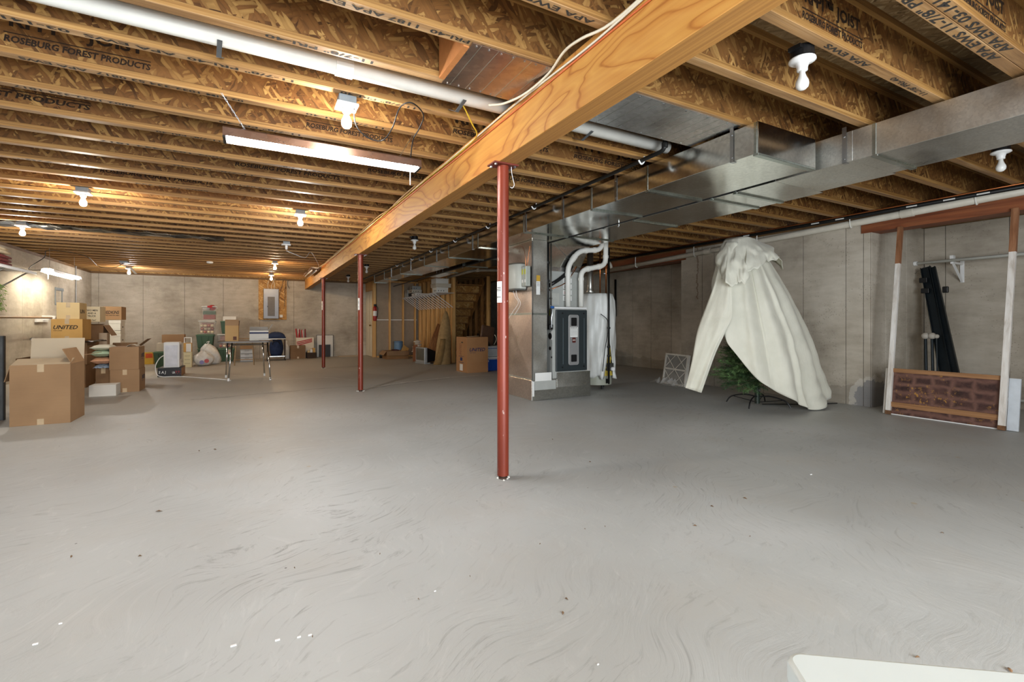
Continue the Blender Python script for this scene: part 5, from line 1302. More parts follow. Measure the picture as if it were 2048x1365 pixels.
# white carrier bags
def bag(label, c, sx, sy, sz, seed, lean=0.0):
    R3 = random.Random(seed); t = thing('carrier_bag', label, 'bag', (c[0], c[1], 0), 'white carrier bags')
    rows = []
    ph = [R3.uniform(0, 6) for _ in range(6)]
    for i in range(15):
        f = i / 14; row = []
        s = math.sin(math.pi * min(1, f * 0.92 + 0.08)) ** 0.5 if f < 0.8 else 0.75 - (f - 0.8) * 2.6
        for k in range(28):
            a = 2 * math.pi * k / 28
            r = s * (1 + 0.10 * math.sin(3 * a + ph[0] + 3 * f) + 0.07 * math.sin(7 * a + ph[1] - 5 * f) + 0.05 * math.sin(11 * a + ph[2]))
            row.append(Vector((c[0] + lean * f * sz + sx * r * math.cos(a), c[1] + sy * r * math.sin(a), 0.012 + sz * f + 0.02 * math.sin(5 * a + ph[3]) * f)))
        rows.append(row)
    mb = MB().grid(rows, close=True); mb.f.append(tuple(range(28))[::-1]); n = len(mb.v); mb.f.append(tuple(range(n - 28, n)))
    mb.build('bag', plain('bag_film', 'dcdad4', 0.3, var=0.12, scale=18, bump=0.8), t, smooth=True)
    top = rows[-1]
    for s in (-1, 1): MB().tube(smooth_path([top[7 if s > 0 else 21], top[0] + Vector((0, s * 0.03, 0.09)), top[14] + Vector((0.03, s * 0.02, 0.03))], 5), 0.008, 5).build('handle', plain('bag_handle', 'dedcd6', 0.35), t)
    return t
b = bag('stuffed white carrier bag on the floor, left of two', (-1.06, 13.85, 0), 0.21, 0.2, 0.34, 4)
for i, (m, dx, dz) in enumerate(((plain('bag_print_red', 'b3413c', 0.4), 0.08, 0.13), (plain('bag_print_blue', '7d78a8', 0.4), -0.02, 0.10))):
    MB().lathe([(0.05, 0.0), (0.045, 0.012)], (-1.06 + dx, 13.63, dz), 9, 'y').build('print', m, b)
bag('tall white carrier bag slumped against the totes', (-0.86, 14.25, 0), 0.20, 0.18, 0.50, 9, -0.3)
# tote stacks against the far wall
YTT = 15.05
def put(l, r, tp, bt, Y, d): return FR(l, r, tp, bt, Y) + (Y, Y + d)
x0, x1, z0, z1, y0, y1 = put(394, 434, 697, 726, YTT, 0.5); za = z1
tote('green tote on the floor under the taller stack by the far wall', x0, x1, y0, y1, 0.002, za - 0.005, GREEN, GREEN_LID)
x0, x1, z0, z1, y0, y1 = put(391, 428, 669, 697, YTT, 0.48); zb = z1
tote('green tote second from the bottom of the taller stack', x0, x1, y0, y1, za, zb - 0.005, GREEN, GREEN_LID)
def balls(n, cols, x0, x1, y0, y1, z0, z1, seed):
    def f(t):
        R3 = random.Random(seed)
        for i in range(n):
            r = 0.042
            c = (x0 + 0.08 + (x1 - x0 - 0.16) * ((i % 4) / 3.0), y0 + 0.07 + 0.09 * ((i // 4) % 2), z0 + 0.06 + 0.085 * (i // 4))
            m = cols[i % len(cols)]
            MB().lathe([(r * math.sin(math.pi * k / 8), -r * math.cos(math.pi * k / 8)) for k in range(1, 8)], c, 12).build('ornament', m, t, smooth=True)
        box('wrapping', plain('pink_tissue', 'b98a80', 0.7, var=0.3), x0 + 0.06, x1 - 0.06, y0 + 0.2, y1 - 0.08, z0 + 0.02, z1 - 0.07, t)
    return f
PEARL = plain('pearl_ball', 'e0cfae', 0.2, 0.3); PINKB = plain('pink_ball', 'b07468', 0.25, 0.3)
x0, x1, z0, z1, y0, y1 = put(396, 431, 641, 669, YTT, 0.45); zc = z1
tote('clear tote of pearl and pink ornaments on the green totes', x0, x1, y0, y1, zb, zc - 0.005, CLEAR, plain('clear_lid', 'c9c9c2', 0.3), contents=balls(12, [PEARL, PINKB, PEARL], x0, x1, y0, y1, zb, zc, 2))
x0, x1, z0, z1, y0, y1 = put(402, 434, 612, 641, YTT, 0.42); zd = z1
def reds(t):
    zq = zc
    box('plaid_fabric', plain('plaid_red', '8e4a45', 0.8, var=0.3, scale=40), x0 + 0.05, x1 - 0.05, y0 + 0.06, y1 - 0.06, zq + 0.03, zq + 0.15, t)
    box('green_fabric', plain('plaid_green', '46604c', 0.8, var=0.2), x0 + 0.04, x1 - 0.04, y0 + 0.05, y1 - 0.05, zq + 0.16, zq + 0.25, t)
    cushion_m = plain('white_stuff', 'cfcac2', 0.8)
    MB().lathe([(0.10 * math.sin(math.pi * k / 8), 0.07 - 0.07 * math.cos(math.pi * k / 8)) for k in range(1, 8)], (x0 + (x1 - x0) * 0.34, y0 + 0.15, zq + 0.26), 12).build('white_bundle', cushion_m, t, smooth=True)
    MB().lathe([(0.09 * math.sin(math.pi * k / 8), 0.08 - 0.08 * math.cos(math.pi * k / 8)) for k in range(1, 8)], (x0 + (x1 - x0) * 0.66, y0 + 0.15, zq + 0.26), 12).build('red_bow', INK_RED, t, smooth=True)
tt = tote('clear tote of red and green fabric, topmost of the taller stack', x0, x1, y0, y1, zc, zd - 0.005, CLEAR, plain('clear_lid', 'c9c9c2', 0.3), contents=reds)
box('red_clasp', INK_RED, x0 + (x1 - x0) * 0.4, x0 + (x1 - x0) * 0.7, y0 - 0.012, y0 + 0.0, zd - 0.05, zd, tt)
x0, x1, z0, z1, y0, y1 = put(436, 469, 697, 724, YTT, 0.5); ze = z1
tt = tote('green tote with a pale sticker under the table side of the far wall', x0, x1, y0, y1, 0.002, ze - 0.005, GREEN, GREEN_LID)
box('sticker', m_card('pink_sticker', 'd2b5a5', 'dcc0b0'), x0 + 0.2, x0 + 0.3, y0 + 0.012, y0 + 0.024, 0.2, 0.34, tt)
x0, x1, z0, z1, y0, y1 = put(434, 470, 668, 697, YTT, 0.46); zf = z1
tote('clear tote of pinkish things behind the carton on the table', x0, x1, y0, y1, ze, zf - 0.005, CLEAR, plain('clear_lid', 'c9c9c2', 0.3), contents=balls(8, [PINKB, PEARL], x0, x1, y0, y1, ze, zf, 4))
x0, x1, z0, z1, y0, y1 = put(440, 476, 642, 668, YTT, 0.46); zg = z1
tote('green tote with a white box on its lid, behind the table', x0, x1, y0, y1, zf, zg - 0.005, GREEN, GREEN_LID)
x0, x1, z0, z1 = FR(446, 472, 634, 642, YTT + 0.03)
carton('small white box lying on the highest green tote', x0, x1, YTT + 0.03, YTT + 0.25, zg + 0.001, zg + 0.115, CARD_WHITE, tape=None)

# ------------------------------------------------------------------ folding table with its load
t = thing('work_table', 'grey folding table with splayed chrome legs in the far half', 'table', (-0.1, 10.2, 0))
TX0, TX1, TY0, TY1, TZ = -0.56, 0.33, 9.86, 10.62, 0.69
MB().prism(rrect(TX0, TX1, TY0, TY1, 0.10, 6), 0.022, Matrix.Translation((0, 0, TZ))).build('tabletop', plain('table_laminate', '6f6258', 0.4, var=0.1), t)
MB().prism(rrect(TX0 - 0.004, TX1 + 0.004, TY0 - 0.004, TY1 + 0.004, 0.10, 6), 0.018, Matrix.Translation((0, 0, TZ - 0.004))).build('metal_edge', plain('grey_edge_metal', '6d6a66', 0.5, 0.3), t)
for (fx, fy), (tx, ty) in (((-0.384, 9.90), (-0.33, 9.98)), ((0.283, 9.72), (0.24, 9.95)), ((-0.45, 10.57), (-0.42, 10.50)), ((0.203, 10.60), (0.17, 10.50))):
    l = MB().tube([(fx, fy, 0.02), (tx, ty, TZ - 0.004)], 0.0145, 10).build('leg', CHROME, t, smooth=True)
    MB().tube([(fx, fy, 0.0), (fx + (tx - fx) * 0.06, fy + (ty - fy) * 0.06, 0.05)], 0.018, 10).build('foot_cap', PORC, l)
MB().tube([(-0.33, 9.98, TZ - 0.05), (0.24, 9.95, TZ - 0.05)], 0.009, 6).tube([(-0.42, 10.5, TZ - 0.05), (0.17, 10.5, TZ - 0.05)], 0.009, 6).build('rail', CHROME, t)
TT = TZ + 0.024
x0, x1, z0, z1 = FR(450, 477, 645, 684, 9.98)
t = carton('open brown carton standing on the folding table', x0, x1, 9.98, 10.42, TT, z1 - 0.06, m_card('tan_cardboard', 'b08c5c', 'bd9a6a'), top='open', tape=None)
flap(t, (x0, 9.98, z1 - 0.06), (x1, 9.98, z1 - 0.06), (0, -1, 0), -12, 0.11, CARD)
flap(t, (x1, 9.98, z1 - 0.06), (x1, 10.42, z1 - 0.06), (1, 0, 0), 5, 0.09, CARD_DARK)
flap(t, (x0, 10.42, z1 - 0.06), (x1, 10.42, z1 - 0.06), (0, 1, 0), 20, 0.1, CARD)
box('print', plain('brown_print', '5e3a2c', 0.7), x1 - 0.085, x1 - 0.03, 9.9785, 9.9795, TT + 0.02, TT + 0.085, t)
x0, x1, z0, z1 = FR(499, 537, 662, 681, 10.2)
t = carton('white carton with a blue stripe on the folding table', x0, x1, 10.2, 10.5, TT, z1, CARD_WHITE, top='open', tape=None)
box('stripe', INK_NAVY, x0 - 0.0006, x1 + 0.0006, 10.1985, 10.1995, z1 - 0.055, z1 - 0.028, t)
flap(t, (x1, 10.2, z1), (x1, 10.5, z1), (1, 0, 0), 30, 0.14, plain('grey_flap', '9aa0a3', 0.7))
flap(t, (x0, 10.5, z1), (x1, 10.5, z1), (0, 1, 0), 60, 0.14, plain('grey_flap', '9aa0a3', 0.7))
for i, (lab, a, b_, c, m) in enumerate((('brown pad of papers on the folding table', 0.10, 0.30, 0.0, CARD), ('white sheaf of papers on the pad', 0.06, 0.27, 0.012, LABELW), ('open magazine at the right edge of the folding table', 0.21, 0.40, 0.024, LABELW))):
    o = thing('papers', lab, 'papers', (0.2, 10.0, TT + c))
    for j in range(4): box('sheet', m, a + 0.008 * ((j * 7) % 3), b_ + 0.006 * j, 9.90 + 0.01 * j, 10.1 + 0.005 * j, TT + c + 0.001 + j * 0.0025, TT + c + 0.003 + j * 0.0025, o)
# things under and behind the table
x0, x1, z0, z1 = FR(480, 507, 699, 722, 14.6)
t = thing('drawer_unit', 'grey plastic drawer unit on the floor behind the table', 'drawers', ((x0 + x1) / 2, 14.75, 0))
box('frame', plain('drawer_frame', '8a8a88', 0.4), x0, x1, 14.62, 15.0, 0.001, z1, t, bevel=0.004)
for i in range(3):
    zz = 0.03 + i * (z1 - 0.04) / 3
    dr = box('drawer', plain('frosted_plastic', 'b4b5b4', 0.3), x0 + 0.015, x1 - 0.015, 14.605, 14.64, zz, zz + (z1 - 0.04) / 3 - 0.02, t, bevel=0.006)
    box('pull', plain('drawer_frame', '8a8a88', 0.4), (x0 + x1) / 2 - 0.05, (x0 + x1) / 2 + 0.05, 14.59, 14.606, zz + 0.06, zz + 0.075, dr)
carton('brown carton lying on the grey drawer unit', x0, x1, 14.64, 15.0, z1 + 0.002, z1 + 0.13, CARD, tape=None)
t = thing('folding_frame', 'tan metal leg frame standing behind the folding table', 'frame', (-0.15, 13.4, 0))
fa, fb = at_f(469, 728), at_f(508, 728)
fy = 13.5; xa, xb = at_y(469, 728, fy).x, at_y(508, 728, fy).x
for s, x in ((1, xa), (-1, xb)): MB().tube([(x, fy, 0.0), (x + 0.04 * s, fy + 0.1, 0.66)], 0.014, 8).build('leg', plain('tan_metal', 'a28a6c', 0.4, 0.5), t)
for z in (0.14, 0.52, 0.66): MB().tube([(xa + 0.03 * z, fy + 0.15 * z, z), (xb - 0.03 * z, fy + 0.15 * z, z)], 0.011, 8).build('rail', plain('tan_metal', 'a28a6c', 0.4, 0.5), t)
t = thing('utility_cart', 'chrome frame cart holding a navy bag by the far wall', 'cart', (0.55, 14.9, 0))
cx0, cx1, cy0, cy1, cz = 0.36, 0.80, 14.72, 15.2, 0.60
for x in (cx0, cx1):
    for y in (cy0, cy1):
        l = MB().tube([(x, y, 0.03), (x, y, cz)], 0.013, 8).build('post', CHROME, t)
        MB().lathe([(0.025, -0.01), (0.025, 0.01)], (x, y, 0.026), 10, 'x').build('wheel', BLACK, l)
box('lower_shelf', CHROME, cx0, cx1, cy0, cy1, 0.11, 0.135, t); box('upper_shelf', plain('cart_white', 'cfc9bb', 0.4), cx0 - 0.02, cx1 + 0.02, cy0 - 0.02, cy1 + 0.02, cz, cz + 0.02, t)
t = thing('duffel_bag', 'navy blue bag stuffed into the chrome cart', 'bag', (0.58, 14.95, 0.14))
rows = []
for i in range(9):
    f = i / 8; s = 0.75 + 0.25 * math.sin(math.pi * f)
    rows.append([Vector((0.58 + 0.18 * s * math.cos(a) * (1 + 0.05 * math.sin(5 * a + f * 4)), 14.95 + 0.2 * s * math.sin(a), 0.137 + 0.44 * f)) for a in [2 * math.pi * k / 20 for k in range(20)]])
mb = MB().grid(rows, close=True); mb.f += [tuple(range(20))[::-1], tuple(range(160, 180))]
mb.build('bag', plain('navy_fabric', '22304f', 0.85, var=0.25, scale=20, bump=0.5), t, smooth=True)
MB().tube(smooth_path([(0.48, 14.77, 0.45), (0.52, 14.75, 0.54), (0.62, 14.75, 0.54), (0.68, 14.77, 0.45)], 5), 0.012, 6).build('strap', BLACK, t)
t = thing('duffel_bag', 'navy blue jacket heaped on top of the chrome cart', 'jacket', (0.6, 14.95, 0.62))
R3 = random.Random(2)
rows = [[Vector((0.58 + 0.24 * u, 14.95 + 0.2 * v, cz + 0.024 + 0.17 * max(0, (1 - u * u) * (1 - v * v)) ** 0.4 + R3.uniform(-0.012, 0.012) * (abs(u) < 1 and abs(v) < 1))) for u in [-1 + k / 6 for k in range(13)]] for v in [-1 + k / 5 for k in range(11)]]
MB().grid(rows).build('cloth', plain('navy_fabric', '22304f', 0.85), t, smooth=True, solid=0.006)
t = thing('bottle_bag', 'white paper sack standing by the far wall', 'sack', (0.9, 15.45, 0))
MB().lathe([(0.085, 0.0), (0.09, 0.02), (0.088, 0.33), (0.05, 0.42), (0.03, 0.44), (0.035, 0.52), (0.02, 0.53)], (0.87, 15.5, 0.0), 14).build('sack', plain('sack_white', 'd5cfc4', 0.7, bump=0.5), t, smooth=True)
box('label', CARD_PALE, 0.82, 0.92, 15.405, 15.412, 0.12, 0.26, t)
x0, x1, z0, z1 = FR(581, 611, 692, 718, 15.3)
carton('plain brown carton low by the far wall', x0, x1, 15.3, 15.6, 0.001, z1, CARD_DARK, tape='front')
x0, x1, z0, z1 = FR(592, 629, 676, 706, 15.45)
t = carton('white carton with a red ribbon print behind the brown one', x0 + 0.02, x1, 15.62, 15.85, 0.001, z1, m_card('ivory_card', 'ddd0b8', 'e6dac4'), top='open', tape=None)
for i in range(3):
    MB().beam((x0 + 0.03, 15.6185, z1 - 0.24 + i * 0.05), (x1 - 0.05, 15.6185, z1 - 0.12 + i * 0.04), 0.001, 0.028).build('ribbon_print', INK_RED, t)
t = thing('gift_wrap', 'bundle of red and white wrapping paper rolls in the ribbon carton', 'paper rolls', (1.15, 15.7, 0.3))
R3 = random.Random(6)
for i in range(7):
    x = x0 + 0.05 + 0.035 * i % 0.2 + 0.02 * (i % 2)
    MB().tube([(x + 0.05, 15.68 + 0.02 * (i % 3), 0.05), (x - 0.03 + 0.012 * i, 15.74, z1 + 0.22 + 0.06 * R3.random())], 0.018, 8).build('roll', [INK_RED, plain('wrap_white', 'd9c9c4', 0.5), plain('wrap_wine', '7a2730', 0.5)][i % 3], t)
t = thing('crate', 'dark basket of small goods beside the white board', 'basket', (1.55, 15.5, 0))
xq = at_y(645 - 32, 716, 15.4).x
box('basket', plain('dark_wicker', '3a2a1e', 0.8, var=0.4, scale=40), xq, xq + 0.26, 15.3, 15.58, 0.001, 0.17, t, bevel=0.01)
for i in range(3): box('packet', (CARD_BUFF, LABELW, CARD_OCHRE)[i], xq + 0.02 + i * 0.075, xq + 0.085 + i * 0.075, 15.33, 15.5, 0.16, 0.22 + 0.04 * i, t)
x0, x1, z0, z1 = FR(634, 666, 671, 715, 15.82)
t = thing('white_board', 'white framed board leaning on the far wall by the last post', 'board', ((x0 + x1) / 2, 15.85, 0))
box('sheet', CARD_WHITE, x0, x1, 15.845, 15.86, 0.001, z1, t)
for a, b_, c, d_ in ((x0 - 0.012, x0, 0.001, z1), (x1, x1 + 0.012, 0.001, z1), (x0 - 0.012, x1 + 0.012, z1, z1 + 0.012)): box('frame_rail', plain('dark_frame', '3a2c22', 0.5), a, b_, 15.84, 15.865, c, d_, t)
x0, x1, z0, z1 = FR(638, 661, 690, 714, 15.78)
t = thing('chalkboard', 'dark board standing in front of the white board', 'board', ((x0 + x1) / 2, 15.8, 0))
box('panel', plain('dark_slate', '2d2a28', 0.5, var=0.2), x0, x1, 15.80, 15.825, 0.001, z1, t, bevel=0.003)
box('edge', BLACK, x0, x1, 15.796, 15.80, z1 - 0.02, z1, t)
box('threshold_strip', CARD_PALE, 0, 0.001, 0, 0.001, 0, 0.001) if False else None
tag(box('floor_board', plain('pale_strip', 'b8a183', 0.7, var=0.15), 2.35, 3.05, 15.55, 15.75, 0.001, 0.02), 'pale wooden strip on the floor along the far wall', 'board')

# ------------------------------------------------------------------ group by the stud wall
carton_ = carton('tall brown moving carton beside the blue cooler', 3.915, 4.40, 9.13, 9.72, 0.001, 0.745, m_card('mover_cardboard', 'a2764f', 'b0845b'), tape=None, prints=(
    ('UNITED', 'f', 0.12, 0.60, 0.74, 0.10, INK_NAVY, 0.3), ('Van Lines', 'f', 0.12, 0.555, 0.3, 0.022, INK_NAVY, 0.1), ('UNITED', 'lv', 0.50, 0.44, 0.38, 0.20, plain('pale_print', '8a5f45', 0.8), 0.2)))
box('hand_hole', BLACK, 3.9135, 3.9145, 9.34, 9.44, 0.62, 0.645, carton_)
for z in (0.20, 0.33): box('print', INK_NAVY, 3.9135, 3.9145, 9.3, 9.58, z, z + 0.008, carton_)
box('print', INK_NAVY, 3.9135, 3.9145, 9.38, 9.5, 0.24, 0.31, carton_); box('print', LABELW, 3.9135, 3.9145, 9.36, 9.52, 0.03, 0.17, carton_)
MB().beam((4.05, 9.4, 0.755), (4.3, 9.45, 0.765), 0.1, 0.006).build('tape', TAPE, carton_)
t = thing('cooler', 'blue picnic cooler with a white lid behind the nearest post', 'cooler', (4.66, 9.5, 0))
box('body', plain('cooler_blue', '1f4fae', 0.35), 4.46, 4.92, 9.33, 9.72, 0.001, 0.27, t, bevel=0.015)
box('lid', PORC, 4.45, 4.93, 9.32, 9.73, 0.27, 0.30, t, bevel=0.01)
MB().tube([(4.50, 9.31, 0.2), (4.50, 9.30, 0.26), (4.88, 9.30, 0.26), (4.88, 9.31, 0.2)], 0.008, 6).build('handle', PORC, t)
t = thing('cooler', 'grey-white cooler stacked on the blue cooler', 'cooler', (4.66, 9.5, 0.305))
box('body', plain('cooler_grey', 'c3c8cb', 0.35), 4.47, 4.91, 9.34, 9.71, 0.306, 0.50, t, bevel=0.015)
box('lid', plain('cooler_lid', 'd9dcdd', 0.35), 4.46, 4.92, 9.33, 9.72, 0.50, 0.54, t, bevel=0.012)
box('blue_band', plain('cooler_blue', '1f4fae', 0.35), 4.469, 4.911, 9.339, 9.345, 0.485, 0.495, t)
MB().lathe([(0.01, 0), (0.01, -0.006)], (4.72, 9.33, 0.52), 8, 'y').build('latch', BLACK, t)
t = thing('suitcase', 'brown upholstered chair back leaning behind the coolers', 'chair', (4.75, 9.85, 0))
q = [Vector((4.55, 9.86, 0.02)), Vector((4.90, 9.86, 0.02))]
MB().beam((4.60, 9.80, 0.02), (4.80, 9.95, 0.98), 0.34, 0.07, (0, 1, 0)).build('back', plain('brown_leather', '5f4433', 0.5, var=0.2), t, bevel=0.03)
MB().beam((4.50, 9.79, 0.02), (4.68, 9.93, 0.80), 0.03, 0.03, (0, 1, 0)).build('frame', BLACK, t)
MB().tube(smooth_path([(4.83, 9.7, 0.56), (4.88, 9.68, 0.68), (4.84, 9.7, 0.78)], 5), 0.008, 6).build('strap', CREAM_W, t)
t = thing('hat', 'black cap resting on the grey-white cooler', 'cap', (4.56, 9.6, 0.545))
MB().lathe([(0.11, 0.0), (0.105, 0.05), (0.06, 0.10), (0.01, 0.115)], (4.56, 9.6, 0.543), 14).build('crown', BLACK, t, smooth=True)
MB().box(4.44, 4.60, 9.44, 9.56, 0.545, 0.553).build('peak', BLACK, t, bevel=0.003)
# television, planks, roll
t = thing('television', 'old silver-framed television on the floor by the stud wall', 'television', (3.85, 11.9, 0))
tvr = Matrix.Translation((3.86, 11.95, 0)) @ Matrix.Rotation(math.radians(-80), 4, 'Z')
MB().box(-0.25, 0.25, -0.06, 0.02, 0.03, 0.42, tvr).build('bezel', plain('tv_silver', '9fa1a1', 0.35, 0.3), t, bevel=0.012)
MB().grid([[tvr @ Vector((-0.21 + 0.42 * i / 8, -0.061 - 0.02 * (1 - (i / 4 - 1) ** 2) * (1 - (j / 3 - 1) ** 2), 0.09 + 0.30 * j / 6)) for i in range(9)] for j in range(7)]).build('screen', plain('tv_screen', '5a564c', 0.12), t, smooth=True)
mb = MB(); v_ = [tvr @ Vector(p) for p in [(-0.24, 0.02, 0.04), (0.24, 0.02, 0.04), (0.24, 0.02, 0.41), (-0.24, 0.02, 0.41), (-0.14, 0.36, 0.05), (0.14, 0.36, 0.05), (0.14, 0.36, 0.30), (-0.14, 0.36, 0.30)]]
mb.add(v_, [(0, 1, 5, 4), (1, 2, 6, 5), (2, 3, 7, 6), (3, 0, 4, 7), (4, 5, 6, 7), (3, 2, 1, 0)]).build('back_shell', BLACK, t, bevel=0.01)
MB().box(-0.26, 0.26, -0.07, 0.1, 0.0, 0.032, tvr).build('foot', plain('tv_silver', '9fa1a1', 0.35), t, bevel=0.008)
for i in range(5):
    a = Vector((4.10 + 0.06 * i, 12.5 - 0.11 * i, 0.02)); b_ = Vector((4.56, 12.62 - 0.13 * i, 1.02 - 0.04 * (i % 2)))
    tag(MB().beam(a, b_, 0.085, 0.03, (0, 1, 0)).build('plank', PLANK, bevel=0.002, seg=1), 'brown plank leaning on the stud wall behind the television, %s from the left' % ('first', 'second', 'third', 'fourth', 'fifth')[i], 'plank', 'planks leaning on the stud wall')
tag(MB().beam((3.78, 12.3, 0.03), (3.80, 12.35, 0.46), 0.30, 0.03, (1, 0, 0)).build('plank', m_card('red_brown_board', '7d4f35', '8c5c40')), 'short reddish board standing left of the television', 'board')
t = thing('carpet_roll', 'tan carpet remnant wrapped into a tall cone beside the planks', 'carpet', (4.25, 11.5, 0))
rows = []
for i in range(20):
    f = i / 19; z = 0.001 + 1.36 * f
    r = 0.21 * (1 - f) ** 0.55 + 0.012
    sx = 0.10 * f
    rows.append([Vector((4.28 + sx * 1.0 + r * (1 + 0.14 * math.sin(2 * a + 3 * f) + 0.05 * math.sin(5 * a - 4 * f)) * math.cos(a), 11.52 + 0.08 * f + r * 0.85 * math.sin(a), z)) for a in [2 * math.pi * k / 30 for k in range(30)]])
mb = MB().grid(rows, close=True); mb.f.append(tuple(range(570, 600)))
mb.build('carpet', plain('burlap', 'a18357', 0.95, var=0.2, scale=14, bump=0.6), t, smooth=True)
MB().grid([[p + Vector((-0.012 - 0.10 * (1 - i / 9) ** 2, -0.02, 0)) for p in (rows[i][18], rows[i][20], rows[i][22])] for i in range(10)]).build('loose_edge', plain('burlap_dark', '84683f', 0.95, var=0.2), t, smooth=True, solid=0.01)
# flat cartons, blue drum, folded cloths
t = carton('flattened low open carton full of scrap by the partition', 3.38, 4.02, 13.72, 14.25, 0.001, 0.24, m_card('scrap_cardboard', '7a5836', '8b6743'), top='open', tape=None)
flap(t, (3.38, 13.72, 0.24), (3.38, 14.25, 0.24), (-1, 0, 0), 140, 0.15, CARD)
flap(t, (3.38, 13.72, 0.24), (4.02, 13.72, 0.24), (0, -1, 0), 155, 0.14, CARD_DARK)
MB().box(3.62, 3.76, 13.80, 14.1, 0.02, 0.27).build('red_scrap', plain('dark_red_scrap', '4a2320', 0.7, var=0.3), t)
MB().beam((3.85, 13.8, 0.05), (4.06, 14.1, 0.34), 0.2, 0.01, (0, 1, 0)).build('bent_panel', CARD_OCHRE, t)
t = thing('blue_drum', 'blue plastic drum standing against the drywall', 'drum', (3.93, 14.5, 0))
MB().lathe([(0.125, 0.001), (0.132, 0.02), (0.132, 0.48), (0.124, 0.50)], (3.92, 14.46, 0.0), 24).build('drum', plain('drum_blue', '5d7c99', 0.5, var=0.1), t, smooth=True).modifiers.new('e', 'EDGE_SPLIT')
MB().lathe([(0.136, 0.455), (0.136, 0.475)], (3.92, 14.46, 0), 24).build('rim', plain('drum_rim', '4f6d89', 0.5), t)
tag(MB().lathe([(0.16, 0.001), (0.15, 0.1), (0.08, 0.19), (0.01, 0.2)], (3.50, 14.47, 0), 14).build('rubbish_bag', plain('black_bag', '151515', 0.3, bump=0.8), smooth=True), 'black bag slumped on the floor against the wooden post', 'bag')
R3 = random.Random(12)
for i in range(6):
    c = Vector((4.17 + R3.uniform(-0.06, 0.07), 13.35 + R3.uniform(-0.08, 0.1), 0.08 + 0.085 * i))
    tag(MB().lathe([(0.10 * math.sin(math.pi * k / 8) * (1 + 0.25 * math.sin(k * 2 + i)), -0.06 * math.cos(math.pi * k / 8)) for k in range(1, 8)], c, 9).build('cloth_bundle', plain('grubby_white', 'bdb3a4', 0.8, var=0.2, scale=30, bump=0.6), smooth=False), 'grubby white cloth bundle beside the low carton, %s of the heap' % ('lowest', 'second', 'third', 'fourth', 'fifth', 'topmost')[i], 'cloth', 'heap of white cloth bundles')
# boxes on the far wire shelf
def sbox(label, l, r, tp, bt, X, d, mat, dark=()):
    p, q = at_x(l, bt, X), at_x(r, tp, X)
    t = thing('shelf_box', label, 'box', (X, (p.y + q.y) / 2, p.z))
    ya, yb = min(p.y, q.y), max(p.y, q.y)
    z0 = max(SZ + 0.009, min(p.z, at_x(r, bt, X).z)); z1 = max(q.z, z0 + 0.05)
    return t, ya, yb, z0, z1
def shelf_box(label, x0, x1, y0, y1, z0, z1, mat, top=None, spots=0):
    t = thing('shelf_box', label, 'box', ((x0 + x1) / 2, (y0 + y1) / 2, z0))
    box('body', mat, x0, x1, y0, y1, z0, z1 - 0.03, t, bevel=0.003)
    box('lid', top or mat, x0 - 0.005, x1 + 0.005, y0 - 0.005, y1 + 0.005, z1 - 0.03, z1, t, bevel=0.003)
    for i in range(spots): box('print', INK_OLD, x0 - 0.001, x0, y0 + 0.05 + i * 0.07, y0 + 0.08 + i * 0.07, z0 + 0.03, z0 + 0.06, t)
    for i in range(spots): box('print', INK_OLD, x0 + 0.04 + i * 0.07, x0 + 0.06 + i * 0.07, y0 - 0.001, y0, z0 + 0.03, z0 + 0.055, t)
    return t
S = SZ + 0.010
shelf_box('white box at the bottom of the near shelf stack', 4.14, 4.45, 11.62, 11.95, S, S + 0.13, CARD_WHITE, spots=3)
shelf_box('wide white box in the middle of the near shelf stack', 4.11, 4.52, 11.60, 12.0, S + 0.132, S + 0.23, CARD_PALE)
shelf_box('plain white box on top of the near shelf stack', 4.12, 4.46, 11.62, 11.98, S + 0.232, S + 0.36, CARD_WHITE)
shelf_box('grey box at the left end of the shelf', 4.14, 4.40, 14.25, 14.55, S, S + 0.22, plain('grey_carton', '9a9c98', 0.6))
shelf_box('dark box lying at the left end of the shelf', 4.16, 4.45, 13.85, 14.2, S, S + 0.11, BLACK)
shelf_box('white box next to the dark one on the shelf', 4.14, 4.5, 13.42, 13.8, S, S + 0.08, CARD_WHITE, spots=2)
shelf_box('printed pale box stacked on the dark box on the shelf', 4.16, 4.46, 13.84, 14.2, S + 0.112, S + 0.21, CARD_PALE, spots=3)
shelf_box('grey printed box topping the far shelf pile', 4.18, 4.44, 13.86, 14.15, S + 0.212, S + 0.32, plain('grey_carton', '9a9c98', 0.6), spots=2)

# ------------------------------------------------------------------ right side: bucket, filter, tree under sheet
t = thing('bucket', 'grubby ivory bucket on the floor behind the water heater', 'bucket', (7.6, 8.7, 0))
bc = at_f(1222, 731); 
MB().lathe([(0.125, 0.001), (0.13, 0.02), (0.15, 0.36), (0.158, 0.36), (0.158, 0.385), (0.14, 0.385)], (bc.x - 0.1, bc.y - 0.1, 0), 22).build('pail', plain('bucket_ivory', 'b5aa93', 0.5, var=0.15), t, smooth=True).modifiers.new('e', 'EDGE_SPLIT')
MB().tube(smooth_path([(bc.x - 0.25, bc.y - 0.15, 0.34), (bc.x - 0.18, bc.y - 0.27, 0.22), (bc.x - 0.02, bc.y - 0.25, 0.2), (bc.x + 0.05, bc.y - 0.1, 0.34)], 6), 0.003, 5).build('bail', STEEL, t)
t = thing('air_filter', 'white cardboard-framed furnace filter leaning by the pier', 'air filter', (6.2, 5.65, 0))
fo, fr = Vector((6.27, 6.0, 0.004)), (Vector((6.12, 5.36, 0)) - Vector((6.27, 6.0, 0))).normalized()
fu = Vector((0.22, 0.03, 1)).normalized(); fn = fr.cross(fu).normalized()
FW, FH = 0.63, 0.52
fr = (at_d(1379, 777, 6.9) * 0 + fr)
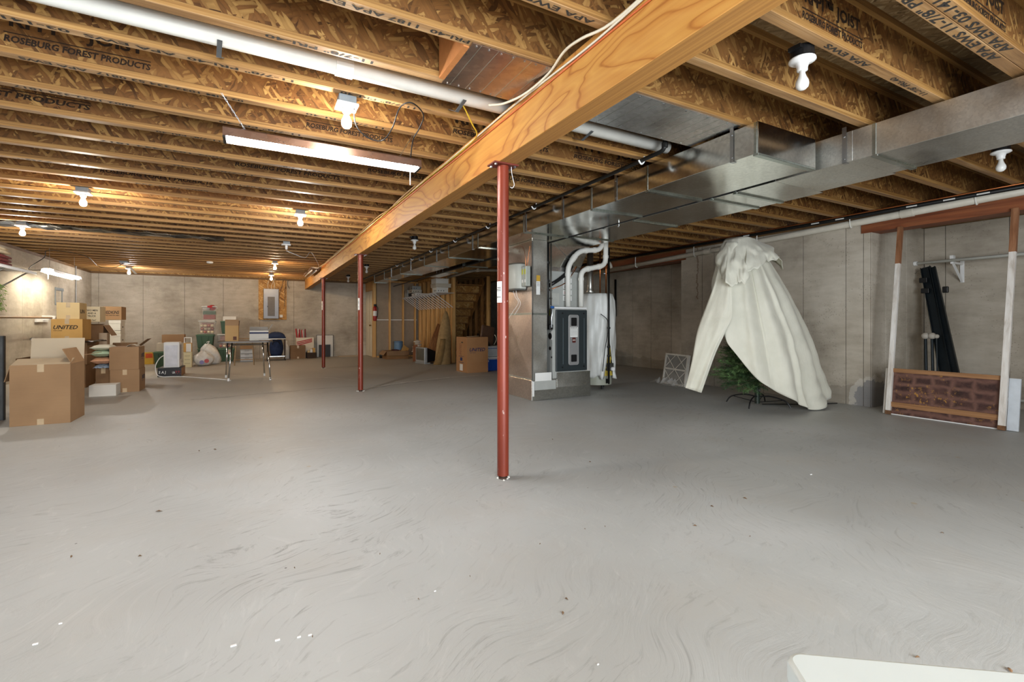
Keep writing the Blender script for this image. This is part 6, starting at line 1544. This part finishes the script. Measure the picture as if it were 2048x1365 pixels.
def fpt(u, v, w=0.0): return fo + fr * u + fu * v + fn * w
rows = []
for i in range(49): rows.append([fpt(0.01 + (FW - 0.02) * i / 48, v, (0.010 if i % 2 else -0.010)) for v in (0.01, FH - 0.01)])
MB().grid(rows).build('pleated_media', plain('filter_media', '938e85', 0.9, var=0.08), t)
FRAME = plain('filter_card', 'dcd8cd', 0.7)
for a, b_ in (((0, 0.012), (FW, 0.012)), ((0, FH - 0.012), (FW, FH - 0.012)), ((0.012, 0), (0.012, FH)), ((FW - 0.012, 0), (FW - 0.012, FH)), ((0, FH / 2), (FW, FH / 2))):
    MB().beam(fpt(*a), fpt(*b_), 0.026, 0.05, fn).build('frame_strip', FRAME, t)
for i in range(2):
    for j in range(2):
        u0, u1, v0, v1 = FW / 2 * i, FW / 2 * (i + 1), FH / 2 * j, FH / 2 * (j + 1)
        for s in (1, -1):
            for a, b_ in (((u0, v0), (u1, v1)), ((u0, v1), (u1, v0))): MB().beam(fpt(*a, 0.022 * s), fpt(*b_, 0.022 * s), 0.016, 0.003, fn).build('diagonal_strip', FRAME, t)
t = thing('plastic_wrap', 'crumpled clear plastic wrap lying around the furnace filter', 'plastic', (6.2, 5.6, 0))
R3 = random.Random(4)
def m_film():
    q = NT('clear_film'); q.b.inputs['Base Color'].default_value = (0.8, 0.78, 0.74, 1); return q.done(0.15, 0, 0.6, Alpha=0.35)
MB().grid([[fpt(-0.08 + (FW + 0.16) * i / 18, 0.0, 0.05) + Vector((-0.03 - 0.07 * j, -0.01 * j, 0)) + Vector((R3.uniform(-.02, .02), R3.uniform(-.02, .02), 0.012 + (0.12 - 0.05 * j if j < 2 else 0.01) * R3.random())) for i in range(19)] for j in range(4)]).build('film', m_film(), t)

TD = 5.95
TREE = Vector((5.56, 3.76, 0))
t = thing('artificial_tree', 'green artificial fir on a folding metal stand under the white sheet', 'tree', TREE)
POLE = plain('dark_green_pole', '1e2a20', 0.5)
MB().tube([TREE + Vector((0, 0, 0.05)), TREE + Vector((0, 0, 2.0))], 0.016, 10).build('trunk', POLE, t)
MB().lathe([(0.03, 0.03), (0.03, 0.24), (0.024, 0.25)], TREE, 14).build('stand_collar', POLE, t)
for i in range(4):
    a = math.radians(20 + 90 * i); d = Vector((math.cos(a), math.sin(a), 0))
    MB().tube(smooth_path([TREE + d * 0.03 + Vector((0, 0, 0.12)), TREE + d * 0.16 + Vector((0, 0, 0.13)), TREE + d * 0.31 + Vector((0, 0, 0.09)), TREE + d * 0.37 + Vector((0, 0, 0.012))], 5), 0.0085, 8).build('stand_leg', BLACK, t)
    MB().tube([TREE + d * 0.03 + Vector((0, 0, 0.05)), TREE + d * 0.30 + Vector((0, 0, 0.10))], 0.005, 6).build('stand_brace', BLACK, t)
MB().lathe([(0.012, 0), (0.016, 0.012), (0.012, 0.024)], TREE + Vector((-0.02, -0.045, 0.19)), 10).build('thumb_screw', STEEL, t)
NEEDLE = plain('fir_needles', '36512f', 0.6, var=0.35, scale=30)
NEEDLE2 = plain('fir_needles_light', '587544', 0.6, var=0.3, scale=30)
def branch_mesh(L, seed, mat):
    R3 = random.Random(seed); mb = MB(); mb.tube([(0, 0, 0), (L, 0, 0)], 0.004, 4)
    tw = [((0, 0, 0), (L, 0, 0))]
    for i in range(9):
        x = L * (0.25 + 0.08 * i); s = -1 if i % 2 else 1; l = 0.20 * (1.1 - 0.07 * i)
        tw.append(((x, 0, 0), (x + l * 0.75, s * l * 0.6, R3.uniform(-0.05, 0.09))))
    for a, b_ in tw:
        a, b_ = Vector(a), Vector(b_); d = (b_ - a); n = int(d.length / 0.0048)
        d.normalize()
        for k in range(n):
            if a.x < 0.01 and k < n * 0.3: continue
            p = a + (b_ - a) * (k / n); an = R3.uniform(0, 6.28)
            u = d.orthogonal().normalized(); v = d.cross(u)
            q = p + (d * 0.6 + (u * math.cos(an) + v * math.sin(an)) * 0.85) * R3.uniform(0.025, 0.042)
            s = (u * math.sin(an) - v * math.cos(an)) * 0.0022
            mb.add([p - s, p + s, q], [(0, 1, 2)])
    o = mb.build('branch', mat)
    return o
BR = [branch_mesh(0.62, 1, NEEDLE), branch_mesh(0.52, 2, NEEDLE2), branch_mesh(0.42, 3, NEEDLE), branch_mesh(0.30, 4, NEEDLE2)]
R3 = random.Random(21); used = set()
for tier in range(13):
    z = 0.32 + tier * 0.075; rad = 0.66 - 0.30 * (z - 0.3)
    nb = 20 if tier < 9 else 12
    for i in range(nb):
        a = 2 * math.pi * (i + 0.37 * tier) / nb + R3.uniform(-0.12, 0.12)
        k = 0 if rad > 0.66 else 1 if rad > 0.55 else 2 if rad > 0.46 else 3
        if R3.random() < 0.35: k = min(3, k + 1)
        src = BR[k]
        if k in used: o = src.copy(); COL.objects.link(o)
        else: o = src; used.add(k)
        lf = -(math.cos(a) * CY - math.sin(a) * SY); sc = rad * (0.88 + 0.26 * lf) / (0.62 + 0.12) * R3.uniform(0.85, 1.05) * (0.62 / (0.62, 0.52, 0.42, 0.30)[k]) ** 0.4
        o.parent = t
        M = Matrix.Translation(Vector((0, 0, z))) @ Matrix.Rotation(a, 4, 'Z') @ Matrix.Rotation(math.radians(R3.uniform(-6, 16) - 4), 4, 'Y') @ Matrix.Rotation(R3.uniform(-0.6, 0.6), 4, 'X') @ Matrix.Scale(min(1.05, sc), 4)
        o.matrix_parent_inverse = Matrix(); o.matrix_local = M

# the white sheet
def cat(pts, n):
    out = []; m = len(pts)
    for i in range(m):
        p0, p1, p2, p3 = pts[(i - 1) % m], pts[i], pts[(i + 1) % m], pts[(i + 2) % m]
        for k in range(n):
            q = k / n; out.append(0.5 * ((2 * p1) + (p2 - p0) * q + (2 * p0 - 5 * p1 + 4 * p2 - p3) * q * q + (3 * p1 - p0 - 3 * p2 + p3) * q ** 3))
    return out
def catopen(pts, total):
    pts = [Vector(p) for p in pts]; L = smooth_path(pts, 16)
    return [L[int(round(i * (len(L) - 1) / (total - 1)))] for i in range(total)]
hp = lambda px, py, w: at_d(px, py, TD - w)
def m_sheet():
    q = NT('cotton_sheet'); v = q.pos()
    q.col(q.ramp(q.noise(v, 4.0, 4), [(0.3, lin('cfcdbd')), (0.7, lin('dddbcc'))]))
    wv = q.noise(q.pos((1, 1, 0.35)), 9.0, 5, 0.6, 0.6)
    q.bump(wv, 0.25, 0.03)
    return q.done(0.85, 0, 0.2, Sheen_Weight=0.15)
SHEET = m_sheet()
sheet_t = thing('dust_sheet', 'large cream white sheet draped over the artificial tree', 'sheet', TREE + Vector((0, 0, 0.5)))
hem = [hp(*p) for p in ((1449, 668, .40), (1457, 686, .45), (1466, 702, .49), (1482, 724, .53), (1500, 745, .55), (1520, 763, .56), (1545, 779, .56), (1570, 793, .54), (1598, 807, .50), (1606, 813, .45), (1616, 818.5, .40), (1634, 819.5, .32), (1650, 806, .15), (1660, 797, .02),
                        (1648, 790, -.25), (1600, 775, -.42), (1540, 740, -.52), (1480, 690, -.5), (1445, 650, -.40), (1428, 640, -.22), (1424, 645, .02), (1436, 655, .24))]
N = 11; HEM = cat(hem, N); nH = len(HEM)
topc = [hp(*p) for p in ((1464, 486, .16), (1468, 485, .18), (1473, 484, .19), (1479, 483, .2), (1484, 482, .2), (1489, 481, .2), (1494, 481, .19), (1499, 481, .18), (1503, 482, .16), (1506, 482, .14), (1509, 483, .11), (1512, 484, .07), (1515, 485, .02), (1517, 486, -.04),
                         (1514, 484, -.10), (1504, 481, -.15), (1492, 479, -.18), (1478, 479, -.18), (1464, 480, -.15), (1454, 483, -.08), (1450, 486, .02), (1455, 487, .1))]
TOP = cat(topc, N)
axis = lambda z: Vector((TREE.x, TREE.y, z))
from mathutils import noise as MN
# long soft folds: (place along the hem, width, height)
RIDGE = ((1.0, .8, .02), (3.4, 1.0, -.03), (5.2, .7, .045), (6.5, .6, -.035), (7.6, .45, .03), (8.6, .5, -.03), (9.6, .4, .03), (10.6, .5, -.025), (11.6, .4, .03), (12.5, .4, -.02), (13.3, .5, .02), (15, .8, .02), (17, .8, -.02), (19, .8, .02))
rows = []
NT_ = 64
for i in range(NT_ + 1):
    f = i / NT_; row = []
    for k in range(nH):
        p = TOP[k].lerp(HEM[k], f)
        o = Vector((p.x - TREE.x, p.y - TREE.y, 0)); r = o.length; o = o / r if r > 1e-4 else Vector((0, 0, 0))
        kk = k / N
        bulge = 0.10 * math.sin(math.pi * f) * (1.0 if 6 < kk < 16 else 0.75)
        env = min(1, f * 2.2) * (0.6 + 0.4 * f)
        drift = 0.5 * math.sin(2.2 * f + 0.6)
        fold = sum(h * math.exp(-((kk + drift - c) / w) ** 2) for c, w, h in RIDGE)
        nz = 0.030 * MN.noise(p * 3.1) + 0.014 * MN.noise(p * 7.5)
        rip = 0
        if 9.5 < kk < 13.6 and f > 0.78: rip = 0.022 * math.sin(60 * f + 1.5 * kk) * math.sin(math.pi * (kk - 9.5) / 4.1) * (f - 0.78) / 0.22
        row.append(p + o * (bulge + (fold + nz) * env + rip))
    rows.append(row)
mb = MB().grid(rows, close=True)
ctr = sum(TOP, Vector()) / nH + Vector((0, 0, 0.03)); mb.v.append(tuple(ctr)); c = len(mb.v) - 1
mb.f += [(k, (k + 1) % nH, c) for k in range(nH)]
mb.build('drape', SHEET, sheet_t, smooth=True, solid=0.004)
# left drape falling free
Lb = catopen([hp(*p) for p in ((1452, 484, .14), (1440, 520, .2), (1428, 566, .25), (1412, 616, .3), (1395, 665, .34), (1384, 715, .36), (1376, 755, .36), (1370, 776, .36))], 44)
Rb = catopen([hp(*p) for p in ((1476, 485, .26), (1468, 525, .34), (1463, 575, .42), (1465, 612, .48), (1464, 638, .5), (1447, 669, .46), (1430, 705, .44), (1402, 786, .44))], 44)
rows = []
for i in range(44):
    f = i / 43; a, b_ = Lb[i], Rb[i]; row = []
    nrm = Vector((-SY, -CY, 0))
    for j in range(22):
        u = j / 21
        w = 0.05 * math.sin(math.pi * u) * (1 - 0.4 * f) + (0.016 * math.sin(2.3 * math.pi * u + 0.6) + 0.05 * MN.noise(Vector((u * 2.2, f * 3.0, 7.0))) + 0.02 * MN.noise(Vector((u * 6, f * 5.0, 2.0)))) * min(1, 2.5 * f)
        row.append(a.lerp(b_, u) + nrm * w)
    rows.append(row)
MB().grid(rows).build('side_drape', SHEET, sheet_t, smooth=True, solid=0.004)
# folded-over hood at the top
hood = [hp(*p) for p in ((1455, 566, .48), (1462, 571, .50), (1472, 569, .52), (1478, 566, .52), (1486, 567, .52), (1494, 563, .52), (1499, 556, .51), (1497, 546, .50), (1508, 540, .48), (1520, 533, .45), (1531, 524, .40), (1541, 523, .34), (1549, 520, .26), (1553, 516, .16),
                         (1558, 540, .02), (1552, 530, -.12), (1540, 520, -.22), (1515, 515, -.30), (1480, 515, -.28), (1455, 520, -.18), (1444, 530, .06), (1446, 552, .32))]
HOOD = cat(hood, N)
apx = [hp(*p) for p in ((1461, 480, .15), (1465, 479, .17), (1470, 478, .18), (1476, 477, .2), (1481, 476, .2), (1486, 475, .2), (1491, 474, .19), (1496, 474, .18), (1500, 475, .16), (1503, 476, .14), (1506, 477, .11), (1509, 478, .07), (1511, 479, .02), (1512, 481, -.04),
                        (1510, 479, -.10), (1502, 476, -.15), (1490, 474, -.18), (1476, 474, -.18), (1462, 475, -.15), (1453, 478, -.08), (1449, 481, .02), (1453, 482, .1))]
APX = cat(apx, N)
rows = []
for i in range(23):
    f = i / 22; row = []
    for k in range(nH):
        p = APX[k].lerp(HOOD[k], f); o = Vector((p.x - TREE.x, p.y - TREE.y, 0)); r = o.length; o = o / r
        ph = 2 * math.pi * k / nH
        row.append(p + o * (0.055 * math.sin(math.pi * f) + min(1, 2 * f) * (0.05 * MN.noise(p * 4.3) + 0.03 * MN.noise(p * 11.0) + 0.02 * math.sin(9 * f + 1.3 * k / N) * f) + 0.03 * f) + Vector((0, 0, 0.05 * MN.noise(Vector((k * 0.11, 3.0, 0.0))) * f * f)))
    rows.append(row)
mb = MB().grid(rows, close=True); ctr = sum(APX, Vector()) / nH + Vector((0, 0, 0.02)); mb.v.append(tuple(ctr)); c = len(mb.v) - 1
mb.f += [(k, (k + 1) % nH, c) for k in range(nH)]
mb.build('folded_top', SHEET, sheet_t, smooth=True, solid=0.004)
tag(MB().tube(smooth_path([TREE + Vector((0.1, 0.0, 0.012)), TREE + Vector((0.5, -0.2, 0.008)), TREE + Vector((0.85, -0.35, 0.008)), TREE + Vector((1.04, -0.40, 0.008))], 6), 0.006, 6).build('power_cord', BLACK), 'black cord lying on the floor from the tree stand to the wall', 'cord')

# ------------------------------------------------------------------ right recess: panel frame, rod, tracks
PW = m_grain('peeling_white_post', lin('a89c90'), lin('d8d3cc'), lin('e8e6e2'), (14, 14, 1.5), 0.7)
def m_splash():
    q = NT('stained_brown_panel'); s = q.sep(); v = q.pos()
    br = q.node('ShaderNodeTexBrick'); br.inputs['Scale'].default_value = 1.0
    cbn = q.node('ShaderNodeCombineXYZ'); q.l.new(s[1], cbn.inputs[0]); q.l.new(s[2], cbn.inputs[1])
    wz = q.node('ShaderNodeVectorMath', operation='ADD'); nzz = q.node('ShaderNodeTexNoise'); nzz.inputs['Scale'].default_value = 6.0; nzz.inputs['Detail'].default_value = 5.0; q.l.new(v, nzz.inputs['Vector']); zs = q.node('ShaderNodeVectorMath', operation='SCALE'); zs.inputs['Scale'].default_value = 0.10; q.l.new(nzz.outputs['Color'], zs.inputs[0]); q.l.new(cbn.outputs[0], wz.inputs[0]); q.l.new(zs.outputs[0], wz.inputs[1]); q.l.new(wz.outputs[0], br.inputs['Vector']); br.inputs['Brick Width'].default_value = 0.17; br.inputs['Row Height'].default_value = 0.10
    br.offset = 0.12; br.inputs['Mortar Size'].default_value = 0.035; br.inputs['Mortar Smooth'].default_value = 1.0
    br.inputs['Color1'].default_value = lin('261817'); br.inputs['Color2'].default_value = lin('3c2724'); br.inputs['Mortar'].default_value = lin('76564a')
    n = q.noise(v, 9.0, 6, 0.7)
    c = q.mix(q.ramp(n, [(0.36, (0, 0, 0, 1)), (0.66, (0.75,) * 3 + (1,))]), br.outputs['Color'], lin('5f4139'))
    sp = q.math('MULTIPLY', q.ramp(q.noise(v, 26.0, 4, 0.75), [(0.56, (0, 0, 0, 1)), (0.60, (1, 1, 1, 1))]), q.ramp(q.noise(v, 3.2, 2), [(0.48, (0, 0, 0, 1)), (0.58, (1, 1, 1, 1))]))
    c = q.mix(q.math('MULTIPLY', sp, 0.85), c, lin('b0803a'))
    q.col(c); return q.done(0.7, 0, 0.3)
t = thing('door_frame', 'homemade white-post frame with a stained brown panel leaning on the header', 'frame', (6.35, 2.2, 0))
def lean(y, z): return 6.335 + 0.325 * (z / 2.2)
LP0, LP1, RP0, RP1 = at_x(1776, 826, 6.335), at_x(1801, 455, 6.655), at_x(2003, 860, 6.335), at_x(2031, 418, 6.655)
LP0.z = RP0.z = 0.004
for nm, a, b_, w, lab in (('post', LP0, LP1, 0.045, 0), ('post', RP0, RP1, 0.05, 1)):
    MB().beam(a, b_, 0.038, w, (0, 1, 0)).build(nm, PW, t, bevel=0.002, seg=1)
    d = (b_ - a)
    MB().beam(a + d * 0.80, b_ + d * 0.002, 0.0395, w + 0.0015, (0, 1, 0)).build('bare_top', m_grain('bare_post_wood', lin('6d4a30'), lin('93694a'), lin('ab8262'), (18, 18, 1.2)), t)
    MB().beam(a, a + d * 0.02, 0.0395, w + 0.0015, (0, 1, 0)).build('rotted_foot', plain('rotted_wood', '6b4c33', 0.9, var=0.4, scale=40), t)
ya, yb = RP0.y - 0.02, LP0.y + 0.03
def panel_pt(y, z, off=0.0): return Vector((lean(y, z) + off, y, z))
zt = 0.50
slab = [panel_pt(y, z, o) for o in (0.022, 0.034) for y, z in ((ya, 0.006), (yb, 0.006), (yb, zt), (ya, zt))]
MB().add(slab, [(0, 1, 2, 3), (7, 6, 5, 4), (0, 4, 5, 1), (1, 5, 6, 2), (2, 6, 7, 3), (3, 7, 4, 0)]).build('panel', m_splash(), t)
STRIPW = m_grain('strip_wood', lin('75543a'), lin('98734f'), lin('b38d66'), (16, 1.1, 30))
MB().beam(panel_pt(ya + 0.02, zt + 0.0, 0.012), panel_pt(yb - 0.02, zt + 0.0, 0.012), 0.02, 0.045, (0, 0, 1)).build('rail', STRIPW, t)
MB().beam(panel_pt(ya + 0.04, 0.118, 0.012), panel_pt(yb - 0.04, 0.118, 0.012), 0.02, 0.055, (0, 0, 1)).build('rail', STRIPW, t)
MB().beam(panel_pt(ya, 0.008, 0.018), panel_pt(yb, 0.008, 0.018), 0.006, 0.01, (0, 0, 1)).build('white_edge', WHITE, t)
MB().beam(panel_pt(ya - 0.045, 0.004, 0.045), panel_pt(ya - 0.045, zt, 0.045), 0.02, 0.08, (0, 1, 0)).build('side_board', plain('blue_white_board', 'c9d0d6', 0.6, var=0.1), t)
MB().beam(LP0 + Vector((0.03, 0.03, 0)), LP0 + Vector((0.03 + 0.075, 0.03, 0.51)), 0.02, 0.06, (0, 1, 0)).build('side_board', PW, t)
# hanging rod
rx = 7.80; rz = at_x(1838, 527, rx).z
t = thing('hanging_rod', 'white clothes rod on a bracket high in the right recess', 'rod', (rx, 2.4, rz))
MB().tube([(rx, 2.99, rz), (rx, -0.6, rz)], 0.02, 12).build('pole', plain('rod_white', 'cfd0c8', 0.45), t, smooth=True)
MB().lathe([(0.03, -0.004), (0.03, 0.03)], (rx, 2.985, rz), 12, 'y').build('end_socket', PORC, t)
by = at_x(1905, 520, rx).y
MB().box(rx - 0.02, REC, by - 0.015, by + 0.015, rz - 0.045, rz - 0.02).box(REC - 0.012, REC, by - 0.02, by + 0.02, rz - 0.27, rz + 0.02).beam((rx + 0.01, by, rz - 0.03), (REC - 0.01, by, rz - 0.26), 0.02, 0.02).box(rx - 0.03, rx + 0.03, by - 0.018, by + 0.018, rz + 0.018, rz + 0.06).build('bracket', PORC, t)
t = thing('coat_hanger', 'wire coat hanger hung at the end of the clothes rod', 'hanger', (rx, 2.88, rz))
MB().tube(smooth_path([(rx, 2.9, rz + 0.022), (rx - 0.012, 2.9, rz), (rx, 2.9, rz - 0.05)], 4), 0.002, 5).tube([(rx, 2.9, rz - 0.05), (rx - 0.2, 2.93, rz - 0.15), (rx + 0.15, 2.9, rz - 0.16), (rx, 2.9, rz - 0.05)], 0.002, 5).build('wire', plain('dark_wire', '4a3f33', 0.5, 0.5), t)
# dark metal tracks leaning into the corner
TRK = plain('dark_track_steel', '20272b', 0.4, 0.5, var=0.15)
def track(label, a, b_, w, group=None):
    a, b_ = Vector(a), Vector(b_); t = thing('metal_track', label, 'track', a)
    side = (b_ - a).cross(Vector((1, 0, 0))).normalized()
    MB().beam(a, b_, w, 0.012, (1, 0, 0)).build('web', TRK, t)
    for s in (-1, 1): MB().beam(a + side * s * w / 2 - Vector((0.012, 0, 0)), b_ + side * s * w / 2 - Vector((0.012, 0, 0)), 0.008, 0.035, (1, 0, 0)).build('rim', TRK, t)
    return t
p_b = lambda px, py, X: at_x(px, py, X)
b0 = at_f(1928, 800)
A0 = Vector((7.15, 2.26, 0.006)); A1 = at_x(1848, 536, 7.74)
t = track('dark steel door track leaning from floor to rod, left of two', (7.30, 2.44, 0.006), at_x(1852, 535, 7.76), 0.10)
for z in (1.60, 1.46):
    f = z / 1.95; c_ = Vector((7.30, 2.44, 0)).lerp(at_x(1852, 535, 7.76), f); c_.z = z
    MB().box(c_.x - 0.02, c_.x + 0.02, c_.y + 0.03, c_.y + 0.115, z - 0.035, z + 0.03).build('mounting_bracket', BLACK, t, bevel=0.006)
t = track('dark steel door track leaning from floor to rod, right of two', (7.34, 2.355, 0.006), at_x(1864, 535, 7.76), 0.07)
c_ = Vector((7.34, 2.355, 0)).lerp(at_x(1864, 535, 7.76), 1.46 / 1.95); MB().box(c_.x - 0.02, c_.x + 0.02, c_.y - 0.09, c_.y - 0.03, 1.42, 1.50).build('mounting_bracket', BLACK, t, bevel=0.01)
tag(MB().beam((7.40, 2.52, 0.006), at_x(1857, 605, 7.85), 0.05, 0.03, (1, 0, 0)).build('wood_strip', plain('grey_strip_wood', 'a39b8a', 0.7, var=0.15)), 'pale wooden strip leaning behind the dark tracks', 'strip')
for i, (px, lab) in enumerate(((1851, 'first from the left'), (1864, 'second from the left'), (1873, 'third from the left'))):
    top = at_x(px, 675, 7.42); bot = Vector((top.x - 0.15, top.y - 0.07, 0.006))
    t = thing('roller_pole', 'dark pole with a round white knob behind the panel, ' + lab, 'pole', bot, 'dark poles with white knobs')
    MB().tube([bot, top], 0.016 if i < 2 else 0.009, 8).build('shaft', TRK, t)
    r = 0.042 if i < 2 else 0.028
    MB().lathe([(r * math.sin(math.pi * k / 8), -r * math.cos(math.pi * k / 8)) for k in range(1, 8)], top + Vector((0, 0, r * 0.4)), 12).build('knob', plain('knob_grey', 'b4aea2', 0.5), t, smooth=True)
tag(MB().tube([(7.9, 2.3, 0.13), (7.9, 0.0, 0.13)], 0.02, 10).build('low_pipe', PVC, smooth=True), 'white pipe low along the recess wall behind the frame', 'pipe')

# ------------------------------------------------------------------ white plastic table corner in the foreground
tz = 0.62
c0, c1 = at_z(1562, 1300, tz), at_z(2048, 1343, tz)
ex_ = (c1 - c0).normalized(); ey_ = Vector((ex_.y, -ex_.x, 0))
t = thing('plastic_table', 'white plastic table whose rounded corner shows in the bottom right', 'table', (c0.x + 0.2, c0.y - 0.2, 0))
Mx = Matrix(((ex_.x, -ey_.x, 0, c0.x), (ex_.y, -ey_.y, 0, c0.y), (0, 0, 1, tz - 0.03), (0, 0, 0, 1)))
MB().prism(rrect(0, 0.62, -0.62, 0, 0.022, 8), 0.03, Mx).build('tabletop', plain('table_white', 'd0dadb', 0.4, var=0.02), t, bevel=0.006, seg=3)
for u in (0.05, 0.57):
    for v in (-0.05, -0.57):
        p = Mx @ Vector((u, v, 0)); MB().tube([(p.x, p.y, 0.0), (p.x, p.y, tz - 0.03)], 0.016, 10).build('leg', WHITE, t)

# ------------------------------------------------------------------ floor litter
R3 = random.Random(33); mb = MB()
for px, py, s in ((1490, 998, 9), (1424, 1014, 7), (1390, 1053, 8), (1126, 1228, 12), (1133, 1200, 9), (318, 1024, 12), (1835, 1317, 10), (2020, 1343, 14), (837, 1201, 6), (589, 1138, 5), (143, 1115, 7), (280, 1114, 6), (1884, 1068, 5), (625, 1276, 5), (1500, 1075, 5), (1170, 1060, 4), (1210, 1055, 4), (760, 1110, 4), (940, 1155, 4), (1080, 1090, 4), (398, 903, 6), (430, 900, 8), (1105, 880, 5), (1180, 925, 5)):
    p = at_f(px, py); k = p.length / 950 * s * 0.5; a = R3.uniform(0, 3.1)
    d = Vector((math.cos(a), math.sin(a), 0)) * k; e = Vector((-math.sin(a), math.cos(a), 0)) * k * 0.4
    mb.add([p - d + Vector((0, 0, .001)), p + e + Vector((0, 0, .006)), p + d + Vector((0, 0, .002)), p - e + Vector((0, 0, .004)), p + Vector((0, 0, .009))], [(0, 1, 4), (1, 2, 4), (2, 3, 4), (3, 0, 4), (0, 3, 2, 1)])
o = stuff(mb.build('floor_litter', plain('dry_leaf', '6b5138', 0.9, var=0.4, scale=8)))
tag(o, 'scattered dry leaf bits and chips on the bare concrete floor', 'litter')
mb = MB()
for px, py, s in ((467, 1293, 9), (555, 1282, 8), (598, 1276, 6), (620, 1272, 6), (71, 1290, 6), (121, 1249, 4), (870, 1184, 4), (1196, 1331, 4), (1622, 950, 4)):
    p = at_f(px, py); k = p.length / 950 * s * 0.5
    mb.box(p.x - k, p.x + k, p.y - k * 0.4, p.y + k * 0.4, 0.0005, 0.004)
tag(stuff(mb.build('foam_crumbs', PORC)), 'few white foam crumbs on the near floor', 'litter')
